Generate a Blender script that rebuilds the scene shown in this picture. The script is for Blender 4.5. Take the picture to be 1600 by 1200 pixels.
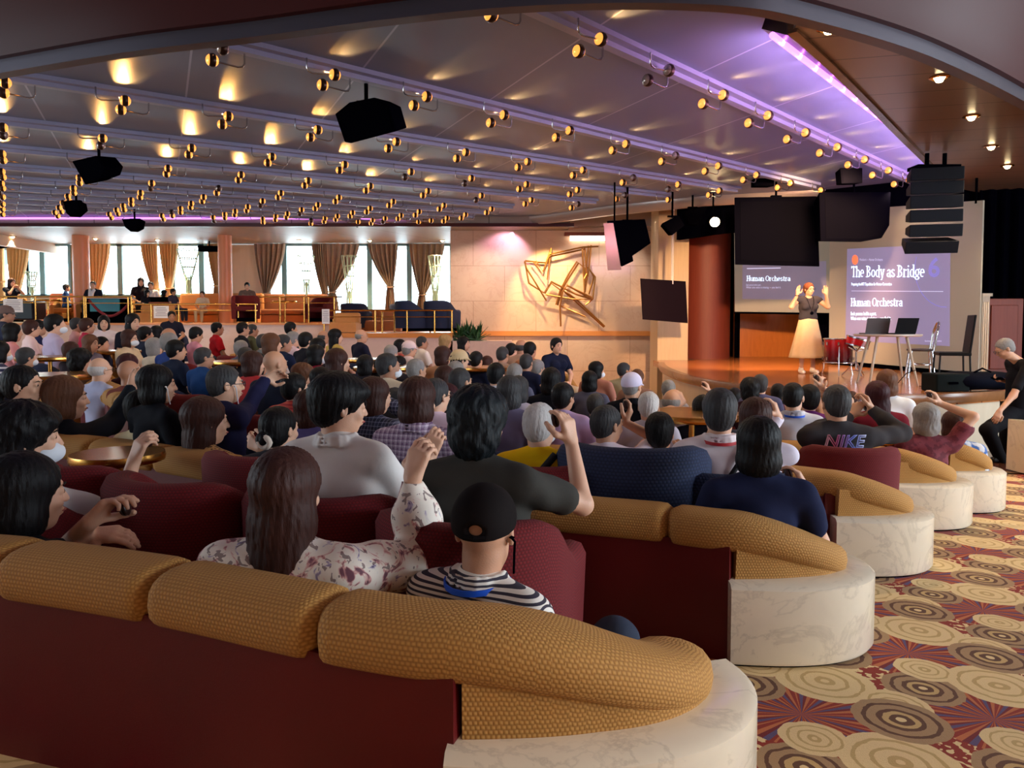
import bpy, math, random
import numpy as np
from mathutils import Vector, Matrix, Euler
for o in list(bpy.data.objects): bpy.data.objects.remove(o)
SC = bpy.context.scene; COL = SC.collection
PI = math.pi; R = math.radians
random.seed(7); RNG = np.random.RandomState(7)

# ------------------------------------------------------------------ camera
F = 1180.0; PITCH = R(2.8); EYE = 1.4; PY = 505 + F*math.tan(PITCH)
cam = bpy.data.cameras.new('camera'); camo = bpy.data.objects.new('camera', cam); COL.objects.link(camo)
camo.location = (0, 0, EYE); camo.rotation_euler = (PI/2 - PITCH, 0, 0)
cam.sensor_width = 36; cam.lens = 36*F/1600; cam.shift_y = -(600-PY)/1600
cam.clip_start = .02; cam.clip_end = 200
SC.camera = camo
SC.view_settings.view_transform = 'Standard'; SC.view_settings.look = 'None'
SC.view_settings.gamma = 1; SC.view_settings.use_curve_mapping = False
SC.view_settings.exposure = 0.2

def at(x, y, Y):            # point on the sight line of a photo position at forward distance Y
    cx = (x-800)/F; up = -(y-PY)/F
    dy = math.cos(PITCH)+up*math.sin(PITCH); dz = -math.sin(PITCH)+up*math.cos(PITCH)
    t = Y/dy
    return Vector((cx*t, Y, EYE+dz*t))
def atz(x, y, Z):           # same at height Z
    cx = (x-800)/F; up = -(y-PY)/F
    dy = math.cos(PITCH)+up*math.sin(PITCH); dz = -math.sin(PITCH)+up*math.cos(PITCH)
    t = (Z-EYE)/dz
    return Vector((cx*t, dy*t, Z))

# ------------------------------------------------------------------ world and big lights
def lin(c):
    return tuple(((v/255)/12.92 if v/255 <= .04045 else ((v/255+.055)/1.055)**2.4) for v in c[:3])+(1,)
W = bpy.data.worlds.new('world'); SC.world = W; W.use_nodes = True
wn = W.node_tree.nodes; wl = W.node_tree.links
bg = wn['Background']
sky = wn.new('ShaderNodeTexSky'); sky.sky_type = 'HOSEK_WILKIE'; sky.turbidity = 6; sky.ground_albedo = .5
sky.sun_direction = (.75, -.35, .55)
mixw = wn.new('ShaderNodeMixRGB'); mixw.inputs[0].default_value = .75
mixw.inputs[2].default_value = (.74, .93, 1.0, 1)
wl.new(sky.outputs[0], mixw.inputs[1]); wl.new(mixw.outputs[0], bg.inputs[0])
bg.inputs[1].default_value = 1.3

def area(name, loc, look, sx, sy, col, power, spread=PI):
    l = bpy.data.lights.new(name, 'AREA'); l.shape = 'RECTANGLE'; l.size = sx; l.size_y = sy
    l.color = col; l.energy = power; l.spread = spread
    o = bpy.data.objects.new(name, l); COL.objects.link(o); o.location = loc
    o.rotation_euler = (Vector(look)-Vector(loc)).to_track_quat('-Z', 'Y').to_euler()
    return o
def spot(name, loc, look, deg, col, power, rad=.06, blend=.5):
    l = bpy.data.lights.new(name, 'SPOT'); l.spot_size = R(deg); l.spot_blend = blend
    l.color = col; l.energy = power; l.shadow_soft_size = rad
    o = bpy.data.objects.new(name, l); COL.objects.link(o); o.location = loc
    o.rotation_euler = (Vector(look)-Vector(loc)).to_track_quat('-Z', 'Y').to_euler()
    return o
WARM = (1, .72, .42); COOL = (.78, .9, 1.0); VIOLET = (.62, .25, 1.0)
# daylight outside the long window bands: beyond the terrace, and on the photographer's own side
area('daylight_far', (-9, 25.6, 2.9), (-6, 12, 0), 22, 2.6, COOL, 1500)
area('daylight_near', (12.5, 1.5, 2.6), (2, 3.5, .2), 12, 2.6, COOL, 1900)
area('daylight_left', (-13.5, 4.0, 2.6), (-4, 6, .4), 9, 2.4, COOL, 450)
# stage lights
spot('stage_spot', (1.5, 9.0, 3.9), (5.3, 13.8, 1.2), 26, (1, .60, .30), 1050, .12)
spot('stage_long_throw', (3.0, 8.0, 3.7), (5.9, 20.3, .9), 30, (1, .60, .30), 4200, .15)
spot('stage_wash', (5.6, 12.5, 3.9), (5.4, 18.0, 1.0), 85, (1, .56, .25), 1500, .3)

# ------------------------------------------------------------------ object helpers
def tag(o, label=None, cat=None, group=None, kind=None):
    if label: o['label'] = label
    if cat: o['category'] = cat
    if group: o['group'] = group
    if kind: o['kind'] = kind
    return o
def empty(name, loc=(0, 0, 0), rz=0, label=None, cat=None, group=None):
    o = bpy.data.objects.new(name, None); COL.objects.link(o); o.location = loc; o.rotation_euler = (0, 0, rz)
    o.empty_display_size = .1
    return tag(o, label, cat, group)
def link(name, me, mat, parent=None):
    o = bpy.data.objects.new(name, me); COL.objects.link(o)
    if mat is not None:
        for m in (mat if isinstance(mat, (list, tuple)) else [mat]): me.materials.append(m)
    if parent: o.parent = parent
    return o
def copy_tree(o, parent=None):
    c = o.copy(); COL.objects.link(c)
    if parent: c.parent = parent
    for ch in list(o.children): copy_tree(ch, c)
    return c

class MB:
    def __init__(s): s.v = []; s.f = []; s.uv = []; s.mi = []; s.m = 0
    def add(s, vs, fs, uvs=None):
        b = len(s.v); s.v += [tuple(v) for v in vs]
        for i, f in enumerate(fs):
            s.f.append(tuple(k+b for k in f)); s.mi.append(s.m)
            s.uv.append(uvs[i] if uvs else [(0, 0)]*len(f))
        return s
    def box(s, c, d, rz=0, rot=None):
        c = Vector(c); vs = []
        Mx = rot if rot is not None else Matrix.Rotation(rz, 3, 'Z')
        for z in (-.5, .5):
            for x, y in ((-.5, -.5), (.5, -.5), (.5, .5), (-.5, .5)):
                vs.append(c+Mx@Vector((x*d[0], y*d[1], z*d[2])))
        return s.add(vs, [(3, 2, 1, 0), (4, 5, 6, 7), (0, 1, 5, 4), (1, 2, 6, 5), (2, 3, 7, 6), (3, 0, 4, 7)])
    def tube(s, pts, r, n=8, closed=False, cap=True):
        pts = [Vector(p) for p in pts]; m = len(pts); vs = []
        rr = r if isinstance(r, (list, tuple)) else [r]*m
        up = None
        for i, p in enumerate(pts):
            if closed: t = pts[(i+1) % m]-pts[i-1]
            else: t = pts[min(i+1, m-1)]-pts[max(i-1, 0)]
            t.normalize()
            if up is None:
                up = Vector((0, 0, 1)) if abs(t.z) < .9 else Vector((0, 1, 0))
            a = t.cross(up)
            if a.length < 1e-4: a = t.cross(Vector((1, 0, 0)))
            a.normalize(); b = a.cross(t).normalized(); up = b
            for k in range(n):
                q = 2*PI*k/n; vs.append(p+(a*math.cos(q)+b*math.sin(q))*rr[i])
        fs = []
        for i in range(m if closed else m-1):
            for k in range(n):
                j = (i+1) % m
                fs.append((i*n+k, i*n+(k+1) % n, j*n+(k+1) % n, j*n+k))
        if not closed and cap:
            fs.append(tuple(range(n))[::-1]); fs.append(tuple((m-1)*n+k for k in range(n)))
        return s.add(vs, fs)
    def lathe(s, prof, c=(0, 0, 0), n=24, axis=None):
        c = Vector(c); q0 = Matrix.Identity(3) if axis is None else Vector((0, 0, 1)).rotation_difference(Vector(axis)).to_matrix()
        vs = []; fs = []
        for r, z in prof:
            for k in range(n):
                a = 2*PI*k/n; vs.append(c+q0@Vector((max(r, 1e-4)*math.cos(a), max(r, 1e-4)*math.sin(a), z)))
        m = len(prof)
        for i in range(m-1):
            for k in range(n):
                fs.append((i*n+k, i*n+(k+1) % n, (i+1)*n+(k+1) % n, (i+1)*n+k))
        fs.append(tuple(range(n))[::-1]); fs.append(tuple((m-1)*n+k for k in range(n)))
        return s.add(vs, fs)
    def prism(s, poly, z0, z1):
        n = len(poly); vs = [(p[0], p[1], z0) for p in poly]+[(p[0], p[1], z1) for p in poly]
        a = sum(poly[i][0]*poly[(i+1) % n][1]-poly[(i+1) % n][0]*poly[i][1] for i in range(n))
        fs = [tuple(range(n))[::-1], tuple(range(n, 2*n))]+[(i, (i+1) % n, n+(i+1) % n, n+i) for i in range(n)]
        if a < 0: fs = [f[::-1] for f in fs]
        return s.add(vs, fs)
    def sweep(s, path, prof, closed=False):
        """path: list of (x,y); prof(i,t)->list of (off,z); + off is to the right of travel."""
        m = len(path); rings = []; d = [0]
        for i in range(1, m): d.append(d[-1]+math.hypot(path[i][0]-path[i-1][0], path[i][1]-path[i-1][1]))
        for i in range(m):
            if closed: a, b = path[i-1], path[(i+1) % m]
            else: a = path[max(i-1, 0)]; b = path[min(i+1, m-1)]
            tx, ty = b[0]-a[0], b[1]-a[1]; L = math.hypot(tx, ty); nx, ny = ty/L, -tx/L
            rings.append([(path[i][0]+nx*o, path[i][1]+ny*o, z) for o, z in prof(i, d[i]/d[-1])])
        k = len(rings[0]); vs = [p for r in rings for p in r]; fs = []; uv = []
        for i in range(m if closed else m-1):
            j = (i+1) % m; w = [0]
            for q in range(k):
                p0, p1 = rings[i][q], rings[i][(q+1) % k]
                w.append(w[-1]+math.dist(p0, p1))
            for q in range(k):
                fs.append((i*k+q, j*k+q, j*k+(q+1) % k, i*k+(q+1) % k))
                dj = d[j] if j > i else d[i]+.1
                uv.append([(d[i], w[q]), (dj, w[q]), (dj, w[q+1]), (d[i], w[q+1])])
        if not closed:
            fs.append(tuple(range(k))); uv.append([(0, 0)]*k)
            fs.append(tuple((m-1)*k+q for q in range(k))[::-1]); uv.append([(0, 0)]*k)
        return s.add(vs, fs, uv)
    def mesh(s, name='m', smooth=None):
        me = bpy.data.meshes.new(name); me.from_pydata(s.v, [], s.f)
        ul = me.uv_layers.new(name='UVMap')
        flat = [c for f in s.uv for p in f for c in p]
        ul.data.foreach_set('uv', flat)
        me.polygons.foreach_set('material_index', s.mi)
        import bmesh
        bm = bmesh.new(); bm.from_mesh(me); bmesh.ops.recalc_face_normals(bm, faces=bm.faces); bm.to_mesh(me); bm.free()
        if smooth:
            me.polygons.foreach_set('use_smooth', [True]*len(me.polygons)); me.set_sharp_from_angle(angle=R(smooth))
        me.update(); return me
    def obj(s, name, mat, parent=None, smooth=None, bevel=0):
        o = link(name, s.mesh(name, smooth), mat, parent)
        if bevel:
            b = o.modifiers.new('bevel', 'BEVEL'); b.width = bevel; b.segments = 2; b.limit_method = 'ANGLE'
            b.harden_normals = False
        return o

# ------------------------------------------------------------------ materials
MATS = {}
class NT:
    def __init__(s, m): s.t = m.node_tree; s.n = s.t.nodes; s.l = s.t.links; s.b = s.n['Principled BSDF']
    def new(s, k, **kw):
        n = s.n.new(k)
        for a, b in kw.items(): setattr(n, a, b)
        return n
    def co(s, kind='Object', scale=None, rot=None):
        t = s.new('ShaderNodeTexCoord')
        if scale is None: return t.outputs[kind]
        mp = s.new('ShaderNodeMapping'); mp.inputs['Scale'].default_value = scale
        if rot: mp.inputs['Rotation'].default_value = rot
        s.l.new(t.outputs[kind], mp.inputs[0]); return mp.outputs[0]
    def m(s, op, a, b=None, c=None, clamp=False):
        n = s.new('ShaderNodeMath', operation=op); n.use_clamp = clamp
        for i, v in enumerate((a, b, c)):
            if v is None: continue
            if isinstance(v, (int, float)): n.inputs[i].default_value = v
            else: s.l.new(v, n.inputs[i])
        return n.outputs[0]
    def mix(s, f, a, b):
        n = s.new('ShaderNodeMixRGB')
        for i, v in enumerate((f, a, b)):
            if isinstance(v, (int, float)): n.inputs[i].default_value = v
            elif isinstance(v, tuple): n.inputs[i].default_value = v
            else: s.l.new(v, n.inputs[i])
        return n.outputs[0]
    def ramp(s, f, stops, interp='LINEAR'):
        n = s.new('ShaderNodeValToRGB'); n.color_ramp.interpolation = interp
        e = n.color_ramp.elements
        while len(e) < len(stops): e.new(.5)
        for i, (p, c) in enumerate(stops): e[i].position = p; e[i].color = c
        s.l.new(f, n.inputs[0]); return n.outputs[0]
    def noise(s, v, scale, detail=2, rough=.5, dist=0):
        n = s.new('ShaderNodeTexNoise'); n.inputs['Scale'].default_value = scale; n.inputs['Detail'].default_value = detail
        n.inputs['Roughness'].default_value = rough; n.inputs['Distortion'].default_value = dist
        s.l.new(v, n.inputs['Vector']); return n.outputs[0]
    def bump(s, h, dist=.002, st=1.0):
        n = s.new('ShaderNodeBump'); n.inputs['Distance'].default_value = dist; n.inputs['Strength'].default_value = st
        s.l.new(h, n.inputs['Height']); s.l.new(n.outputs[0], s.b.inputs['Normal'])
    def sep(s, v):
        n = s.new('ShaderNodeSeparateXYZ'); s.l.new(v, n.inputs[0]); return n.outputs
    def base(s, c): s.l.new(c, s.b.inputs['Base Color'])
def mat(name, rgb=(200, 200, 200), rough=.6, metal=0, emit=None, es=0, noise=0, nscale=8, coat=0, bump=0, bscale=60, spec=None, trans=0):
    if name in MATS: return MATS[name]
    m = bpy.data.materials.new(name); m.use_nodes = True; MATS[name] = m
    t = NT(m); b = t.b; c = lin(rgb)
    b.inputs['Base Color'].default_value = c; b.inputs['Roughness'].default_value = rough; b.inputs['Metallic'].default_value = metal
    if coat: b.inputs['Coat Weight'].default_value = coat; b.inputs['Coat Roughness'].default_value = .1
    if spec is not None: b.inputs['Specular IOR Level'].default_value = spec
    if trans: b.inputs['Transmission Weight'].default_value = trans
    if emit: b.inputs['Emission Color'].default_value = lin(emit); b.inputs['Emission Strength'].default_value = es
    if noise:
        f = t.noise(t.co('Object'), nscale, 3)
        lo = tuple(v*(1-noise) for v in c[:3])+(1,); hi = tuple(min(1, v*(1+noise)) for v in c[:3])+(1,)
        t.base(t.mix(f, lo, hi))
    if bump: t.bump(t.noise(t.co('Object'), bscale, 2), bump)
    return m
def special(name, fn, **kw):
    if name in MATS: return MATS[name]
    m = mat(name, **kw); fn(NT(m)); return m

def _weave(a, b, tone=.45, su=150, sv=150, bd=.004):
    def fn(t):
        u = t.co('UV'); s = t.sep(u)
        row = t.m('FLOOR', t.m('MULTIPLY', s[1], sv/2/PI))
        off = t.m('MULTIPLY', t.m('MODULO', row, 2.0), PI)
        w = t.m('MULTIPLY', t.m('ABSOLUTE', t.m('SINE', t.m('ADD', t.m('MULTIPLY', s[0], su/2), t.m('MULTIPLY', off, .5)))),
                t.m('ABSOLUTE', t.m('SINE', t.m('MULTIPLY', s[1], sv/2))))
        n = t.noise(t.co('Object'), 5, 3)
        c = t.mix(w, lin(b), lin(a)); t.base(t.mix(t.m('MULTIPLY', n, .25), c, lin(b)))
        t.bump(w, bd, .8)
    return fn
TAN = special('tan_weave', _weave((202, 150, 76), (160, 110, 50), su=540, sv=540, bd=.0016), rough=.85)
TANP = mat('tan_plush', (200, 145, 80), .9, noise=.2, nscale=30)
RED = special('red_weave', _weave((122, 12, 20), (86, 7, 13), su=540, sv=540, bd=.0014), rough=.9)
NAVY = special('navy_weave', _weave((34, 48, 84), (22, 30, 58), su=420, sv=420, bd=.002), rough=.9)
VINYL = mat('red_vinyl', (96, 12, 14), .45, noise=.25, nscale=3, bump=.0006, bscale=300, spec=.35)
def _marble(base, vein, sc=1.0, th=.5):
    def fn(t):
        o = t.co('Object', (sc, sc, sc))
        n1 = t.noise(o, 2.2, 8, .62, 1.5); n2 = t.noise(o, 5, 6, .6, .6)
        v = t.m('SUBTRACT', 1.0, t.m('MULTIPLY', t.m('ABSOLUTE', t.m('SUBTRACT', n1, th)), 34), clamp=True)
        v = t.m('MULTIPLY', v, t.m('MULTIPLY', n2, .36))
        c = t.mix(n2, lin(base), tuple(x*.82 for x in lin(base)[:3])+(1,))
        t.base(t.mix(v, c, lin(vein)))
    return fn
MARB = special('cream_marble', _marble((244, 228, 202), (120, 96, 82), 1.1), rough=.18)
MARBW = special('wall_marble', _marble((222, 192, 168), (176, 130, 110), .5), rough=.14)
BRASS = mat('brass', (205, 150, 75), .25, 1)
CHROME = mat('chrome', (200, 200, 205), .15, 1)
BLACK = mat('black_matte', (4, 4, 9), .8, spec=0)
BLACKG = mat('black_gloss', (14, 12, 16), .12)
STEEL = mat('steel_grey', (90, 90, 100), .4, .8)
PAPER = mat('paper_white', (235, 232, 235), .8)
def wood(name, a, b, sc=(1, 12, 12), rough=.35, rot=None, coat=0):
    def fn(t):
        n = t.noise(t.co('Object', sc, rot), 2.0, 6, .6, .8)
        t.base(t.mix(n, lin(a), lin(b)))
    return special(name, fn, rough=rough, coat=coat)
WOOD_TRIM = wood('orange_wood_trim', (196, 120, 58), (226, 150, 84), rough=.3)
WOOD_ORANGE = wood('orange_wood', (190, 105, 40), (222, 135, 62), (6, 6, 1), .35)
WOOD_RED = wood('red_brown_wood', (104, 40, 28), (134, 60, 42), (8, 8, .6), .55)
WOOD_PILLAR = wood('pillar_wood', (216, 132, 90), (232, 152, 108), (6, 6, .5), .4)
WOOD_BEIGE = wood('beige_wood', (196, 168, 130), (218, 192, 152), (8, 8, .6), .35)
WOOD_DARK = wood('dark_brown_wood', (70, 34, 22), (96, 50, 34), (6, 6, .6), .3)
WOOD_PALE = wood('pale_leg_wood', (170, 150, 128), (196, 178, 156), (8, 8, .8), .5)
CURT = wood('curtain_cloth', (236, 196, 142), (218, 174, 120), (1, 1, 8), .8)
CURTG = wood('curtain_cloth_brown', (180, 156, 136), (160, 136, 118), (1, 1, 8), .8)
# ================================================================== structure
CEIL = EYE+2.75
def smooth01(t): t = max(0, min(1, t)); return t*t*(3-2*t)
def fz(x, y):
    z = .17-.03*y-.03*x
    z += .22*smooth01((y-9)/5)*smooth01((1-x)/4)
    return z
def struct(o): o['kind'] = 'structure'; return o
# carpet: overlapping beige and brown ring discs over red with fans of rays
def _carpet(t):
    o = t.co('Object'); s = t.sep(o); X, Y = s[0], s[1]
    n = t.noise(o, 22, 2)
    wob = t.m('MULTIPLY', t.m('SUBTRACT', n, .5), .02)
    def cell(px, py, ox, oy):
        u = t.m('SUBTRACT', t.m('MODULO', t.m('ADD', X, 50*px+ox), px), px/2)
        v = t.m('SUBTRACT', t.m('MODULO', t.m('ADD', Y, 50*py+oy), py), py/2)
        return u, v
    def rad(u, v, k=1.0):
        return t.m('ADD', t.m('SQRT', t.m('ADD', t.m('MULTIPLY', u, u), t.m('MULTIPLY', t.m('MULTIPLY', v, v), k))), wob)
    PX, PYY = .66, .56
    red = lin((150, 46, 26)); brn = lin((104, 66, 42)); cr = lin((236, 204, 146)); cr2 = lin((206, 168, 108)); tn = lin((176, 138, 96))
    blu = lin((96, 78, 112)); org = lin((198, 110, 62)); mar = lin((124, 34, 34))
    # fans
    u, v = cell(PX, PYY, 0, 0)
    an = t.m('ARCTAN2', v, u)
    st = t.m('FRACT', t.m('MULTIPLY', an, 2.23))
    fan = t.ramp(st, [(0, red), (.22, org), (.42, mar), (.6, blu), (.8, red), (.92, org)], 'CONSTANT')
    sp = t.m('GREATER_THAN', t.noise(o, 34, 1), .56)
    col = t.mix(sp, red, cr)
    inf = t.m('LESS_THAN', rad(u, v), .25)
    col = t.mix(inf, col, fan)
    def disc(col, ox, oy, r, stops, k=1.0):
        u, v = cell(PX, PYY, ox, oy); d = rad(u, v, k)
        c = t.ramp(t.m('DIVIDE', d, r), stops, 'CONSTANT')
        return t.mix(t.m('LESS_THAN', d, r), col, c)
    dark = [(0, cr), (.1, brn), (.25, cr2), (.38, brn), (.5, tn), (.7, brn), (.8, tn)]
    light = [(0, cr), (.08, cr2), (.2, cr), (.4, cr2), (.48, cr), (.7, cr2), (.78, cr)]
    col = disc(col, .12, .33, .14, dark)
    col = disc(col, .47, .29, .18, light)
    col = disc(col, .29, .47, .12, light)
    col = disc(col, .02, .16, .11, light)
    col = disc(col, .33, .02, .155, dark)
    t.base(col); t.bump(t.noise(o, 400, 1), .002)
CARPET = special('ring_carpet', _carpet, rough=.95)
nx, ny = 64, 76; X0, X1, Y0, Y1 = -16, 13, -6, 26
vs = []; fs = []
for j in range(ny+1):
    for i in range(nx+1):
        x = X0+(X1-X0)*i/nx; y = Y0+(Y1-Y0)*j/ny; vs.append((x, y, fz(x, y)))
for j in range(ny):
    for i in range(nx):
        a = j*(nx+1)+i; fs.append((a, a+1, a+nx+2, a+nx+1))
m = MB().add(vs, fs); struct(m.obj('floor', CARPET, smooth=80))
# parquet dance floor strip in front of the stage (lies on the carpet)
def _parq(t):
    o = t.co('Object'); br = t.new('ShaderNodeTexBrick'); br.inputs['Scale'].default_value = 6
    br.inputs['Color1'].default_value = lin((96, 52, 30)); br.inputs['Color2'].default_value = lin((70, 38, 24)); br.inputs['Mortar'].default_value = lin((40, 20, 14))
    br.inputs['Mortar Size'].default_value = .008
    t.l.new(o, br.inputs['Vector']); t.base(br.outputs[0])
PARQ = special('parquet', _parq, rough=.22)
pq = [(1.6, 9.2), (4.2, 8.35), (5.2, 8.1), (7.2, 8.25), (12.5, 8.8), (12.5, 12.5), (6, 13), (2.2, 13)]
m = MB()
def drape(poly, dz, n=14):
    import itertools
    from mathutils.geometry import delaunay_2d_cdt
    xs = [p[0] for p in poly]; ys = [p[1] for p in poly]
    pts = [Vector(p) for p in poly]
    e = [(i, (i+1) % len(poly)) for i in range(len(poly))]
    for i in range(1, n):
        for j in range(1, n):
            pts.append(Vector((min(xs)+(max(xs)-min(xs))*i/n, min(ys)+(max(ys)-min(ys))*j/n)))
    v, _, f, *_r = delaunay_2d_cdt(pts, e, [tuple(range(len(poly)))], 1, 1e-4)
    return [(p.x, p.y, fz(p.x, p.y)+dz) for p in v], [tuple(k) for k in f]
v, f = drape(pq, .012); m.add(v, f); struct(m.obj('floor_parquet', PARQ))

# ---- ceiling
def _ceil(t):
    o = t.co('Object', None); s = t.sep(t.co('Object', (1, 1, 1), (0, 0, R(-25))))
    g = t.m('LESS_THAN', t.m('ABSOLUTE', t.m('SUBTRACT', t.m('MODULO', t.m('ADD', s[0], 60), 1.7), .85)), .011)
    t.base(t.mix(g, lin((112, 126, 160)), lin((170, 180, 210))))
CEILM = special('ceiling_panel', _ceil, rough=.42, spec=.35)
RAILM = mat('rail_grey', (150, 156, 190), .5)
def pc(x, y): p = atz(x, y, CEIL); return (p.x, p.y)
edge = [pc(1190, 45), pc(1478, 265), pc(1440, 290), pc(1270, 297), pc(1100, 306), pc(950, 322), pc(850, 336), pc(800, 341)]
ylast = edge[-1][1]
poly = [(-16, 1.5), (1.2, 1.5)]+edge+[(-16, ylast)]
m = MB().prism(poly, CEIL, CEIL+.12); struct(m.obj('ceiling', CEILM))
# pale fascia along the curved stage-side edge and the straight far side
m = MB()
fp = edge[1:]+[(-2, ylast), (-16, ylast)]
m.sweep(fp, lambda i, t: [(0.0, CEIL-.02), (.03, CEIL-.12), (.10, CEIL-.20), (.20, CEIL-.20), (.20, CEIL+.12), (0.0, CEIL+.12)])
FASC = mat('fascia_bronze', (166, 156, 152), .3, .4)
fp2 = [(p[0], p[1]) for p in fp[:8]]
struct(m.obj('trim_1', FASC, smooth=30))
# violet cove light tube along the right edge and the far side
VIO = mat('violet_cove_light', (180, 90, 255), .5, emit=(216, 130, 245), es=2.2)
e0, e1 = Vector((*edge[0], 0)), Vector((*edge[1], 0))
d = (e1-e0).normalized(); nrm = Vector((d.y, -d.x, 0))
m = MB()
m.tube([e0+nrm*.10+Vector((0, 0, CEIL-.08)), e1+nrm*.10+Vector((0, 0, CEIL-.08))], .03)
tag(m.obj('cove_light', VIO), 'violet strip light along the long right edge of the ceiling', 'light')
for q in range(18):
    pp = e0.lerp(e1, (q+.5)/18)+nrm*.06+Vector((0, 0, CEIL-.26)); al = area('violet_strip', pp, pp-nrm*1.0+Vector((0, 0, .42)), 1.0, .04, (1.0, .50, .92), 8)
    al.rotation_euler = Matrix((d, Vector((0, 0, 1)).cross(d), Vector((0, 0, 1)))).transposed().to_euler(); al.rotation_euler = ((-nrm*1.0+Vector((0, 0, .42))).to_track_quat('-Z', 'X')).to_euler()
m = MB(); m.tube([(-14, ylast-.35, CEIL-.05), (-2.4, ylast-.35, CEIL-.05)], .025)
tag(m.obj('cove_light', VIO), 'violet strip light along the far edge of the ceiling above the soffit', 'light')
LIPM = mat('cove_lip', (150, 120, 170), .4)
m = MB(); m.sweep([(p.x, p.y) for p in (e0-nrm*.0, e1-nrm*.0)], lambda i, t: [(.0, CEIL-.0), (.25, CEIL-.12), (.27, CEIL-.02), (.27, CEIL+.1), (0, CEIL+.1)])
struct(m.obj('trim_2', mat('recess_brown', (78, 60, 62), .35)))
# rails
RAILS = [((860, 17), (1430, 281)), ((330, 55), (1272, 287)), ((0, 111), (1150, 293)), ((0, 184), (1045, 303)), ((0, 227), (930, 312)),
         ((0, 256), (800, 320)), ((0, 275), (760, 329)), ((0, 290), (740, 334.5)), ((0, 302), (690, 337)), ((0, 311), (660, 338.5)), ((0, 320), (600, 339.5))]
railw = []
for k, (a, b) in enumerate(RAILS):
    A = Vector((*pc(*a), 0)); B = Vector((*pc(*b), 0)); dd = (B-A).normalized()
    A = A-dd*(2.5 if k else 1.8)
    railw.append((A, B, dd))
    m = MB(); n = Vector((dd.y, -dd.x, 0)); ang = math.atan2(dd.y, dd.x)
    mid = (A+B)/2; L = (B-A).length
    m.box((mid.x, mid.y, CEIL-.05), (L, .10, .10), ang); m.box(tuple(mid+n*.09)[:2]+(CEIL-.025,), (L, .1, .05), ang)
    tag(m.obj('ceiling_rail', RAILM), ['pale ridge rail lit violet, nearest the right ceiling edge', 'second ridge rail from the right ceiling edge', 'third ridge rail from the right ceiling edge', 'fourth ridge rail from the right ceiling edge'][k] if k < 4 else 'grey ridge rail among the closely spaced far ones of the ceiling', 'ceiling rail', None if k < 4 else 'far ceiling rails')
# globe lamps
GLOBE = mat('amber_globe', (255, 176, 96), .12, .55, emit=(255, 160, 70), es=1.3)
GLOBEOFF = mat('clear_globe', (190, 175, 170), .12, .5)
BANDM = mat('globe_band', (60, 40, 34), .3, .6)
def make_lamp(on=True):
    root = empty('globe_lamp', label='amber glass globe lamp on a bent arm under a ceiling rail', cat='ceiling lamp', group='globe lamps under the ceiling rails')
    m = MB(); m.tube([(0, 0, 0), (0, 0, -.10), (.02, 0, -.13), (.06, 0, -.14), (.26, 0, -.12)], .009, 6)
    m.obj('arm', CHROME, root, smooth=60)
    m = MB(); r = .062; m.lathe([(r*math.sin(a), -r*math.cos(a)) for a in [PI*i/10 for i in range(11)]], (.30, 0, -.115), 14)
    gl = m.obj('globe', GLOBE if on else GLOBEOFF, root, smooth=60)
    m = MB(); m.lathe([(.056, -.03), (.066, -.012), (.066, .012), (.056, .03)], (.30, 0, -.115), 14, axis=(1, 0, 0))
    m.obj('band', BANDM, gl, smooth=60)
    return root
lamp_on = make_lamp(); lamp_off = make_lamp(False); used = [False, False]
lamp_off['label'] = 'dim unlit clear globe lamp on a bent arm under a ceiling rail'; lamp_off['group'] = 'unlit globe lamps under the ceiling rails'
def place_lamp(p, ang, on):
    src = lamp_on if on else lamp_off; k = 0 if on else 1
    o = src if not used[k] else copy_tree(src); used[k] = True
    o.location = p; o.rotation_euler = (0, 0, ang); return o
rr = random.Random(3); spotlamps = 0
for k, (A, B, dd) in enumerate(railw):
    L = (B-A).length; ang = math.atan2(dd.y, dd.x); n = Vector((dd.y, -dd.x, 0))
    s = .25 if k == 0 else .5; side = 0; step = 1.16
    while s < L-.1:
        p = A+dd*s
        if p.y > 5.4:
            side ^= 1
            off = n*(.0 if side else .16)
            q = Vector((p.x+off.x, p.y+off.y, CEIL-.10 if side else CEIL-.05))
            yaw = ang+(PI*.94 if side else -.10)
            on = rr.random() > .13
            place_lamp(q, yaw, on)
            if on and ((k < 4 and int(s/step) % 2 == 0 and side and p.y < 17) or (k >= 4 and side and int(s/step) % 5 == 0)):
                g = q+Vector((math.cos(yaw), math.sin(yaw), 0))*.30+Vector((0, 0, -.215))
                pl = bpy.data.lights.new('globe_glow', 'SPOT'); pl.spot_size = R(150); pl.spot_blend = .6; pl.energy = 30 if k < 5 else 44; pl.color = WARM; pl.shadow_soft_size = .03
                po = bpy.data.objects.new('globe_glow', pl); COL.objects.link(po); po.location = g
                spotlamps += 1
            if on and k < 5:
                g = q+Vector((math.cos(yaw), math.sin(yaw), 0))*.30+Vector((0, 0, -.04))
                spot('globe_uplight', g, g+n*(.42 if k == 0 else .50)+Vector((0, 0, .14)), 34, (1, .5, .14), 24, .01, .3)
        s += step*.5
print('lights', spotlamps)
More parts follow.
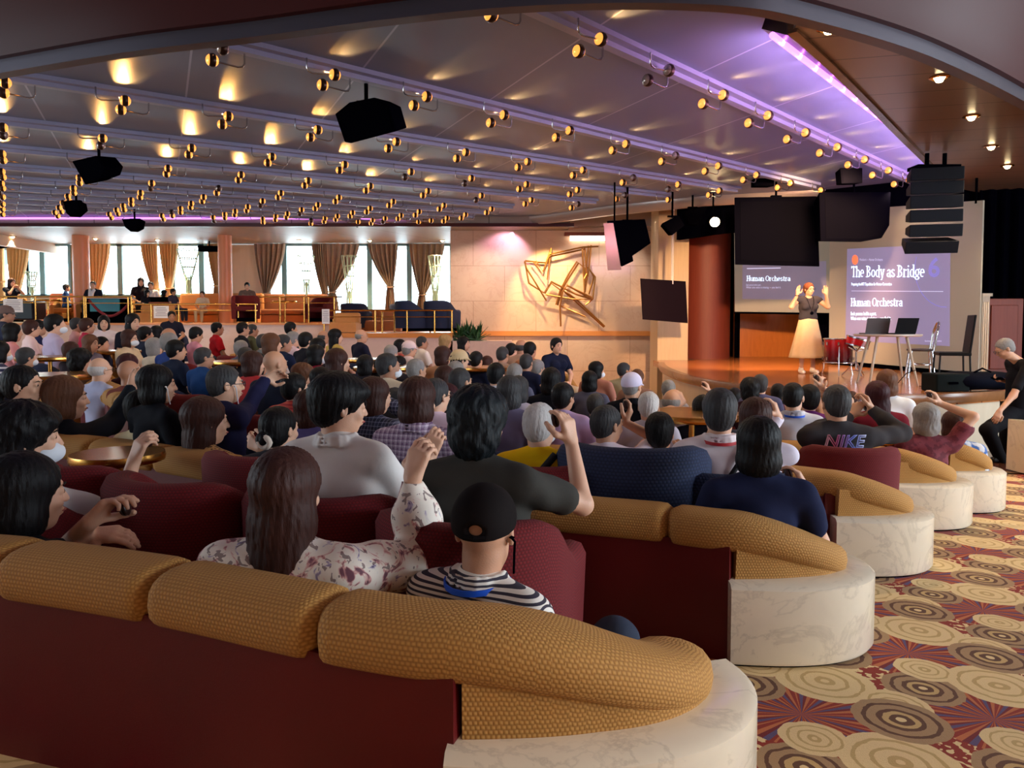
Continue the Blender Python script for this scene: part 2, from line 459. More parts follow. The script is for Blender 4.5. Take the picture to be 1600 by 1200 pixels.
# soffit over the far terrace (sloping pale panels) with its downlights
def _soff(t):
    s = t.sep(t.co('Object', (1, 1, 1), (0, 0, R(28))))
    g = t.m('LESS_THAN', t.m('ABSOLUTE', t.m('SUBTRACT', t.m('MODULO', t.m('ADD', s[0], 60), 1.5), .75)), .012)
    t.base(t.mix(g, lin((150, 136, 124)), lin((96, 84, 76))))
SOFF = special('soffit_panel', _soff, rough=.5)
SZ = EYE+2.50
m = MB(); m.add([(-18, 19.65, SZ), (1.5, 19.65, SZ), (1.5, 26.0, SZ), (-18, 26.0, SZ), (-18, 19.65, SZ+.5), (1.5, 19.65, SZ+.5), (1.5, 26, SZ+.5), (-18, 26, SZ+.5)],
               [(0, 1, 2, 3), (4, 7, 6, 5), (0, 4, 5, 1), (1, 5, 6, 2), (2, 6, 7, 3), (3, 7, 4, 0)])
struct(m.obj('ceiling_soffit', SOFF))
m = MB(); m.box((-8.2, 19.62, SZ+.03), (19.6, .06, .09)); struct(m.obj('trim_3', mat('dark_red_edge', (70, 30, 34), .3)))
GLOW = mat('downlight_glow', (255, 235, 190), .5, emit=(255, 226, 170), es=18)
dl = None
def downlight(p, label, group, power=0, ax=(0, 0, -1)):
    global dl
    if dl is None:
        dl = empty('downlight', cat='downlight')
        m = MB(); m.lathe([(.09, 0), (.095, .012), (.07, .02), (.06, .005)], axis=(0, 0, -1)); m.obj('ring', BRASS, dl, smooth=40)
        m = MB(); m.lathe([(0.0, .0), (.055, .004), (.03, .05), (0, .06)], axis=(0, 0, -1), n=14); m.obj('bulb', GLOW, dl, smooth=50); o = dl
    else: o = copy_tree(dl)
    o.location = p; o['label'] = label; o['group'] = group
    if power: spot('downlight_beam', Vector(p)+Vector((0, 0, -.10)), Vector(p)+Vector((0, 0, -3)), 100, WARM, power, .03, .8)
for x, y in ((20, 369), (149, 372), (246, 374), (467, 375), (578, 375), (691, 375)):
    p = atz(x, y, SZ); downlight(p, 'small bright downlight in the pale soffit before the windows', 'downlights in the pale soffit', 420)
# right-hand lower ceiling of brown planks with downlights, dark recess between
def _plank(t):
    s = t.sep(t.co('Object', (1, 1, 1), (0, 0, R(14))))
    g = t.m('LESS_THAN', t.m('MODULO', t.m('ADD', s[1], 60), .62), .02)
    t.base(t.mix(g, lin((128, 104, 92)), lin((50, 38, 36))))
PLANK = special('plank_ceiling', _plank, rough=.3)
RZ = EYE+2.42
def pr(x, y): p = atz(x, y, RZ); return (p.x, p.y)
rp = [(2.0, 1.5), pr(1240, 45), pr(1300, 100), pr(1360, 160), pr(1420, 222), pr(1470, 272), pr(1492, 293), pr(1560, 308), (13, pr(1600, 318)[1]), (13, 1.5)]
m = MB().prism(rp, RZ, RZ+.10); struct(m.obj('ceiling_right', PLANK))
m = MB(); m.sweep(rp[1:7], lambda i, t: [(-.05, RZ-.03), (.03, RZ-.03), (.03, RZ+.45), (-.05, RZ+.45)]); struct(m.obj('trim_4', mat('brown_edge', (104, 74, 64), .25)))
for x, y in ((1295, 43), (1468, 120), (1518, 181), (1549, 228), (1574, 258)):
    downlight(atz(x, y, RZ), 'recessed downlight in the brown plank ceiling at right', 'downlights in the plank ceiling', 150)
m = MB(); m.box((5, 12, CEIL+.55), (44, 34, .1)); struct(m.obj('ceiling_void', mat('void_dark', (20, 14, 20), .8)))
# near curved beam that frames the top of the view
arc = [(-120, 141, 6.15), (0, 119, 5.75), (200, 86, 5.25), (400, 62, 4.95), (600, 36, 4.72), (800, 16, 4.6), (1000, 10, 4.6), (1150, 16, 4.7), (1250, 34, 4.8), (1400, 76, 5.1), (1500, 116, 5.4), (1600, 166, 5.9), (1750, 250, 6.9)]
bz = 3.28
pts = [atz(x, y, bz) for x, y, _ in arc]
def cr(pts, n=6):
    out = []
    P = [Vector(p) for p in pts]; P = [P[0]*2-P[1]]+P+[P[-1]*2-P[-2]]
    for i in range(1, len(P)-2):
        for k in range(n):
            t = k/n; a, b, c, d = P[i-1], P[i], P[i+1], P[i+2]
            out.append(.5*((2*b)+(-a+c)*t+(2*a-5*b+4*c-d)*t*t+(-a+3*b-3*c+d)*t*t*t))
    out.append(P[-2]); return out
bp = [(p.x, p.y) for p in cr([Vector((p.x, p.y, 0)) for p in pts], 5)]
GB = mat('beam_gloss_brown', (70, 32, 32), .36, spec=.05); GB2 = mat('beam_edge_metal', (84, 78, 88), .35, .6)
root = struct(empty('trim_5'))
m = MB(); m.sweep(bp, lambda i, t: [(.05, bz), (-.05, bz), (-.05, bz+.10), (.05, bz+.10)]); struct(m.obj('rim', GB2, root, smooth=30))
m = MB(); m.sweep(bp, lambda i, t: [(.10, bz+.10), (-.05, bz+.10), (-.05, bz+1.2), (.34, bz+.62), (.34, bz+.56), (.16, bz+.30)]); struct(m.obj('fascia', GB, root, smooth=20))
m = MB(); m.sweep(bp, lambda i, t: [(.37, bz+.60), (.30, bz+.60), (.30, bz+.66), (.37, bz+.66)]); m.obj('cove_tube', VIO, root)
# near ceiling over the photographer
m = MB(); m.prism([(p[0], p[1]) for p in bp]+[(14, -6), (-16, -6)], bz+1.0, bz+1.1); struct(m.obj('ceiling_near', mat('near_ceiling', (150, 130, 150), .5)))
for x, y in ((-3.2, 2.6), (-1.0, 1.6), (1.2, 2.4), (3.4, 3.2), (1.0, -1.0), (-3.5, -.5)): downlight((x, y, bz+.985), 'added unseen fill downlight in the low near ceiling behind the curved beam', 'added fill downlights in the low near ceiling', 170)  # unseen downlights, added to brighten the near rows

# ---- outer walls
WALLP = mat('wall_paint', (176, 150, 128), .6)
m = MB()
for x in (12.0,):
    m.box((x, 7, -.1), (.2, 30, 2.0)); m.box((x, 7, 4.1), (.2, 30, 1.4))
    for y in (-6, -2.5, 1, 4.5, 8): m.box((x, y, 2), (.2, .5, 3.4))
    m.box((x, 15, 2), (.2, 13, 3.4))
struct(m.obj('wall_right', WALLP))
m = MB(); m.box((-14.5, 10, -.1), (.2, 32, 2.2)); m.box((-14.5, 10, 4.1), (.2, 32, 1.0))
for y in (-5, -1.5, 2, 5.5, 9, 12.5, 16, 20): m.box((-14.5, y, 2), (.2, .6, 3.4))
struct(m.obj('wall_left', WALLP))
m = MB(); m.box((-1.2, -6.1, 1.8), (27, .2, 6)); struct(m.obj('wall_back', mat('back_wall_paint', (120, 90, 76), .7)))
# ---- marble wall on the far side, right of the windows
WY = 20.5
MX0, MX1 = at(704, 450, WY).x, at(1029, 450, WY).x
def marblewall(t):
    _marble((222, 190, 164), (178, 130, 108), .5)(t)
    br = t.new('ShaderNodeTexBrick'); br.inputs['Scale'].default_value = 1; br.offset = .5
    br.inputs['Color1'].default_value = (1, 1, 1, 1); br.inputs['Color2'].default_value = (.9, .88, .86, 1); br.inputs['Mortar'].default_value = (.55, .5, .46, 1)
    br.inputs['Mortar Size'].default_value = .006; br.inputs['Brick Width'].default_value = 1.7; br.inputs['Row Height'].default_value = .95
    mp = t.co('Object', None, None); mm = t.new('ShaderNodeMapping'); mm.inputs['Rotation'].default_value = (PI/2, 0, 0); mm.inputs['Location'].default_value = (.2, .1, 0)
    t.l.new(mp, mm.inputs[0]); t.l.new(mm.outputs[0], br.inputs['Vector'])
    old = t.b.inputs['Base Color'].links[0].from_socket
    mx = t.new('ShaderNodeMixRGB', blend_type='MULTIPLY'); mx.inputs[0].default_value = 1; t.l.new(old, mx.inputs[1]); t.l.new(br.outputs[0], mx.inputs[2])
    t.base(mx.outputs[0])
MW = special('marble_slabs', marblewall, rough=.10)
m = MB(); zt = SZ+.3; m.box(((MX0+MX1)/2+.6, WY+.2, (zt-1.0)/2), (MX1-MX0+1.2, .4, zt+1.0))
struct(m.obj('wall_far', MW))
z1 = at(850, 521, WY).z; m = MB(); m.box(((MX0+MX1)/2, WY-.03, z1), (MX1-MX0, .06, .13)); struct(m.obj('trim_6', WOOD_TRIM))
# light slot above the marble wall and wood band
m = MB(); m.box((at(925, 370, WY).x, WY-.10, at(925, 373, WY).z), (1.2, .05, .12)); tag(m.obj('wall_washer', mat('white_slot', (255, 250, 235), .5, emit=(255, 240, 215), es=6)), 'bright white light slot at the top of the marble wall', 'light')
m = MB(); m.box((at(925, 340, WY).x, WY-.15, at(925, 367, WY).z), (1.5, .2, .09)); struct(m.obj('trim_7', WOOD_RED))
m = MB(); m.box(((MX0+MX1)/2+1.2, WY-.15, SZ+.33), (MX1-MX0+1, .3, .5)); struct(m.obj('trim_8', mat('upper_beige', (200, 180, 170), .4)))
spot('sculpture_light', (at(850, 390, WY).x, WY-1.3, SZ-.1), (at(860, 430, WY).x, WY, 2.2), 70, (1, .68, .30), 420, .05)
for q in (740, 800, 900, 960, 1010): spot('added_wall_fill', (at(q, 390, WY).x, WY-1.6, SZ+.1), (at(q, 450, WY).x, WY, 1.8), 80, (1, .88, .78), 110, .08)  # extra spots without fixtures, added to brighten the marble wall
spot('wall_violet', (at(800, 390, WY).x, WY-.5, SZ-.05), (at(790, 430, WY).x, WY, 3.2), 110, (.9, .5, .9), 60, .05)

# ---- terrace: raised floor behind the audience with wooden edge, windows
TZ = EYE+.02
def tzp(x, y, Y): return at(x, y, Y)
# left higher terrace and right lower landing
TL = EYE-.02; TR = EYE-.30
yT = 19.6
xA = at(528, 500, yT).x
FASCM = special('terrace_fascia', _marble((226, 196, 184), (190, 150, 138), .8), rough=.3)
m = MB(); m.box(((-15+xA)/2, yT+3.0, TL-.6), (xA+15, 6.0, 1.16)); struct(m.obj('floor_terrace', FASCM))
m = MB(); m.box(((-15+xA)/2, yT+2.98, TL+.0), (xA+15, 6.1, .05)); struct(m.obj('trim_9', WOOD_TRIM))
yR = 18.6; x0R = at(500, 500, yR).x; x1R = at(707, 500, yR).x
m = MB(); m.box(((x0R+x1R)/2, yR+3.4, TR-.6), (x1R-x0R, 6.8, 1.16)); struct(m.obj('floor_landing', FASCM))
m = MB(); m.box(((x0R+x1R)/2, yR+3.38, TR), (x1R-x0R, 6.9, .11)); struct(m.obj('trim_10', WOOD_TRIM))
m = MB(); m.box(((x1R+at(780,545,yR).x)/2+.0, yR+.5, at(740, 533, yR).z-.4), (at(780, 545, yR).x-at(668, 545, yR).x, 1.0, .8)); tag(m.obj('marble_planter', FASCM), 'long low cream marble planter box below the green plant', 'planter')
# windows: glass, mullions; brilliant daylight outside
WIY = 24.0
GLASS = bpy.data.materials.new('window_glass'); GLASS.use_nodes = True
gn = GLASS.node_tree; gb = gn.nodes['Principled BSDF']; gb.inputs['Base Color'].default_value = (.86, .97, .97, 1)
gb.inputs['Transmission Weight'].default_value = 1; gb.inputs['Roughness'].default_value = 0; gb.inputs['IOR'].default_value = 1.02
FRAMEM = mat('window_frame_teal', (120, 158, 165), .4)
wz0 = at(200, 462, WIY).z; wz1 = SZ-.02
wins = [(0, 45), (45, 110), (158, 262), (272, 340), (420, 505), (505, 705)]
muls = [[], [68], [189], [316], [445], [578, 640]]
low = [462, 462, 462, 462, 462, 492]
for k, (a, b) in enumerate(wins):
    xa, xb = at(a, 450, WIY).x-(3 if k == 0 else 0), at(b, 450, WIY).x; z0 = at(200, low[k], WIY).z
    w = struct(empty('window_%d' % (k+1), ((xa+xb)/2, WIY, z0)))
    m = MB(); m.box((0, 0, (wz1-z0)/2), (xb-xa, .02, wz1-z0)); m.obj('pane', GLASS, w)
    m = MB(); hw = (xb-xa)/2
    for x in (-hw, hw): m.box((x, 0, (wz1-z0)/2), (.08, .08, wz1-z0))
    m.box((0, 0, 0), (2*hw, .1, .08)); m.box((0, 0, wz1-z0), (2*hw, .1, .10))
    for q in muls[k]: m.box((at(q, 450, WIY).x-(xa+xb)/2, 0, (wz1-z0)/2), (.16, .1, wz1-z0))
    m.obj('frame', FRAMEM, w)
# wall under and between windows
m = MB(); zlow = wz0-.04
def seg(a, b, z0, z1, y=WIY+.12): m.box(((a+b)/2, y, (z0+z1)/2), (b-a, .2, z1-z0))
xx = lambda px: at(px, 450, WIY).x
seg(-17, xx(505), -.5, zlow); seg(xx(505), xx(720), -.5, at(200, 492, WIY).z-.04)
for a, b in ((110, 158), (262, 272), (340, 420)): seg(xx(a), xx(b), zlow, wz1)
struct(m.obj('wall_windows', wood('window_wall', (206, 168, 128), (222, 186, 146), (4, 4, .6))))
# what stands outside the glass: a red funnel shape and a pale hull far off
m = MB(); m.box((at(205, 450, 34).x, 34, at(205, 455, 34).z), (2.0, 1.5, 2.3)); m.box((at(185, 450, 34).x, 34, at(205, 463, 34).z), (1.0, 1.5, 1.2))
tag(m.obj('red_superstructure', mat('red_outside', (235, 60, 75), .6), bevel=.3), 'red painted structure outside the second window', 'ship structure')
m = MB(); m.box((at(300, 450, 40).x, 40, at(300, 445, 40).z-1.2), (5.2, 2, 2.8)); m.box((at(330, 450, 40).x, 40, at(300, 425, 40).z-1.2), (2.4, 2, 2.8))
tag(m.obj('pale_superstructure', mat('teal_outside', (120, 195, 190), .7), bevel=.1), 'pale green structure outside the third window', 'ship structure')
# pillars
def pillar(x0, x1, Y, z0, z1, matl, label, nm='pillar'):
    a, b = at(x0, 450, Y).x, at(x1, 450, Y).x; r = (b-a)/2
    m = MB(); m.lathe([(r, z0), (r, z1)], ((a+b)/2, Y+r, 0), 40); return tag(m.obj(nm, matl, smooth=40), label, 'pillar')
pillar(109, 133, 21.5, TL+.02, SZ, WOOD_PILLAR, 'orange-brown wooden pillar between the first and second windows')
pillar(338, 359, 21.5, TL+.02, SZ, WOOD_PILLAR, 'orange-brown wooden pillar right of the third window')
# ================================================================== stage end of the room
STZ = .5
def onplane(px, py, P0, n):
    d = at(px, py, 10.0)-Vector((0, 0, EYE)); o = Vector((0, 0, EYE)); t = (P0-o).dot(n)/d.dot(n); return o+d*t
def text(body, name, matl, parent, P0, ux, px0, pyb, px1, capi, extr=.002, bold=0.0, outline=False, shear=0):
    """flat lettering on a vertical plane through P0 with direction ux; baseline starts at photo (px0,pyb), ends at px1; cap height in photo px"""
    n = ux.cross(Vector((0, 0, 1))).normalized()
    a = onplane(px0, pyb, P0, n); b = onplane(px1, pyb, P0, n); c = onplane(px0, pyb-capi, P0, n)
    cu = bpy.data.curves.new(name, 'FONT'); cu.body = body; cu.extrude = extr; cu.offset = bold; cu.resolution_u = 3; cu.shear = shear
    to = bpy.data.objects.new('t', cu); COL.objects.link(to); bpy.context.view_layer.update()
    me = bpy.data.meshes.new_from_object(to.evaluated_get(bpy.context.evaluated_depsgraph_get()))
    bpy.data.objects.remove(to)
    xs = [v.co.x for v in me.vertices]; x0, x1 = min(xs), max(xs)
    ys = [v.co.y for v in me.vertices]; cap = .73
    sx = (b-a).length/(x1-x0); sy = (c-a).length/cap; ux = (b-a).normalized()
    for v in me.vertices:
        p = a+ux*((v.co.x-x0)*sx)+Vector((0, 0, 1))*(v.co.y*sy)-n*(v.co.z*.0)+n*(0.012+v.co.z)*SIDE
        v.co = p
    me.update(); return link(name, me, matl, parent)
SIDE = 1
# serif lettering drawn from strokes (heavy stems, thin joins, slab ends)
GL = {
 'T': (.62, [('h', .0, .62, .93), ('v', .31, 0, 1), ('s', .31, 0), ('d', .0, .80, 1), ('d', .62, .80, 1)]),
 'H': (.72, [('v', .14, 0, 1), ('v', .58, 0, 1), ('h', .14, .58, .5), ('s', .14, 0), ('s', .58, 0), ('s', .14, 1), ('s', .58, 1)]),
 'B': (.66, [('v', .15, 0, 1), ('s', .1, 0), ('s', .1, 1), ('a', .15, .75, .33, .25, -90, 90), ('a', .15, .26, .38, .26, -90, 90)]),
 'O': (.72, [('a', .36, .5, .30, .5, 0, 360)]),
 'h': (.60, [('v', .12, 0, 1), ('s', .12, 0), ('a', .30, .45, .18, .22, 0, 180), ('v', .48, 0, .45), ('s', .48, 0)]),
 'n': (.60, [('v', .12, 0, .66), ('s', .12, 0), ('a', .30, .45, .18, .22, 0, 180), ('v', .48, 0, .45), ('s', .48, 0), ('l', .03, .66, .12, .66)]),
 'u': (.60, [('v', .12, .2, .66), ('a', .30, .22, .18, .22, 180, 360), ('v', .48, 0, .66), ('l', .02, .66, .12, .66), ('l', .48, 0, .6, 0), ('l', .38, .66, .48, .66)]),
 'm': (.90, [('v', .12, 0, .66), ('s', .12, 0), ('a', .28, .45, .16, .22, 0, 180), ('v', .44, 0, .45), ('s', .44, 0), ('a', .60, .45, .16, .22, 0, 180), ('v', .76, 0, .45), ('s', .76, 0), ('l', .03, .66, .12, .66)]),
 'e': (.54, [('h', .08, .46, .36), ('a', .27, .34, .19, .33, 0, 300)]),
 'o': (.56, [('a', .28, .33, .20, .33, 0, 360)]),
 'a': (.54, [('v', .42, .05, .48), ('a', .26, .46, .16, .20, 0, 160), ('a', .24, .19, .17, .19, 0, 360), ('l', .42, .02, .52, .02)]),
 's': (.48, [('a', .24, .50, .15, .16, 20, 270), ('a', .24, .17, .16, .17, -180, 90)]),
 'd': (.60, [('v', .46, 0, 1), ('l', .34, 1, .46, 1), ('a', .28, .33, .19, .33, 0, 360), ('l', .46, 0, .58, 0)]),
 'y': (.56, [('l', .1, .66, .28, 0), ('l', .47, .66, .24, -.2), ('l', .0, .66, .2, .66), ('l', .38, .66, .56, .66), ('l', .24, -.2, .1, -.22)]),
 'r': (.46, [('v', .14, 0, .66), ('s', .14, 0), ('a', .30, .44, .16, .20, 40, 180), ('l', .04, .66, .14, .66)]),
 'i': (.30, [('v', .15, 0, .66), ('s', .15, 0), ('l', .05, .66, .15, .66), ('v', .15, .84, .96)]),
 'g': (.56, [('a', .26, .38, .18, .26, 0, 360), ('l', .36, .6, .54, .66), ('a', .26, -.06, .20, .15, 0, 360)]),
 'c': (.50, [('a', .27, .33, .19, .33, 50, 310)]),
 't': (.40, [('v', .18, .06, .86), ('h', .04, .34, .64), ('l', .18, .04, .34, .06)]),
 ' ': (.28, [])}
def serif(body, name, matl, parent, P0, ux, px0, pyb, px1, capi, w=.092, th=.05):
    n = ux.cross(Vector((0, 0, 1))).normalized()
    a = onplane(px0, pyb, P0, n); b = onplane(px1, pyb, P0, n); c = onplane(px0, pyb-capi, P0, n)
    tot = sum(GL[ch][0] for ch in body); sx = (b-a).length/tot; sy = (c-a).length; ux = (b-a).normalized()
    m = MB(); x0 = 0
    def quad(p):
        vs = []
        for e in (0.008, 0.014):
            for x, y in p: vs.append(a+ux*((x0+x)*sx)+Vector((0, 0, y*sy))+n*e*SIDE)
        k = len(p); m.add(vs, [tuple(range(k)), tuple(range(k, 2*k))[::-1]]+[(i, (i+1) % k, k+(i+1) % k, k+i) for i in range(k)])
    for ch in body:
        for g in GL[ch][1]:
            k = g[0]
            if k == 'v': quad([(g[1]-w/2, g[2]), (g[1]+w/2, g[2]), (g[1]+w/2, g[3]), (g[1]-w/2, g[3])])
            elif k == 'h': quad([(g[1], g[3]-th/2), (g[2], g[3]-th/2), (g[2], g[3]+th/2), (g[1], g[3]+th/2)])
            elif k == 's':
                y = g[2]; y0, y1 = (y, y+.06) if y < .5 else (y-.06, y); quad([(g[1]-.13, y0), (g[1]+.13, y0), (g[1]+.13, y1), (g[1]-.13, y1)])
            elif k == 'd': quad([(g[1]-.03, g[2]), (g[1]+.03, g[2]), (g[1]+.03, g[3]), (g[1]-.03, g[3])])
            elif k == 'l':
                x1, y1, x2, y2 = g[1:]; dx, dy = x2-x1, y2-y1; L = math.hypot(dx, dy); ww = (th if abs(dx) > abs(dy)*1.5 else w)/2
                nx, ny = -dy/L*ww, dx/L*ww; quad([(x1+nx, y1+ny), (x2+nx, y2+ny), (x2-nx, y2-ny), (x1-nx, y1-ny)])
            elif k == 'a':
                cx, cy, rx, ry, a0, a1 = g[1:]; N = max(4, int(abs(a1-a0)/20))
                for i in range(N):
                    q0, q1 = R(a0+(a1-a0)*i/N), R(a0+(a1-a0)*(i+1)/N); pp = []
                    for q, s in ((q0, 1), (q1, 1), (q1, -1), (q0, -1)):
                        wx = w*.5*abs(math.cos(q)); wy = th*.5+.0*abs(math.sin(q))
                        pp.append((cx+(rx+s*max(wx, .02)*1)*math.cos(q), cy+(ry-wy+s*wy)*math.sin(q)))
                    quad(pp)
        x0 += GL[ch][0]
    me = m.mesh(name); return link(name, me, matl, parent)

# stage platform
sp = [(1031, 566), (1036, 573), (1060, 583), (1100, 592), (1150, 600), (1200, 605.5), (1250, 610), (1300, 614), (1350, 616.5), (1415, 617), (1500, 614.5), (1570, 610)]
sw = [atz(x, y, STZ) for x, y in sp]; sw = cr([Vector((p.x, p.y, 0)) for p in sw], 4)
edge_xy = [(p.x, p.y) for p in sw]
back = [(11.8, 10.3), (11.8, 20.25), (4.6, 20.25), (4.6, 18.4), (3.45, 18.4)]
def _stage(t):
    o = t.co('Object', None); s = t.sep(t.co('Object', (1, 1, 1), (0, 0, R(-10))))
    g = t.m('LESS_THAN', t.m('MODULO', t.m('ADD', s[1], 60), .12), .006)
    n = t.noise(t.co('Object', (.8, 9, 1), (0, 0, R(-10))), 2, 4)
    c = t.mix(n, lin((168, 98, 52)), lin((208, 132, 76))); t.base(t.mix(g, c, lin((96, 52, 28))))
STG = special('stage_boards', _stage, rough=.16)
STF = wood('stage_face', (206, 186, 158), (226, 208, 182), (3, 3, .5), .4)
root = empty('stage', (0, 0, 0), label='curved low wooden stage with glossy floor boards and pale panelled front', cat='stage')
m = MB(); m.prism(edge_xy+back, STZ-.14, STZ); m.obj('stage_floor', STG, root)
m = MB(); m.sweep(edge_xy, lambda i, t: [(.03, STZ-.12), (.05, STZ-.06), (.03, STZ+.004), (-.10, STZ+.006), (-.10, STZ-.12)]); m.obj('nosing', WOOD_TRIM if False else wood('nosing_wood', (120, 76, 46), (160, 108, 66), (3, 3, 3), .25), root, smooth=40)
m = MB(); m.sweep(edge_xy, lambda i, t: [(-.06, -.55), (-.06, STZ-.12), (-.14, STZ-.12), (-.14, -.55)]); m.obj('front_panel', STF, root, smooth=40)
# columns beside the stage
def boxcol(x0, x1, Y, D, z0, z1, matl, name, label, cat='column'):
    a, b = at(x0, 450, Y).x, at(x1, 450, Y).x
    m = MB(); m.box(((a+b)/2, Y+D/2, (z0+z1)/2), (b-a, D, z1-z0)); return tag(m.obj(name, matl, bevel=.01), label, cat)
boxcol(1028, 1076, 18.6, 1.0, -.6, 4.35, WOOD_BEIGE, 'beige_column', 'pale beige wood column at the left end of the stage behind the tilted screen')
a, b = at(1074, 450, 18.9).x, at(1151, 450, 18.9).x
m = MB(); m.lathe([((b-a)/2, STZ), ((b-a)/2, 4.35)], ((a+b)/2, 18.9+(b-a)/2, 0), 48); tag(m.obj('red_brown_column', WOOD_RED, smooth=40), 'broad round red-brown wood column on the stage left of the screens', 'column')
m = MB(); zc = at(1110, 532, 18.9).z; m.lathe([((b-a)/2+.012, zc-.02), ((b-a)/2+.012, zc+.02)], ((a+b)/2, 18.9+(b-a)/2, 0), 48)
# back wall behind stage
BY = 20.4
a, b = at(1150, 450, BY).x, at(1330, 450, BY).x
m = MB(); m.box(((a+b)/2, BY+.1, 1.5), (b-a, .2, 3.0)); struct(m.obj('wall_stage', WOOD_ORANGE))
DARKC = special('black_drape', lambda t: (t.base(t.ramp(t.noise(t.co('Object', (6, 6, .4)), 2, 2), [(0, lin((3, 3, 9))), (1, lin((8, 8, 18)))])),), rough=.95, spec=0)
m = MB(); m.box((8.6, 20.9, 2.4), (12, .2, 6)); struct(m.obj('wall_stage_back', DARKC))
def drape_curtain(x0, y0, x1, y1, z0, z1, mtl, name, label, amp=.05, wl=.22, cat='curtain'):
    L = math.hypot(x1-x0, y1-y0); n = max(8, int(L/wl*8)); ux, uy = (x1-x0)/L, (y1-y0)/L
    pth = [(x0+ux*L*i/n-uy*amp*math.sin(2*PI*L*i/n/wl), y0+uy*L*i/n+ux*amp*math.sin(2*PI*L*i/n/wl)) for i in range(n+1)]
    m = MB(); m.sweep(pth, lambda i, t: [(-.012, z0), (.012, z0), (.012, z1), (-.012, z1)])
    return tag(m.obj(name, mtl, smooth=50), label, cat)
p = at(1545, 400, 13.6); drape_curtain(p.x, 13.9, 13.0, 12.6, STZ, 4.2, DARKC, 'black_drape', 'tall black drape at the right side of the stage beside the big screen')
p = at(1150, 400, 19.6); q = at(1157, 400, 19.6); drape_curtain(p.x, 19.6, q.x, 19.6, STZ, 4.2, DARKC, 'black_drape', 'narrow black drape between the red-brown column and the wood wall', .02, .06)
p = at(1278, 500, 18.9); q = at(1300, 500, 18.9); drape_curtain(p.x, 19.2, q.x, 18.6, STZ, 4.2, DARKC, 'black_drape', 'black drape gap between the two projection screens', .02, .08)
# black drape hung as an upper border above the stage
m = MB(); bb = [(p[0]+.1, p[1]+.55) for p in edge[1:7]]
m.sweep([(13, 13.3)]+[(8.4, 14.2), (6.7, 15.6), (4.7, 17.0), (4.0, 18.3)], lambda i, t: [(-.05, EYE+2.0), (.05, EYE+2.0), (.05, CEIL+.4), (-.05, CEIL+.4)])
struct(m.obj('border_drape', DARKC))
# cabinet at the far right of the stage
p = at(1563, 500, 12.9)
root = empty('wooden_cabinet', (p.x+.12, 13.2, STZ), R(-6), 'tall red-brown panelled wooden cabinet at the right end of the stage', 'cabinet')
m = MB(); m.box((0, 0, .66), (.62, .5, 1.32)); m.obj('body', WOOD_RED, root, bevel=.01)
m = MB(); m.box((0, -.26, .66), (.44, .03, 1.1)); m.obj('door', WOOD_RED, root, bevel=.012)
root2 = empty('pale_pilaster', (at(1537, 500, 12.9).x, 12.9, STZ), 0, 'pale ribbed narrow pilaster strip between screen and cabinet', 'trim')
m = MB(); m.box((0, 0, .68), (.13, .1, 1.36)); m.box((0, -.02, 1.38), (.17, .14, .05)); m.obj('strip', WOOD_PALE, root2)
m = MB(); [m.box((dx, -.055, .66), (.018, .012, 1.2)) for dx in (-.035, 0, .035)]; m.obj('rib', WOOD_BEIGE, root2)

# projection screens
SCRM = mat('screen_cloth', (150, 144, 132), .8, emit=(190, 180, 160), es=.16)
SLIDE = special('slide_light', lambda t: None, rgb=(120, 112, 140), rough=.8, emit=(142, 134, 172), es=.62)
TXT = mat('slide_text', (235, 245, 255), .7, emit=(214, 240, 255), es=1.6)
TXTB = mat('slide_text_cool', (120, 120, 220), .7, emit=(136, 126, 190), es=.66)
TXTD = mat('slide_text_dim', (200, 200, 220), .7, emit=(190, 190, 225), es=.8)
ORA = mat('slide_orange', (240, 120, 80), .7, emit=(255, 120, 80), es=1.0)
# big one
A = at(1297, 500, 16.6); A.z = 0; B = at(1530, 500, 12.6); B.z = 0; ux = (B-A).normalized(); n = ux.cross(Vector((0, 0, 1)))
SIDE = 1 if n.dot(-A) > 0 else -1
root = empty('projection_screen', (0, 0, 0), label='large pale projection screen showing the violet slide The Body as Bridge', cat='screen')
def plq(pts, P0, nn, off0, off1):
    m = MB(); w = [onplane(x, y, P0, nn) for x, y in pts]
    vs = [p+nn*off0*SIDE for p in w]+[p+nn*off1*SIDE for p in w]; k = len(w)
    return m.add(vs, [tuple(range(k)), tuple(range(k, 2*k))[::-1]]+[(i, (i+1) % k, k+(i+1) % k, k+i) for i in range(k)])
plq([(1297, 330), (1536, 313), (1528, 583), (1295, 562)], A, n, -.03, 0).obj('screen_cloth', SCRM, root)
plq([(1294, 562), (1529, 583), (1529, 592), (1294, 568)], A, n, -.05, .02).obj('bottom_bar', BLACK, root)
scr = root; root = plq([(1324, 389), (1485, 381), (1484, 541), (1321, 532)], A, n, 0, .004).obj('slide', SLIDE, root)
m = MB(); [m.tube([onplane(x, 318, A, n), onplane(x, 318, A, n)+Vector((0, 0, .9))], .02) for x in (1305, 1525)]; m.obj('hanger', BLACK, scr)
serif('The Body as Bridge', 'title_text', TXT, root, A, ux, 1331, 433, 1445.5, 17)
serif('Human Orchestra', 'subtitle_text', TXT, root, A, ux, 1330, 478.5, 1411, 12.5)
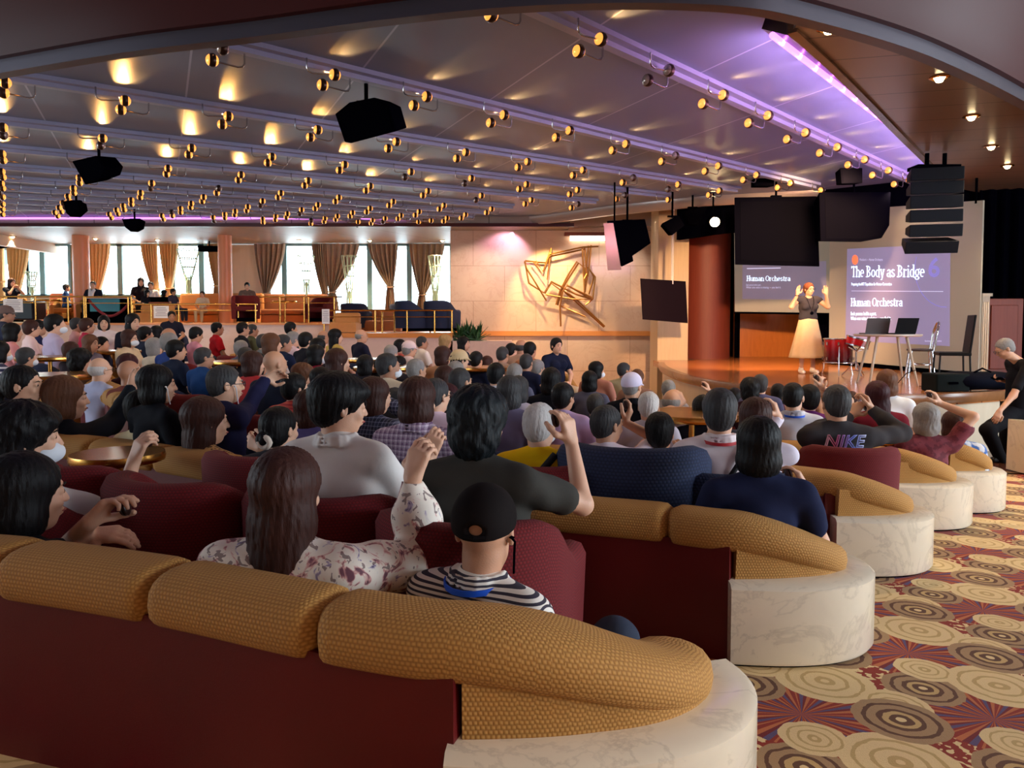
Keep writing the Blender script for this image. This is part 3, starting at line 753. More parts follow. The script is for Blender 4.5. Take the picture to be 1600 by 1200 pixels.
# headline, captions and rule
text('Module 6 \u2014 Human Orchestra', 'header_text', TXTD, root, A, ux, 1344, 407.5, 1380, 4, 0)
text('Preparing the MRT Expedition for Human Connection', 'caption_text', TXT, root, A, ux, 1331, 446, 1394, 4.6, 0, .01)
text('Each person holds a part,', 'body_text', TXT, root, A, ux, 1330, 492.5, 1370, 5.5, 0, .01)
text('When one voice is missing \u2014 you feel it.', 'body_text', TXT, root, A, ux, 1330, 500, 1393, 5.5, 0, .01)
text('human orchestra', 'footer_text', TXTD, root, A, ux, 1446, 534, 1472, 3, 0)
text('6', 'numeral', TXTB, root, A, ux, 1451, 432, 1469, 30, 0, .02)
plq([(1331, 454.2), (1474, 455), (1474, 456), (1331, 455)], A, n, .004, .010).obj('rule', TXTD, root)
m = MB(); ring = [(1478+math.cos(q)*48, 420+math.sin(q)*60) for q in [R(88+10*i) for i in range(12)]]
m.tube([onplane(x, y, A, n)+n*.008*SIDE for x, y in ring], .005, 4); m.obj('circle_line', TXTB, root)
m = MB(); c = onplane(1336.5, 406, A, n)
dsk = [(1336.5+math.cos(2*PI*i/20)*4.6, 406+math.sin(2*PI*i/20)*7.6) for i in range(20)]
plq(dsk, A, n, .004, .012).obj('round_emblem', ORA, root)
# smaller one behind
A2 = at(1147, 450, 18.6); A2.z = 0; B2 = at(1297, 450, 17.8); B2.z = 0; ux2 = (B2-A2).normalized(); n2 = ux2.cross(Vector((0, 0, 1)))
SIDE = 1 if n2.dot(-A2) > 0 else -1
root = empty('projection_screen', (0, 0, 0), label='smaller grey projection screen showing Human Orchestra behind the speaker', cat='screen')
plq([(1147, 340), (1299, 335), (1297, 490), (1148, 488)], A2, n2, -.03, 0).obj('screen_cloth', SCRM, root)
plq([(1147, 487), (1297, 489), (1297, 492), (1147, 490)], A2, n2, -.05, .02).obj('bottom_bar', BLACK, root)
scr = root; m = MB(); [m.tube([onplane(x, 345, A2, n2), onplane(x, 345, A2, n2)+Vector((0, 0, 1.0))], .02) for x in (1155, 1290)]; m.obj('hanger', BLACK, scr)
root = plq([(1160, 412), (1291, 408), (1291, 469), (1160, 467)], A2, n2, 0, .004).obj('slide', mat('slide_dim', (136, 128, 146), .8, emit=(140, 130, 152), es=.40), root)
serif('Human Orchestra', 'title_text', TXT, root, A2, ux2, 1166.5, 439, 1235, 8)
text('Each person holds a part,', 'body_text', TXTD, root, A2, ux2, 1166, 446.5, 1189, 3, 0)
text('When one voice is missing \u2014 you feel it.', 'body_text', TXTD, root, A2, ux2, 1166, 450.5, 1220, 3, 0)
plq([(1167, 419), (1220, 418), (1220, 419.4), (1167, 420.4)], A2, n2, .004, .01).obj('rule', TXTD, root)

# tilted dark screen hanging before the marble wall
c = at(1053, 468, 17.0); s = 17.0/F
root = empty('hanging_screen', c, 0, 'dark switched-off display hung on a white pole left of the stage', 'screen')
m = MB(); q = [(998-1053, 468-436), (1074-1053, 468-439), (1078-1053, 468-505), (1002-1053, 468-499)]
fr = [Vector((x*s, (.18 if x > 0 else -.18), y*s)) for x, y in q]; bk = [v+Vector((.02, .09, 0)) for v in fr]
m.add(fr+bk, [(0, 1, 2, 3), (7, 6, 5, 4), (0, 4, 5, 1), (1, 5, 6, 2), (2, 6, 7, 3), (3, 7, 4, 0)]); m.obj('display', mat('dark_display', (24, 14, 20), .4, spec=.02), root)
m = MB(); m.tube([(-.02, .1, .35), (-.02, .1, 2.1)], .03); m.obj('pole', mat('white_pole', (220, 215, 210), .4), root)

# loudspeakers hanging round the stage
def spk(name, pts, Y, dep, label, cat='loudspeaker', sk=(0, 0), matl=BLACK, hang=None):
    s_ = Y/F; cx = sum(p[0] for p in pts)/len(pts); cy = sum(p[1] for p in pts)/len(pts)
    c = at(cx, cy, Y); root = empty(name, c, 0, label, cat)
    w = [at(x, y, Y)-c for x, y in pts]; k = len(w); bk = [v*.82+Vector((sk[0], dep, sk[1])) for v in w]
    m = MB(); m.add(w+bk, [tuple(range(k)), tuple(range(k, 2*k))[::-1]]+[(i, (i+1) % k, k+(i+1) % k, k+i) for i in range(k)])
    enc = m.obj('enclosure', matl, root, bevel=.012)
    g = [v*.86+Vector((0, -.006, 0)) for v in w]; gg = [v*.86+Vector((0, .01, 0)) for v in w]
    m = MB(); m.add(g+gg, [tuple(range(k)), tuple(range(k, 2*k))[::-1]]+[(i, (i+1) % k, k+(i+1) % k, k+i) for i in range(k)]); m.obj('grille', mat('grille_black', (5, 5, 10), .85, spec=0), enc)
    if hang is not None:
        top = max(v.z for v in w); m = MB(); m.tube([(0, dep/2, top-.03), (0, dep/2, hang-c.z)], .022)
        m.box((0, dep/2, top), (.2, .08, .03)); m.obj('bracket', BLACK, root)
    return root
spk('ceiling_loudspeaker', [(523, 178), (545, 160), (585, 152), (608, 163), (620, 205), (548, 224), (538, 222)], 8.3, .42, 'large black loudspeaker hung under the ceiling at upper centre', sk=(.12, .12), hang=CEIL)
spk('ceiling_loudspeaker', [(112, 252), (150, 243), (166, 262), (160, 278), (133, 289)], 11.6, .4, 'black loudspeaker under the ceiling at upper left, biggest of the left three', sk=(.1, .1), hang=CEIL)
spk('ceiling_loudspeaker', [(98, 314), (122, 312), (125, 326), (110, 339), (103, 333)], 15.2, .35, 'small black loudspeaker under the ceiling below the left big one', hang=CEIL)
spk('ceiling_loudspeaker', [(190, 342), (219, 341), (216, 356), (204, 362), (195, 355)], 17.8, .35, 'small black loudspeaker hanging near the violet far cove', hang=CEIL)
spk('wall_loudspeaker', [(308, 384), (340, 384), (338, 393), (310, 393)], 23.0, .3, 'small black loudspeaker tucked under the soffit over the third window', hang=SZ)
spk('wall_loudspeaker', [(-14, 378), (10, 378), (9, 386), (-12, 388)], 22.0, .3, 'small black loudspeaker under the soffit at the far left picture edge', hang=SZ)
spk('stage_loudspeaker', [(948, 345), (1008, 342), (1017, 380), (988, 400), (990, 408), (971, 417), (958, 372)], 15.2, .5, 'cluster of black loudspeakers hung before the marble wall', hang=CEIL)
spk('stage_loudspeaker', [(1034, 349), (1060, 336), (1070, 352), (1050, 368)], 15.8, .4, 'black wedge loudspeaker hung in front of the beige column', hang=CEIL)
spk('stage_loudspeaker', [(1068, 330), (1106, 322), (1092, 352), (1076, 350)], 16.2, .4, 'black wedge loudspeaker beside the bright stage lamp', hang=CEIL)
spk('black_banner', [(1147, 308), (1277, 306), (1281, 417), (1148, 414)], 14.8, .12, 'large black cloth box hanging in front of the smaller projection screen', 'banner', hang=CEIL)
spk('subwoofer', [(1280, 300), (1392, 300), (1390, 352), (1378, 372), (1345, 378), (1282, 377)], 14.0, .6, 'wide black subwoofer stack hung between the two screens', hang=CEIL)
spk('ceiling_loudspeaker', [(1178, 268), (1210, 268), (1210, 291), (1178, 291)], 14.5, .3, 'small dark loudspeaker tucked under the ceiling near its stage edge', hang=CEIL)
spk('ceiling_loudspeaker', [(1313, 262), (1348, 262), (1348, 286), (1315, 287)], 13.2, .3, 'small dark loudspeaker under the ceiling beside the violet rail end', hang=CEIL)
# mirrored strip beside the cluster
c = at(960, 387, 14.9); root = empty('mirror_strip', c, 0, 'tall shiny mirror strip hanging beside the black loudspeaker cluster', 'mirror')
m = MB(); s = 14.9/F; w = [Vector((x*s, 0, y*s)) for x, y in ((-17, 38), (-2, 38), (11, -34), (-10, -35))]
m.add(w+[v+Vector((0, .04, 0)) for v in w], [(0, 1, 2, 3), (7, 6, 5, 4), (0, 4, 5, 1), (1, 5, 6, 2), (2, 6, 7, 3), (3, 7, 4, 0)]); m.obj('mirror', mat('mirror', (190, 160, 130), .2, .7), root)
m = MB(); m.box((0, .02, 1.3), (.03, .03, 1.8)); m.obj('hanger', BLACK, root)
# line array on the right
root = empty('line_array', at(1457, 340, 10.8), 0, 'black curved line array loudspeaker hanging before the big screen', 'loudspeaker')
s = 10.8/F; zt = 78*s; prof = [(0, 66), (0, 44), (0, 22), (0, 0), (-2, -22), (-8, -44)]
for i in range(6):
    zc = (64-i*21)*s; tilt = R([0, 0, 0, 2, 6, 20][i]); m = MB()
    rot = Matrix.Rotation(R(-14), 3, 'Z')@Matrix.Rotation(tilt, 3, 'X')
    hw, hh, dp = 37*s, 9.6*s, .38
    vs = [rot@Vector(v) for v in [(-hw, -dp/2, -hh), (hw, -dp/2, -hh), (hw, -dp/2, hh), (-hw, -dp/2, hh), (-hw*.9, dp/2, -hh*.55), (hw*.9, dp/2, -hh*.55), (hw*.9, dp/2, hh*.55), (-hw*.9, dp/2, hh*.55)]]
    vs = [v+Vector((-.05 if i > 4 else 0, 0, zc)) for v in vs]
    m.add(vs, [(0, 1, 2, 3), (7, 6, 5, 4), (0, 4, 5, 1), (1, 5, 6, 2), (2, 6, 7, 3), (3, 7, 4, 0)]); m.obj('array_box', mat('array_black', (10, 12, 22), .6, spec=.2), root, bevel=.01)
m = MB(); m.tube([(-.1, 0, zt-.05), (-.1, 0, .90)], .03); m.tube([(.15, 0, zt-.05), (.15, 0, .90)], .03); m.box((0, 0, zt-.02), (.6, .3, .05)); m.obj('rigging', BLACK, root)
# bright stage lamp
root = empty('stage_lamp', at(1117, 347, 16.0), 0, 'black stage spotlight shining brightly above the red-brown column', 'stage light')
m = MB(); m.lathe([(.09, 0), (.13, .02), (.13, .3), (.08, .36)], axis=(.1, .98, .15), n=20); m.obj('housing', BLACK, root, smooth=40)
m = MB(); m.lathe([(0, -.01), (.10, -.008), (.10, .01), (0, .012)], axis=(.1, .98, .15), n=20); m.obj('lens', mat('lamp_lens', (255, 230, 180), .5, emit=(255, 222, 160), es=40), root)
m = MB(); m.tube([(0, .15, .1), (0, .15, .75)], .02); m.obj('bracket', BLACK, root)

# wall sculpture of bronze rods
SC0 = at(868, 440, WY-.12)
root = empty('wall_sculpture', SC0, 0, 'angular bronze rod wall sculpture lit gold on the marble wall', 'sculpture')
def zz(x, y, d): p = at(800+x/4, 360+y/4, WY-d); return p-SC0
BRZ = mat('bronze_rod', (170, 118, 60), .35, .9)
lines = [[(80, 190), (225, 205), (245, 110)], [(80, 190), (105, 330), (200, 390), (245, 320), (400, 400), (500, 430)], [(245, 110), (220, 310), (135, 195)],
 [(245, 110), (195, 260), (150, 190)], [(215, 440), (90, 235), (80, 195)], [(275, 465), (300, 380), (345, 290), (405, 195), (455, 235), (455, 390)],
 [(285, 468), (312, 370), (360, 290), (415, 205)], [(305, 600), (300, 470), (318, 380), (345, 345), (500, 420)], [(340, 340), (500, 432), (380, 430), (210, 400)],
 [(320, 375), (400, 430), (580, 600)], [(330, 385), (575, 605)], [(440, 110), (455, 390)], [(455, 110), (470, 290), (452, 400)], [(478, 95), (460, 300)], [(495, 92), (475, 290)],
 [(470, 230), (520, 290), (505, 430), (460, 465)], [(480, 235), (512, 290), (480, 400)], [(235, 150), (440, 105), (540, 100)], [(230, 165), (450, 118)], [(205, 395), (245, 330), (300, 370)],
 [(300, 470), (460, 540)], [(470, 270), (450, 300), (452, 385)]]
for i, L in enumerate(lines):
    m = MB(); pts = [zz(x, y, .10+.25*((i*37 % 10)/10)) for x, y in L]; m.tube(pts, .024, 6); m.obj('rod', BRZ, root)

# ---- things on the stage
def stg(x, y): return atz(x, y, STZ)
def floor_tom(c):
    root = empty('floor_tom', c, 0, 'large red floor tom drum with chrome legs beside the speaker', 'drum')
    m = MB(); r = .235; m.lathe([(r, .22), (r, .62)], n=32)
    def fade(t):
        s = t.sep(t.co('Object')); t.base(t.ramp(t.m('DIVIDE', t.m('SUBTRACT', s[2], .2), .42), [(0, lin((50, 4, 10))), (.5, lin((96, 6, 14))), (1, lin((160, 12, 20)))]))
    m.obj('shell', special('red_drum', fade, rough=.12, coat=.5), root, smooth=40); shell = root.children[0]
    m = MB(); m.lathe([(r-.01, .625), (r-.01, .64)], n=32); m.obj('drumhead', mat('drumhead', (240, 215, 170), .5), root)
    for z in (.22, .63):
        m = MB(); m.tube([(math.cos(2*PI*i/32)*(r+.006), math.sin(2*PI*i/32)*(r+.006), z) for i in range(32)], .012, 6, True); m.obj('hoop', CHROME, root, smooth=60)
    for k in range(3):
        a = R(250+120*k); m = MB(); m.tube([(math.cos(a)*(r+.02), math.sin(a)*(r+.02), .5), (math.cos(a)*(r+.02), math.sin(a)*(r+.02), .12), (math.cos(a)*(r+.05), math.sin(a)*(r+.05), .0)], .008, 6); m.obj('leg', CHROME, root, smooth=60)
    for k in range(8):
        a = R(22+45*k); m = MB(); m.box((math.cos(a)*(r+.015), math.sin(a)*(r+.015), .55), (.02, .025, .05), a); m.box((math.cos(a)*(r+.015), math.sin(a)*(r+.015), .29), (.02, .025, .05), a); m.obj('lug', CHROME, shell)
    return root
floor_tom(stg(1309, 586))
c = stg(1337, 588); root = empty('snare_drum', c, 0, 'smaller red drum tilted on a chrome tripod stand near the table', 'drum')
ax = Vector((.25, -.1, .95)).normalized(); cc = Vector((.02, 0, .58))
m = MB(); m.lathe([(.19, -.07), (.19, .07)], cc, 28, ax); m.obj('shell', MATS['red_drum'], root, smooth=40)
m = MB(); m.lathe([(.198, .05), (.198, .075)], cc, 28, ax); m.lathe([(.198, -.075), (.198, -.055)], cc, 28, ax); m.obj('hoop', CHROME, root, smooth=40)
m = MB(); m.tube([(0, 0, .12), (0, 0, .48)], .014); m.tube([(-.14, 0, .5), (0, 0, .42), (.16, 0, .46)], .01); m.tube([(0, -.14, .5), (0, 0, .42), (0, .15, .5)], .01); m.obj('stand', CHROME, root, smooth=50)
for k in range(3):
    a = R(30+120*k); m = MB(); m.tube([(0, 0, .26), (math.cos(a)*.22, math.sin(a)*.22, .01)], .009); m.tube([(0, 0, .10), (math.cos(a)*.13, math.sin(a)*.13, .10)], .006); m.obj('leg', CHROME, root, smooth=50)
# round table
c = stg(1385, 600); tz = .74; k = 1.0
root = empty('round_stage_table', c, 0, 'small round pale table with splayed wooden legs holding two laptops', 'table')
m = MB(); m.lathe([(.0, tz-.035), (.44, tz-.035), (.46, tz-.02), (.46, tz), (0, tz)], n=48); m.obj('tabletop', mat('tabletop_pale', (196, 180, 168), .35), root, smooth=30)
for q in range(4):
    a = R(35+90*q); m = MB(); m.tube([(math.cos(a)*.28, math.sin(a)*.28, tz-.03), (math.cos(a)*.46, math.sin(a)*.46, 0)], [.022, .016], 10); m.obj('leg', WOOD_PALE, root, smooth=50)
def laptop(loc, rz, mt, label, tilt=18):
    root = empty('laptop', loc, rz, label, 'laptop')
    m = MB(); m.box((0, 0, .009), (.33, .23, .018)); m.obj('base', mt, root, bevel=.004)
    m = MB(); rot = Matrix.Rotation(R(tilt), 3, 'X'); m.box((0, -.115-.0, .02), (.001, .001, .001)); m = MB()
    m.box(Vector((0, -.118, .015))+rot@Vector((0, 0, .115)), (.33, .009, .23), rot=rot); m.obj('lid', mt, root, bevel=.004)
    return root
laptop(c+Vector((-.20, .02, tz)), R(-4), mat('laptop_grey', (90, 86, 90), .5, .3), 'grey open laptop on the round table, further left')
laptop(c+Vector((.10, -.16, tz)), R(8), mat('laptop_black', (14, 14, 18), .5, spec=.1), 'black open laptop at the front of the round table')
# chrome bistro chair
c = stg(1437, 590); root = empty('bistro_chair', c, R(70), 'chrome bent-tube bistro chair with dark round seat right of the table', 'chair')
m = MB(); m.lathe([(0, .44), (.19, .44), (.21, .455), (.2, .475), (0, .485)], n=28); m.obj('seat', mat('dark_seat', (50, 34, 34), .5), root, smooth=40)
def arch(w, h, y, top): return [(-w, y, h)]+[(-w*math.cos(t), y+.05*math.sin(t), h+(top-h)*(.55+.45*math.sin(t)) if 0 < t < PI else h) for t in [PI*i/12 for i in range(13)]]+[(w, y, h)]
m = MB(); m.tube([(-.19, -.17, .45)]+[(-.19*math.cos(PI*i/12), -.2-.05*math.sin(PI*i/12), .70+.22*math.sin(PI*i/12)) for i in range(13)]+[(.19, -.17, .45)], .017)
m.tube([(-.10, -.18, .45)]+[(-.10*math.cos(PI*i/12), -.2-.04*math.sin(PI*i/12), .70+.15*math.sin(PI*i/12)) for i in range(13)]+[(.10, -.18, .45)], .009); m.obj('backrest', CHROME, root, smooth=60)
for sx, sy in ((-1, -1), (1, -1), (1, 1), (-1, 1)):
    m = MB(); m.tube([(sx*.15, sy*.15, .45), (sx*.18, sy*.19, 0)], .017); m.obj('leg', CHROME, root, smooth=60)
m = MB(); m.tube([(math.cos(2*PI*i/24)*.19, math.sin(2*PI*i/24)*.19, .22) for i in range(24)], .008, 6, True); m.obj('stretcher', CHROME, root, smooth=60)
# black dining chair
c = stg(1486, 600); BC = mat('black_chair', (14, 12, 13), .5, spec=.15)
root = empty('dining_chair', c, R(72), 'tall-backed slim black dining chair at the right of the stage', 'chair')
m = MB(); m.box((0, 0, .45), (.42, .42, .05)); m.obj('seat', BC, root, bevel=.01)
m = MB(); m.box((0, -.22, .74), (.40, .03, .56), rot=Matrix.Rotation(R(6), 3, 'X')); m.obj('backrest', BC, root, bevel=.008)
for sx, sy in ((-1, -1), (1, -1), (1, 1), (-1, 1)):
    m = MB(); m.tube([(sx*.19, sy*.19, .44), (sx*.20, sy*.21, 0)], .014, 6); m.obj('leg', BC, root)
# black equipment cases and bags
c = stg(1482, 611); root = empty('equipment_case', c, R(4), 'dark green-black flight case lying at the stage edge', 'case')
m = MB(); m.box((-.05, 0, .12), (.46, .34, .24)); m.obj('box', mat('case_green', (12, 20, 20), .7, spec=.1), root, bevel=.02)
m = MB(); m.box((-.05, -.175, .12), (.12, .02, .03)); m.obj('handle', BLACK, root)
c = stg(1526, 611); root = empty('equipment_bag', c, R(-4), 'large dark blue-black soft equipment bag beside the flight case', 'bag')
m = MB(); N = 12
m.sweep([(-.46+.92*i/N, .02*math.sin(i)) for i in range(N+1)], lambda i, t: [(.22*math.cos(a)*(.6+.4*math.sin(PI*t)), .14+.13*math.sin(a)*(.7+.3*math.sin(PI*t)+.08*math.sin(9*t))) for a in [2*PI*q/14 for q in range(14)]])
m.obj('bag_body', mat('bag_navy', (10, 12, 24), .8, bump=.004, bscale=12, spec=.05), root, smooth=50)
m = MB(); m.tube([(-.1, -.1, .25), (0, -.12, .31), (.12, -.1, .26)], .012); m.obj('strap', BLACK, root)
m = MB(); c = stg(1432, 606); m.tube([c+Vector(v) for v in [(-.25, .1, .012), (-.15, 0, .2), (0, -.02, .26), (.12, 0, .14), (.2, .05, .012), (.4, .08, .012), (.1, .12, .012), (.5, -.02, .012)]], .006, 6)
tag(m.obj('black_cable', BLACK), 'loose black cable looping on the stage floor near the dining chair', 'cable')
# ================================================================== furniture
def arc_from(E, hd, rad, turn, n=14):
    """points turning left from E with heading hd"""
    out = []; cx, cy = E[0]-math.sin(hd)*rad, E[1]+math.cos(hd)*rad
    for i in range(1, n+1):
        a = hd-PI/2+turn*i/n; out.append((cx+rad*math.cos(a), cy+rad*math.sin(a)))
    return out
def end_curve(E, h0, L=.95, n=26, inset=0.0, frac=1.0):
    out = []; x, y = E; N = 120; k = 0
    for i in range(int(N*frac)+1):
        t = i/N; hd = h0+R(112)*t**1.9; x += math.cos(hd)*L/N*(i > 0); y += math.sin(hd)*L/N*(i > 0)
        ii = inset*min(1, i/40); out.append((x-math.sin(hd)*ii, y+math.cos(hd)*ii))
    st = max(1, len(out)//n); return out[::st]+([out[-1]] if (len(out)-1) % st else [])
def resample(P, step=.06):
    P = [Vector((p[0], p[1], 0)) for p in P]; C = cr(P, 10); d = [0]
    for i in range(1, len(C)): d.append(d[-1]+(C[i]-C[i-1]).length)
    n = max(2, int(d[-1]/step)); out = []; j = 0
    for i in range(n+1):
        t = d[-1]*i/n
        while j < len(d)-2 and d[j+1] < t: j += 1
        f = (t-d[j])/max(1e-6, d[j+1]-d[j]); p = C[j].lerp(C[j+1], f); out.append((p.x, p.y))
    return out
def sofa(px, breaks, label, H=.565, EL=.84, mh=.33, sg=.60, lead=()):
    """px: sight positions of the top line of the back, left to right; the sofa follows the sloping floor"""
    pts = list(lead)
    for x, y in px:
        D = 3.0
        for _ in range(40):
            p = at(x, y, D); e = p.z-(fz(p.x, p.y)+H); D = max(.8, D+e*1.2*D)
        pts.append((at(x, y, D).x, D-.0))
    root = empty('curved_sofa', (0, 0, 0), 0, label, 'sofa')
    P = resample(pts)
    cut = lambda t, m, w: (1-((1-min(1, min(t, 1-t)*m/w))**2))**.5 if min(t, 1-t)*m < w else 1
    def S3(path, prof):
        """profile heights are above the floor at each path point"""
        return lambda i, t: [(o, z+fz(*path[i])) for o, z in prof(i, t)]
    m = MB(); m.sweep(P, S3(P, lambda i, t: [(.055, -.04), (.055, H-.115), (-.06, H-.115), (-.06, -.04)])); m.obj('back_panel', VINYL, root, smooth=40)
    d = [0]
    for i in range(1, len(P)): d.append(d[-1]+math.dist(P[i-1], P[i]))
    L = d[-1]; bl = []; q = L-breaks
    while q > .25: bl.insert(0, q); q -= sg
    bs = [0]+bl+[L]
    def sub(a, b, n=22):
        out = []
        for k in range(n+1):
            t = a+(b-a)*k/n; j = 0
            while j < len(d)-2 and d[j+1] < t: j += 1
            f = (t-d[j])/max(1e-6, d[j+1]-d[j]); out.append((P[j][0]+(P[j+1][0]-P[j][0])*f, P[j][1]+(P[j+1][1]-P[j][1])*f))
        return out
    def rollprof(f, top, low, w=1.0):
        o = []; hh = (top-low); cx = -.035
        for a in range(0, 360, 20):
            q = R(a); x = math.cos(q); z = math.sin(q)
            x = math.copysign(abs(x)**.75, x)*.120*w; z = math.copysign(abs(z)**.75, z)*hh/2
            o.append((cx+x*(.62+.38*f), (top+low)/2+z*(.80+.20*f)))
        return o[::-1]
    h0 = R(-4); hd = h0
    for a, b in zip(bs[:-1], bs[1:]):
        if b == L:
            A = end_curve(P[-1], h0, EL, 22, .035, .95)[1:]; S = sub(a, b, 18)+A; mm = (b-a)+EL*.88
            for _ in range(60): S = [S[0]]+[((S[i-1][0]+2*S[i][0]+S[i+1][0])/4, (S[i-1][1]+2*S[i][1]+S[i+1][1])/4) for i in range(1, len(S)-1)]+[S[-1]]
            S = resample(S, .03); ta = (b-a)/mm
            def pf(i, t, ta=ta, mm=mm):
                f = (1-((1-min(1, t*mm/.05))**2))**.5 if t*mm < .05 else 1
                e = (1-t)*mm
                if e < .14: f *= max(0, 1-((1-e/.14)**2))**.5*.92+.08
                q = max(0, (t-ta*.85)/(1-ta*.85)); top = H-(H-mh-.085)*smooth01(q)**1.2
                low = max(mh-.05, top-.155); w = 1.0+.22*math.sin(PI*min(1, q))
                return [(o_-.05*q, z_) for o_, z_ in rollprof(f, top, low, w)]
            m = MB(); m.sweep(S, S3(S, pf)); m.obj('end_cushion', TAN, root, smooth=60)
            S2 = [P[-1]]+A[:-2]
            m = MB(); m.sweep(S2, S3(S2, lambda i, t: [(.02, mh-.08), (.03-.03*t, mh-.02), (.048-.05*t, max(mh, H-(H-mh-.085)*smooth01(t)-.08)), (-.06, max(mh, H-(H-mh-.085)*smooth01(t)-.08)), (-.07, mh-.08)]))
            m.obj('end_skirt', TAN, root, smooth=60)
        else:
            S = sub(a, b); mm = b-a
            m = MB(); m.sweep(S, S3(S, lambda i, t, mm=mm: rollprof(cut(t, mm, .05), H, H-.155))); m.obj('back_cushion', TAN, root, smooth=60)
    Ps = P+end_curve(P[-1], h0, EL, 20, .03, .35)[1:]
    m = MB(); m.sweep(Ps, S3(Ps, lambda i, t: [(-.07, .05), (-.07, .38), (-.35, .38), (-.42, .36), (-.42, .05)])); m.obj('seat', TANP, root, smooth=40)
    E = (P[-1][0]-.03, P[-1][1]-.035); A = end_curve(E, h0, EL+.06, 30)
    w = .062
    m = MB(); m.sweep(A, S3(A, lambda i, t: [(w, .015), (w+.01, .03), (w+.01, mh-.017), (w-.012, mh), (-w*.8, mh), (-w*.9, mh-.012), (-w*.9, .015)])); m.obj('marble_end', MARB, root, smooth=40)
    m = MB(); m.sweep(A, S3(A, lambda i, t: [(w-.02, -.03), (w-.02, .015), (-w*.8, .015), (-w*.8, -.03)])); m.obj('plinth', BLACK, root)
    return root
sofa([(-110, 836), (0, 850), (250, 885), (520, 935), (722, 966)], .36, 'curved tan sofa with dark red back and marble end, nearest the camera', H=.60, EL=.98, sg=.535, lead=((-2.9, 2.8),))
sofa([(100, 680), (300, 705), (480, 735), (860, 775), (1030, 790), (1146, 805)], .26, 'curved tan sofa with marble end, second from the camera along the aisle', H=.58, lead=((-3.9, 4.9),))
sofa([(600, 688), (730, 691), (865, 697), (1060, 712), (1270, 733), (1306, 740)], .45, 'curved tan sofa with marble end, third from the camera along the aisle')
sofa([(900, 682), (1100, 686), (1250, 690), (1355, 697), (1402, 703)], .5, 'curved tan sofa with marble end, fourth from the camera along the aisle')
sofa([(1200, 662), (1330, 670), (1430, 682), (1480, 690)], .3, 'curved tan sofa with marble end, fifth and farthest along the aisle', EL=.72)
sofa([(95, 562), (130, 585), (190, 611), (212, 618)], .35, 'curved tan sofa with dark red back at the left beyond the round brass table', H=.80, EL=.5)
# sofa across the aisle at the right edge, only its marble end shows
m0 = [(6.9, 6.6), (6.3, 7.2), (5.62, 7.9)]
root = empty('curved_sofa', (0, 0, 0), 0, 'sofa across the aisle at the right picture edge, only its pale end showing', 'sofa')
z0 = -.22
m = MB(); m.sweep([(7.6, 7.35), (6.6, 7.45), (5.95, 7.62), (5.62, 7.95), (5.58, 8.35)], lambda i, t: [(.08, z0), (.09, z0+.55), (-.07, z0+.56), (-.08, z0)]); m.obj('marble_end', MARB, root, smooth=50)
m = MB(); m.sweep([(7.6, 7.55), (6.6, 7.65), (6.1, 7.8), (5.85, 8.1)], lambda i, t: [(.08, z0+.4), (.1, z0+.66), (-.1, z0+.68), (-.12, z0+.4)]); m.obj('back_cushion', TAN, root, smooth=60)

# tub armchairs
def make_chair(fab, kind):
    root = empty('tub_armchair', cat='armchair')
    W_, FR, BK = .29, .26, -.10
    path = [(W_, FR), (W_, .1)]+[(W_*math.cos(a), BK+.26*math.sin(a)*1.0) for a in [-PI*i/14 for i in range(0, 15)]]+[(-W_, .1), (-W_, FR)]
    P = resample(path, .05)
    def pf(i, t):
        b = math.sin(PI*t); h = .52+.20*smooth01((b-.25)/.6); e = min(t, 1-t)*2.0; k = 1 if e > .08 else .8+.2*e/.08
        return [(-.05, .10), (-.065, h-.05), (-.045, h-.01), (0, h*1.0), (.045, h-.01), (.06, h-.06), (.05, .10)]
    m = MB(); m.sweep(P, pf); m.obj('backrest', fab, root, smooth=60)
    m = MB(); m.box((0, .06, .36), (.50, .50, .13)); o = m.obj('seat', fab, root, bevel=.03)
    m = MB(); m.box((0, .05, .08), (.46, .46, .10)); m.obj('base', BLACK, root)
    return root
chair_src = {'red': make_chair(RED, 'red'), 'navy': make_chair(NAVY, 'navy'), 'tan': make_chair(TAN, 'tan')}
chair_used = {}
def chair(kind, x, y, z, yaw, label, group=None, s=1.0):
    src = chair_src[kind]
    o = copy_tree(src) if kind in chair_used else src; chair_used[kind] = 1
    o.location = (x, y, z); o.rotation_euler = (0, 0, -R(yaw)); o.scale = (s, s, s); o['label'] = label
    if group: o['group'] = group
    elif 'group' in o: del o['group']
    return o
# cocktail tables
TGL = mat('dark_glass_top', (16, 14, 18), .06); 
def cocktail(x, y, z, label, h=.56, r=.29, group=None):
    root = empty('cocktail_table', (x, y, z), 0, label, 'table', group)
    m = MB(); m.lathe([(0, h-.02), (r, h-.02), (r, h), (0, h)], n=40); tp = m.obj('tabletop', TGL, root, smooth=30)
    m = MB(); m.lathe([(r, h-.045), (r+.014, h-.04), (r+.018, h-.02), (r+.012, h+.004), (r, h+.004)], n=40); m.obj('rim', BRASS, tp, smooth=60)
    m = MB(); m.lathe([(.022, .02), (.022, h-.02)], n=14); m.obj('stem', BRASS, root, smooth=60)
    m = MB(); m.lathe([(0, 0), (.17, 0), (.17, .015), (.03, .035), (0, .035)], n=28); m.obj('foot', BRASS, root, smooth=40)
    return root
p = at(184, 708, 3.95); cocktail(p.x, p.y, fz(p.x, p.y), 'round dark glass table with thick brass rim in front of the short-haired woman at left', h=p.z-fz(p.x, p.y), r=.215)
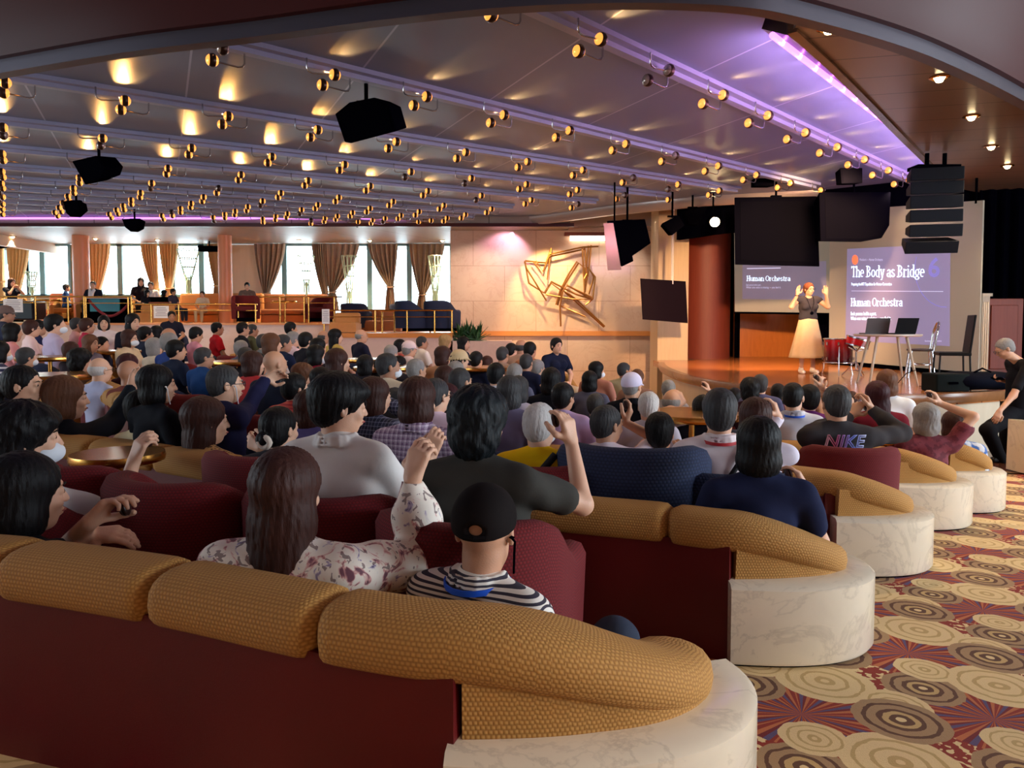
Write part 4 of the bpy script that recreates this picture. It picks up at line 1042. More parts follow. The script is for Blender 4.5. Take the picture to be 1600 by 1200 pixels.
for x, y, D, lb in ((78, 552, 8.6, 'farther glinting round table among the navy chairs at far left'), (80, 585, 6.6, 'nearer glinting round table among the navy chairs at far left'), (178, 534, 10.5, 'small glossy round table below the long-haired woman in black jacket'), (600, 572, 8.5, 'glossy round table in front of the masked man with a white shirt'),
    (575, 558, 10.5, 'glossy round table right of the bald man in a dark suit'), (755, 572, 9.5, 'glossy dark table right of the woman in a teal top'), (372, 561, 9, 'round table with papers near the grey-haired man in blue'), (1081, 645, 5.4, 'small dark tray table in front of the man with a raised bare arm')):
    p = at(x, y, D); z = fz(p.x, p.y); cocktail(p.x, p.y, z, lb, h=max(.4, min(.95, p.z-z)), r=.33)
p = at(1383, 676, 5.9); z = fz(p.x, p.y); cocktail(p.x, p.y, z, 'small round table between the dark jacket man and the maroon top woman', h=min(.6, p.z-z), r=.16)

# curtains tied back (pleated, gathered at the tie)
def curtain(x0, x1, xg, yg, xb0, xb1, yb, mt, label, Y=23.75, npl=6):
    z1 = SZ-.02; zg = at(xg, yg, Y).z; zb = at(xg, yb, Y).z
    X = lambda q: at(q, 450, Y).x
    lv = []; N = 16
    for k in range(N+1):
        t = k/N; z = z1+(zg-z1)*t; e = t**1.6
        lv.append((z, X(x0)+(X(xg)-.10-X(x0))*e, X(x1)+(X(xg)+.10-X(x1))*e, .07))
    for k in range(1, 7):
        t = k/6; z = zg+(zb-zg)*t; e = t**.6; lv.append((z, X(xg)-.1+(X(xb0)-X(xg)+.1)*e, X(xg)+.1+(X(xb1)-X(xg)-.1)*e, .06))
    n = npl*8; vs = []; fs = []
    for side in (0, .02):
        for z, a, b, am in lv:
            for i in range(n+1):
                u = i/n; vs.append((a+(b-a)*u+.01*math.sin(u*31), Y+side+am*math.sin(u*npl*2*PI), z))
    L = len(lv); q = L*(n+1)
    for s_ in (0, 1):
        for j in range(L-1):
            for i in range(n):
                a = s_*q+j*(n+1)+i; f = (a, a+1, a+n+2, a+n+1); fs.append(f if s_ == 0 else f[::-1])
    for j in range(L-1):
        for i in (0, n):
            a = j*(n+1)+i; fs.append((a, a+n+1, q+a+n+1, q+a))
    root = empty('curtain', (0, 0, 0), 0, label, 'curtain')
    dr = MB().add(vs, fs).obj('drape', mt, root, smooth=60)
    m = MB(); c = Vector((X(xg), Y+.01, zg)); m.tube([c+Vector((.13*math.cos(2*PI*i/16), .10*math.sin(2*PI*i/16), .02*math.sin(2*PI*i/16))) for i in range(16)], .02, 6, True); m.obj('tieback', mt, dr, smooth=60)
    return root
curtain(-14, 8, 2, 440, -10, 8, 470, CURT, 'tan curtain at the very left picture edge')
curtain(12, 48, 22, 466, 14, 34, 470, CURT, 'golden tan curtain behind the woman in black at far left')
curtain(134, 174, 150, 458, 140, 160, 470, CURT, 'golden tan curtain behind the bearded-looking figure with white scarf')
curtain(221, 247, 243, 452, 234, 250, 470, CURT, 'narrow tan curtain at the right edge of the second window')
curtain(250, 280, 264, 450, 255, 272, 470, CURT, 'tan curtain at the left edge of the third window')
curtain(325, 342, 340, 446, 332, 344, 470, CURT, 'narrow tan curtain beside the right wooden pillar')
curtain(398, 447, 416, 458, 406, 426, 472, CURTG, 'brown pleated curtain left of the fourth window')
curtain(488, 510, 508, 460, 502, 514, 484, CURTG, 'narrow brown curtain at the right edge of the fourth window')
curtain(505, 562, 519, 456, 512, 530, 486, CURTG, 'wide brown curtain left of the long right window')
curtain(576, 622, 610, 448, 601, 618, 484, CURTG, 'brown pleated curtain in the middle of the long right window')
curtain(640, 695, 660, 460, 650, 666, 485, CURTG, 'brown pleated curtain near the marble wall')
# tall glass wire baskets / branch ornaments before the windows
WIRE = mat('pale_green_wire', (190, 215, 190), .4)
def basket(x, ytop, ybot, rt, Y, label):
    z1 = at(x, ytop, Y).z; z0 = at(x, ybot, Y).z; c = at(x, 450, Y).x; root = empty('wire_torchere', (c, Y, z0), 0, label, 'ornament'); H = z1-z0
    pr = [(.09, 0), (.07, H*.25), (.10, H*.35), (rt*.6, H*.6), (rt, H)]
    m = MB()
    for k in range(12):
        a = 2*PI*k/12; m.tube([(r*math.cos(a), r*math.sin(a), z) for r, z in pr], .012, 4)
    for r, z in pr[2:]+[(rt*.8, H*.8)]: m.tube([(r*math.cos(2*PI*i/20), r*math.sin(2*PI*i/20), z) for i in range(20)], .012, 4, True)
    m.obj('wire_cage', WIRE, root); m = MB(); fl = (TR+.06 if x > 505 else TL+.03)-z0; m.lathe([(.14, fl), (.04, fl+.05), (.04, H*.3), (0, H*.3)], n=16); m.obj('stem', WIRE, root, smooth=50)
basket(295, 390, 458, .32, 23.2, 'tall wire basket ornament against the third window')
basket(50, 425, 458, .16, 23.2, 'branching pale vase ornament against the first window')
basket(479, 400, 458, .26, 23.2, 'wire basket ornament against the fourth window')
basket(546, 400, 478, .24, 23.2, 'slim pale ornament at the left of the long right window')
basket(680, 400, 478, .22, 23.2, 'slim pale ornament beside the last brown curtain')

# railings
def railing(x0, x1, ytop, Y, zf, posts, label, Y1=None):
    Y1 = Y1 or Y; a = at(x0, ytop, Y); b = at(x1, ytop, Y1); b.z = a.z
    root = empty('brass_railing', (0, 0, 0), 0, label, 'railing')
    m = MB(); m.tube([a, b], .021, 8); m.obj('handrail', BRASS, root, smooth=60)
    m = MB(); m.tube([a-Vector((0, 0, .16)), b-Vector((0, 0, .16))], .012, 6); m.obj('lower_rail', BRASS, root, smooth=60)
    for px in posts:
        t = (px-x0)/(x1-x0); p = a.lerp(b, t); m = MB(); m.tube([p, (p.x, p.y, zf)], .021, 8); m.obj('post', BRASS, root, smooth=60)
railing(-10, 132, 463.5, 19.7, TL+.03, [10, 55, 106, 131], 'brass railing at the far left of the terrace')
railing(133, 206, 464, 19.7, TL+.03, [134, 200, 205], 'brass railing in front of the dark desk')
railing(207, 402, 475.5, 19.7, TL+.03, [207, 236, 279, 372, 399], 'long brass railing in front of the seated woman in cream')
railing(404, 535, 464, 20.6, TL+.03, [437, 475, 482, 522], 'brass railing before the brown banquette')
railing(505, 708, 485, 18.8, TR+.06, [506, 586, 636, 679, 706], 'brass railing around the lower right landing')
def notice(x0, x1, y0, y1, Y, label):
    a, b = at(x0, y0, Y), at(x1, y1, Y); m = MB(); m.box(((a.x+b.x)/2, Y, (a.z+b.z)/2), (b.x-a.x, .01, a.z-b.z))
    root = empty('paper_notice', (0, 0, 0), 0, label, 'notice'); sh_ = m.obj('sheet', PAPER, root)
    m = MB()
    for k in range(6):
        z = a.z-(a.z-b.z)*(.15+.13*k); w = (b.x-a.x)*(.75 if k % 3 else .6); m.box(((a.x+b.x)/2, Y-.007, z), (w, .004, .014))
    m.obj('printed_lines', mat('print_grey', (150, 140, 150), .8), sh_)
notice(5, 36, 467, 488, 19.67, 'white printed notice on the far left railing')
notice(240, 264, 478, 497, 19.67, 'white printed notice on the railing under the third window')
notice(503, 515, 483, 506, 18.76, 'white notice at the left post of the landing railing')
# terrace furniture
def bx3(name, x0, x1, y0, y1, Y, D, mt, label, cat, bev=.04):
    a, b = at(x0, y0, Y), at(x1, y1, Y); m = MB(); m.box(((a.x+b.x)/2, Y+D/2, (a.z+b.z)/2), (b.x-a.x, D, a.z-b.z)); return tag(m.obj(name, mt, bevel=bev), label, cat)
def banquette(x0, x1, ytop, Y, zf, mt, label, D=.7):
    a, b = at(x0, ytop, Y), at(x1, ytop, Y); cx = (a.x+b.x)/2; w = b.x-a.x
    root = empty('banquette', (cx, Y, zf), 0, label, 'banquette'); H = a.z-zf
    n = max(1, round(w/.75))
    for k in range(n):
        m = MB(); m.box((-w/2+w*(k+.5)/n, D-.10, H/2+.1), (w/n-.015, .2, H-.2)); m.obj('back_cushion', mt, root, bevel=.06)
        m = MB(); m.box((-w/2+w*(k+.5)/n, D/2-.08, min(.42, H*.55)-.09), (w/n-.015, D-.2, .16)); m.obj('seat_cushion', mt, root, bevel=.05)
    m = MB(); m.box((0, D/2, .12), (w, D, .22)); m.obj('base', mt, root)
BQ = mat('orange_tan_cushion', (206, 142, 82), .8, noise=.1, nscale=10); BQB = mat('brown_cushion', (150, 96, 62), .8, noise=.1, nscale=10); BQR = mat('rust_cushion', (168, 96, 66), .8, noise=.1)
banquette(60, 106, 457, 22.6, TL+.03, BQR, 'rust banquette under the first window')
banquette(190, 225, 459, 22.4, TL+.03, BQ, 'tan banquette under the second window')
banquette(268, 340, 457, 22.4, TL+.03, BQ, 'orange-tan banquette under the third window')
banquette(348, 402, 457, 22.3, TL+.03, BQ, 'orange-tan banquette behind the reading woman')
banquette(402, 505, 458, 22.6, TL+.03, BQB, 'brown banquette under the fourth window')
banquette(207, 262, 475, 20.2, TL+.03, BQ, 'tan bench right behind the long railing', .6)
banquette(556, 626, 485, 21.5, TR+.06, BQB, 'brown banquette on the lower landing')
root = banquette(514, 556, 488, 19.2, TR+.06, BQ, 'tan sofa with rounded arm behind the landing railing')
bx3('bar_counter', -8, 52, 470, 500, 20.4, .6, mat('dark_counter', (24, 22, 34), .3), 'dark counter behind the far left railing', 'counter')
root = empty('display_desk', (0, 0, 0), 0, 'dark desk with teal front panel below the terrace windows', 'desk')
a = at(162, 478, 20.6); m = MB(); m.box((a.x, 20.9, (at(0, 466, 20.6).z+TL)/2), (1.0, .5, at(0, 466, 20.6).z-TL)); m.obj('desk_body', BLACK, root)
m = MB(); m.box((a.x+.02, 20.63, at(0, 477, 20.6).z), (.80, .04, .34)); m.obj('teal_panel', mat('teal_panel', (40, 130, 150), .25), root)
m = MB(); m.box((a.x, 20.9, at(0, 465, 20.6).z), (1.15, .6, .05)); m.obj('desktop', mat('desk_top', (196, 196, 190), .4), root)
m = MB(); c = at(139, 469, 19.78); d_ = at(206, 469, 19.78); mid = at(172, 494, 19.78)
m.tube(cr([c, at(155, 486, 19.78), mid, at(190, 486, 19.78), d_], 6), .035, 8); tag(m.obj('velvet_rope', mat('rope_red', (120, 30, 40), .8), smooth=60), 'drooping dark red velvet rope below the desk', 'rope')
bx3('side_table', 228, 268, 472, 477, 20.85, .5, BQR, 'narrow table top carrying the long dark box', 'table', .01); bx3('dark_laptop', 234, 262, 464, 472, 20.9, .3, BLACK, 'dark long box on the table left of the dark-haired boy', 'box', .01)
for k, (x, y, Y, kind, yw, lb) in enumerate(((384, 500, 19.98, 'red', 160, 'red armchair on the terrace behind the right part of the railing'), (502, 486, 21.2, 'red', 200, 'red armchair beside the brown banquette'), (556, 486, 21.8, 'navy', 10, 'navy armchair below the long right window, left one'),
     (632, 490, 22.6, 'navy', 20, 'navy armchair below the long right window, right one'), (646, 516, 19.3, 'navy', 60, 'navy armchair on the lower landing, left of two'), (690, 516, 19.3, 'navy', 30, 'navy armchair on the lower landing beside the marble wall'))):
    p = at(x, y, Y); chair(kind, p.x, p.y, (TR+.06 if x > 510 else TL+.03), yw, lb, s=1.02 if kind == 'red' else 1.12)
for x, Y, zf, lb in ((75, 20.3, TL, 'brass pedestal table behind the left railing'), (597, 19.6, TR, 'brass-legged round table on the landing, left of two'), (616, 20.4, TR, 'brass-legged round table on the landing, farther one'), (672, 19.9, TR, 'brass-legged table between the landing navy chairs'), (384, 20.9, TL, 'small table in front of the reading woman'), (445, 21.6, TL, 'slim table before the brown banquette')):
    p = at(x, 480, Y); cocktail(p.x, Y, zf+.03, lb, h=.62, r=.33)
# green plant on the planter
random.seed(5)
p = at(731, 534, 18.95); root = empty('leafy_plant', (p.x, 19.0, p.z), 0, 'bushy dark green broad-leaved plant on the marble planter', 'plant')
LEAF = mat('leaf_green', (44, 84, 44), .45, noise=.4, nscale=3)
m = MB()
for k in range(150):
    a = random.uniform(0, 2*PI); el = random.uniform(.05, 1.35); L = random.uniform(.22, .42); w = .05
    base = Vector((random.uniform(-.28, .28), random.uniform(-.12, .12), 0)); d = Vector((math.cos(a)*math.cos(el)*1.25, math.sin(a)*math.cos(el)*.7, math.sin(el)*1.7)); s_ = d.cross(Vector((0, 0, 1))); s_.normalize()
    q = [base, base+d*L*.5+s_*w, base+d*L+Vector((0, 0, -.06)), base+d*L*.5-s_*w]; up = Vector((0, 0, .012))
    m.add(q+[v-up for v in q], [(0, 1, 2, 3), (7, 6, 5, 4), (0, 4, 5, 1), (1, 5, 6, 2), (2, 6, 7, 3), (3, 7, 4, 0)])
m.obj('leaves', LEAF, root)
# ================================================================== figures: smooth bodies from distance fields
class Sdf:
    def __init__(s, k=.02): s.ops = []; s.k = k
    def add(s, kind, *a, k=None, op='u'): s.ops.append((op, kind, a, s.k if k is None else k)); return s
    def cap(s, a, b, ra, rb=None, **kw): return s.add('c', tuple(a), tuple(b), ra, ra if rb is None else rb, **kw)
    def ell(s, c, r, M=None, **kw): return s.add('e', tuple(c), tuple(r), M, **kw)
    def chain(s, pts, rs, **kw):
        for i in range(len(pts)-1): s.cap(pts[i], pts[i+1], rs[i], rs[i+1], **kw)
        return s
    def half(s, n, d, k=.01): s.ops.append(('p', None, (tuple(n), d), k)); return s     # keep n.x < d
    def build(s, h, noise=0, nfreq=40, post=None, name='m'):
        lo = np.array([1e9]*3); hi = -lo
        for op, kind, a, k in s.ops:
            if op != 'u': continue
            if kind == 'c':
                r = max(a[2], a[3]); P = np.array([a[0], a[1]]); l, u = P.min(0)-r, P.max(0)+r
            else:
                r = max(a[1]); c = np.array(a[0]); rr_ = np.array(a[1]) if a[2] is None else np.array([r]*3); l, u = c-rr_, c+rr_
            lo = np.minimum(lo, l); hi = np.maximum(hi, u)
        lo = lo-3*h-.012; n = np.ceil((hi+3*h+.012-lo)/h).astype(int)+1
        G = np.full(n, .06, np.float32)
        ax = [(lo[i]+np.arange(n[i])*h).astype(np.float32) for i in range(3)]
        for op, kind, a, k in s.ops:
            if op == 'p':
                nv, d = a; f = ax[0][:, None, None]*nv[0]+ax[1][None, :, None]*nv[1]+ax[2][None, None, :]*nv[2]-d
                hh = np.clip(.5+.5*(G-f)/k, 0, 1); G = f+(G-f)*hh+k*hh*(1-hh); continue
            mg = k+h*2
            if kind == 'c':
                r = max(a[2], a[3]); P = np.array([a[0], a[1]]); l, u = P.min(0)-r-mg, P.max(0)+r+mg
            else:
                r = max(a[1]); c = np.array(a[0]); rr_ = np.array(a[1]) if a[2] is None else np.array([r]*3); l, u = c-rr_-mg, c+rr_+mg
            i0 = np.clip(np.floor((l-lo)/h).astype(int), 0, n-1); i1 = np.clip(np.ceil((u-lo)/h).astype(int)+1, 1, n)
            if (i1 <= i0).any(): continue
            sl = tuple(slice(i0[i], i1[i]) for i in range(3))
            x = ax[0][sl[0]][:, None, None]; y = ax[1][sl[1]][None, :, None]; z = ax[2][sl[2]][None, None, :]
            if kind == 'c':
                A = a[0]; B = np.array(a[1])-np.array(A); L2 = float(B@B)+1e-9
                px, py, pz = x-A[0], y-A[1], z-A[2]
                t = np.clip((px*B[0]+py*B[1]+pz*B[2])/L2, 0, 1)
                f = np.sqrt((px-t*B[0])**2+(py-t*B[1])**2+(pz-t*B[2])**2)-(a[2]+(a[3]-a[2])*t)
            else:
                px, py, pz = x-a[0][0], y-a[0][1], z-a[0][2]
                if a[2] is not None:
                    M_ = np.array(a[2])   # world->local = M^T
                    px, py, pz = (px*M_[0][0]+py*M_[1][0]+pz*M_[2][0], px*M_[0][1]+py*M_[1][1]+pz*M_[2][1], px*M_[0][2]+py*M_[1][2]+pz*M_[2][2])
                q = a[1]; k0 = np.sqrt((px/q[0])**2+(py/q[1])**2+(pz/q[2])**2); k1 = np.sqrt((px/q[0]**2)**2+(py/q[1]**2)**2+(pz/q[2]**2)**2)+1e-6
                f = k0*(k0-1)/k1
            g = G[sl]
            if op == 'u':
                hh = np.clip(.5+.5*(f-g)/k, 0, 1); G[sl] = f+(g-f)*hh-k*hh*(1-hh)
            else:
                f = -f; hh = np.clip(.5+.5*(g-f)/k, 0, 1); G[sl] = f+(g-f)*hh+k*hh*(1-hh)
        if noise:
            x = ax[0][:, None, None]; y = ax[1][None, :, None]; z = ax[2][None, None, :]; q = nfreq
            G = G+noise*(np.sin(q*x+1.3*np.sin(q*.7*z)+2)*np.sin(q*.8*z+1.1*np.sin(q*.6*y))+.6*np.sin(q*1.7*y+q*1.1*x+2*np.sin(q*.5*z)))
        if post is not None: G = post(G, ax[0][:, None, None], ax[1][None, :, None], ax[2][None, None, :])
        for i in range(3):
            G[tuple(0 if j == i else slice(None) for j in range(3))] = .01; G[tuple(-1 if j == i else slice(None) for j in range(3))] = .01
        return nets(G, lo, h, name)
def nets(G, lo, h, name):
    S = G < 0; n = np.array(G.shape)-1
    cs = np.zeros(n, np.int8); 
    for i in (0, 1):
        for j in (0, 1):
            for k in (0, 1): cs += S[i:n[0]+i, j:n[1]+j, k:n[2]+k]
    act = (cs > 0) & (cs < 8); ids = np.argwhere(act); idx = np.full(n, -1, np.int32); idx[act] = np.arange(len(ids))
    acc = np.zeros((len(ids), 3)); cnt = np.zeros(len(ids)); I, J, K = ids.T
    cor = [(i, j, k) for i in (0, 1) for j in (0, 1) for k in (0, 1)]; val = {c: G[I+c[0], J+c[1], K+c[2]].astype(float) for c in cor}
    for c in cor:
        for ax_ in range(3):
            if c[ax_]: continue
            d = list(c); d[ax_] = 1; d = tuple(d); a, b = val[c], val[d]; m = (a < 0) != (b < 0)
            t = np.where(m, a/np.where(np.abs(a-b) < 1e-9, 1, a-b), 0)
            p = np.tile(np.array(c, float), (len(ids), 1)); p[:, ax_] += t
            acc[m] += p[m]; cnt[m] += 1
    V = lo+(ids+acc/cnt[:, None])*h; F_ = []
    for ax_ in range(3):
        o1, o2 = [(1, 2), (2, 0), (0, 1)][ax_]
        s0 = [slice(None)]*3; s1 = [slice(None)]*3; s0[ax_] = slice(0, -1); s1[ax_] = slice(1, None)
        a, b = S[tuple(s0)], S[tuple(s1)]
        for fl, mk in ((False, a & ~b), (True, ~a & b)):
            e = np.argwhere(mk)
            if not len(e): continue
            e = e[(e[:, o1] > 0) & (e[:, o2] > 0) & (e[:, o1] < n[o1]) & (e[:, o2] < n[o2])]
            d1 = np.zeros(3, int); d1[o1] = 1; d2 = np.zeros(3, int); d2[o2] = 1
            q = [idx[tuple((e-d1-d2).T)], idx[tuple((e-d2).T)], idx[tuple(e.T)], idx[tuple((e-d1).T)]]
            q = np.stack(q[::-1] if fl else q, 1); F_.append(q[(q >= 0).all(1)])
    Fq = np.concatenate(F_).astype(np.int32)
    me = bpy.data.meshes.new(name); me.vertices.add(len(V)); me.vertices.foreach_set('co', V.ravel())
    me.loops.add(Fq.size); me.loops.foreach_set('vertex_index', Fq.ravel()); me.polygons.add(len(Fq))
    me.polygons.foreach_set('loop_start', np.arange(0, Fq.size, 4, dtype=np.int32)); me.polygons.foreach_set('use_smooth', np.ones(len(Fq), bool))
    me.update(calc_edges=True); me.validate(); return me
v3 = lambda *a: Vector(a)
def ik(S, T, a, b, hint):
    d = T-S; L = d.length; k = 1
    if L > (a+b)*.985: k = L/((a+b)*.985)
    a, b = a*k, b*k; u = d.normalized(); x = (a*a-b*b+L*L)/(2*L); h = math.sqrt(max(a*a-x*x, 1e-6))
    w = hint-u*hint.dot(u); w.normalize(); return S+u*x+w*h
def hand(s, W, d, pn, side, rmin=0, curl=.6, grip=False, spread=.0, sc=1.0):
    """W wrist, d direction to the fingers, pn direction the palm faces, side=+1 right hand / -1 left"""
    d = d.normalized(); pn = (pn-d*pn.dot(d)).normalized(); sd = d.cross(pn)*side   # towards the thumb
    K = .012
    for i, (o, L, r) in enumerate(((.030, .078, .0095), (.010, .083, .0098), (-.010, .078, .0092), (-.029, .066, .0082))):
        o *= sc; r = max(r*sc, rmin); kn = W+d*(.085-.004*abs(i-1))*sc+sd*o
        s.cap(W+d*.012*sc+sd*o*.55, kn, max(.015*sc, rmin), max(.0125*sc, rmin), k=.014)
        dirv = (d+sd*(o*spread*9)).normalized(); p = kn; ang = 0; c = curl*(1.0+.12*i)
        if grip and i == 0: c = curl*.85
        for j, f in enumerate((.46, .30, .24)):
            ang += c*(.75 if j == 0 else .95); q = dirv*math.cos(ang)+pn*math.sin(ang); p2 = p+q*L*f*sc
            s.cap(p, p2, r*(1-.08*j), r*(.94-.08*j), k=.005); p = p2
    t0 = W+d*.022*sc+sd*.026*sc+pn*.006; t1 = t0+(d*.5+sd*.62+pn*.35).normalized()*.042*sc; t2 = t1+(d*.8+sd*.12+pn*(.55 if grip else .25)).normalized()*.033*sc; t3 = t2+(d*.75-sd*.12+pn*(.6 if grip else .2)).normalized()*.026*sc
    r = max(.0112*sc, rmin); s.cap(W+d*.015, t1, .016*sc, r*1.12, k=.014); s.cap(t1, t2, r*1.05, r, k=.006); s.cap(t2, t3, r, r*.88, k=.006)
    return W+d*.098*sc+pn*.035*sc+sd*.028*sc     # where something is gripped
def headM(hy, hp, hr=0): return (Matrix.Rotation(-R(hy), 3, 'Z')@Matrix.Rotation(R(hp), 3, 'X')@Matrix.Rotation(R(hr), 3, 'Y'))
def head_prims(s, C, M, low, fem, ears=True):
    T = lambda x, y, z: C+M@v3(x, y, z)
    ml = [list(r) for r in M]; E = lambda c, r, **kw: s.ell(T(*c), r, ml, **kw)
    f = .95 if fem else 1.0
    E((0, -.014, .030), (.074, .094, .088), k=.02); E((0, .030, -.030), (.057*f, .062, .080), k=.03)
    E((0, .052, -.088), (.024*f, .022, .020), k=.02); E((0, .002, -.062), (.056*f, .058, .042), k=.03)
    if low < .011:
        E((0, .080, .026), (.046, .014, .012), k=.014)
        for x in (-1, 1):
            E((x*.032, .100, .006), (.015, .016, .011), k=.012, op='s'); E((x*.032, .078, .005), (.015, .014, .012), k=.004)
            E((x*.036, .066, -.030), (.020, .020, .018), k=.016)
    s.cap(T(0, .088, .012), T(0, .104, -.026), max(.0072, low*.7), .0112, k=.010)
    if low < .011:
        for x in (-1, 1): E((x*.010, .100, -.028), (.008, .010, .007), k=.005)
        E((0, .087, -.054), (.024, .011, .007), k=.006); E((0, .085, -.065), (.020, .011, .008), k=.006)
    if ears:
        for x in (-1, 1):
            E((x*.076, -.006, -.006), (.010, .017, .030), k=.006)
            if low < .009: E((x*.084, -.002, -.002), (.007, .009, .017), k=.004, op='s')
HC = v3(0, .012, 1.147); TOP = 1.272
SHX = .178
def arm_pts(pose, side, c=None):
    S = v3(side*SHX, -.025, .952)
    P = {'rest': (v3(.235, .02, .70), v3(.13, .24, .64)), 'lap': (v3(.24, .04, .70), v3(.08, .24, .58)), 'up': (v3(.27, .20, .93), v3(.215, .27, 1.16)), 'high': (v3(.26, .17, 1.08), v3(.20, .26, 1.30)),
         'fwd': (v3(.26, .16, .82), v3(.16, .36, .98)), 'chin': (v3(.20, .20, .84), v3(.07, .16, 1.00)), 'arch': (v3(.26, .12, .80), v3(.13, .24, 1.03))}
    if isinstance(pose, str): e, w = P[pose]; e = v3(e.x*side, e.y, e.z); w = v3(w.x*side, w.y, w.z); return S, e, w
    return S, pose[0], pose[1]
def torso(s, g, w=1.0, fem=False, k=.035):
    if fem: w *= .93
    """g: extra thickness"""
    s.ell((0, -.012, .835), (.155*w+g, .098+g, .165+g), k=k); s.cap((-.130*w, -.022, .942), (.130*w, -.022, .942), .050+g, k=k)
    s.ell((0, .0, .67), (.138*w+g, .100*w**.5+g, .15+g), k=k); s.ell((0, .0, .54), (.165*w+g, .125+g, .11+g), k=k)
    s.cap((0, -.022, 1.012), (.10*w, -.025, .968), .048+g*.4, .042+g, k=.025); s.cap((0, -.022, 1.012), (-.10*w, -.025, .968), .048+g*.4, .042+g, k=.025)
    if fem:
        for x in (-1, 1): s.ell((x*.07, .075, .86), (.062+g, .045+g, .055+g), k=.03)
def body_mesh(low, L, Rr, hy=0, hp=0, w=1.0, fem=False, hs=None, hr=0):
    s = Sdf(.03); M = headM(hy, hp, hr); C = HC
    s.ell((0, -.01, .80), (.14*w, .085, .20), k=.05); s.cap((-.13*w, -.022, .93), (.13*w, -.022, .93), .046, k=.05); s.ell((0, 0, .56), (.14*w, .10, .12), k=.05)
    s.cap((0, -.022, .98), C+M@v3(0, -.022, -.055), .054 if not fem else .047, .052 if not fem else .045, k=.035)
    for side, A, hh in ((-1, L, hs[0] if hs else None), (1, Rr, hs[1] if hs else None)):
        S, e, wr = arm_pts(A, side); s.cap(S, e, .046, .036, k=.03); s.cap(e, wr, .038, .025, k=.02)
        d, pn, kw = hh if hh else ((wr-e).normalized()*.8+v3(0, .25, 0), v3(-side*.8, .5, -.3), {})
        hand(s, wr, d, pn, side, rmin=low*.95 if low > .008 else 0, **kw)
    for x in (-1, 1): s.chain([(x*.09, .02, .50), (x*.11, .42, .47), (x*.11, .42, .10)], [.06, .045, .03], k=.03)
    head_prims(s, C, M, low, fem)
    return s.build(low, name='body')
def shirt_mesh(low, L, Rr, sleeve, w=1.0, fem=False, collar=0, wr=.0042, g=.016, hem=.50, puff=0):
    s = Sdf(.03); torso(s, g, w, fem)
    for side, A in ((-1, L), (1, Rr)):
        S, e, q = arm_pts(A, side); ga = g*.9
        if sleeve == 0: s.cap(S, S.lerp(e, .12), .055+ga, .052+ga, k=.04)
        elif sleeve == 1: s.cap(S, S.lerp(e, .62), .048+ga, .050+ga, k=.035); s.ell(S.lerp(e, .74), (.047, .047, .047), k=.008, op='s')
        else:
            s.cap(S, e, .048+ga+puff*.4, .040+ga+puff, k=.035); s.cap(e, e.lerp(q, .55), .042+ga+puff, .036+ga+puff, k=.02); s.cap(e.lerp(q, .55), e.lerp(q, .97), .036+ga+puff, .026+ga*.7, k=.012); s.ell(q+(q-e).normalized()*.02, (.033, .033, .033), k=.006, op='s')
    s.half((0, 0, -1), -hem, k=.02)
    s.ell((0, .035, 1.085), (.062, .075, .075), k=.012, op='s')
    if collar:
        for i in range(11):
            a0, a1 = R(-205+21*i), R(-205+21*(i+1))
            for r_, z_, t_ in ((.073, 1.040, .0085), (.075, 1.026, .010), (.080, 1.010, .011)):
                s.cap((r_*math.cos(a0), -.022+r_*math.sin(a0), z_), (r_*math.cos(a1), -.022+r_*math.sin(a1), z_), t_, k=.006)
    return s.build(low, noise=wr, nfreq=26, name='shirt')
def pants_mesh(low, w=1.0):
    s = Sdf(.03); s.ell((0, 0, .52), (.172*w, .135, .11), k=.04)
    for x in (-1, 1): s.chain([(x*.09, .02, .50), (x*.115, .43, .48), (x*.11, .43, .12)], [.088, .066, .052], k=.02)
    return s.build(low, noise=.003, nfreq=22, name='trousers')
def shoe_mesh():
    s = Sdf(.02)
    for x in (-1, 1): s.cap((x*.11, .41, .045), (x*.115, .56, .035), .044, .036); s.cap((x*.11, .43, .05), (x*.11, .43, .12), .042, .036)
    s.half((0, 0, -1), -.0, k=.004)
    return s.build(.012, name='shoes')
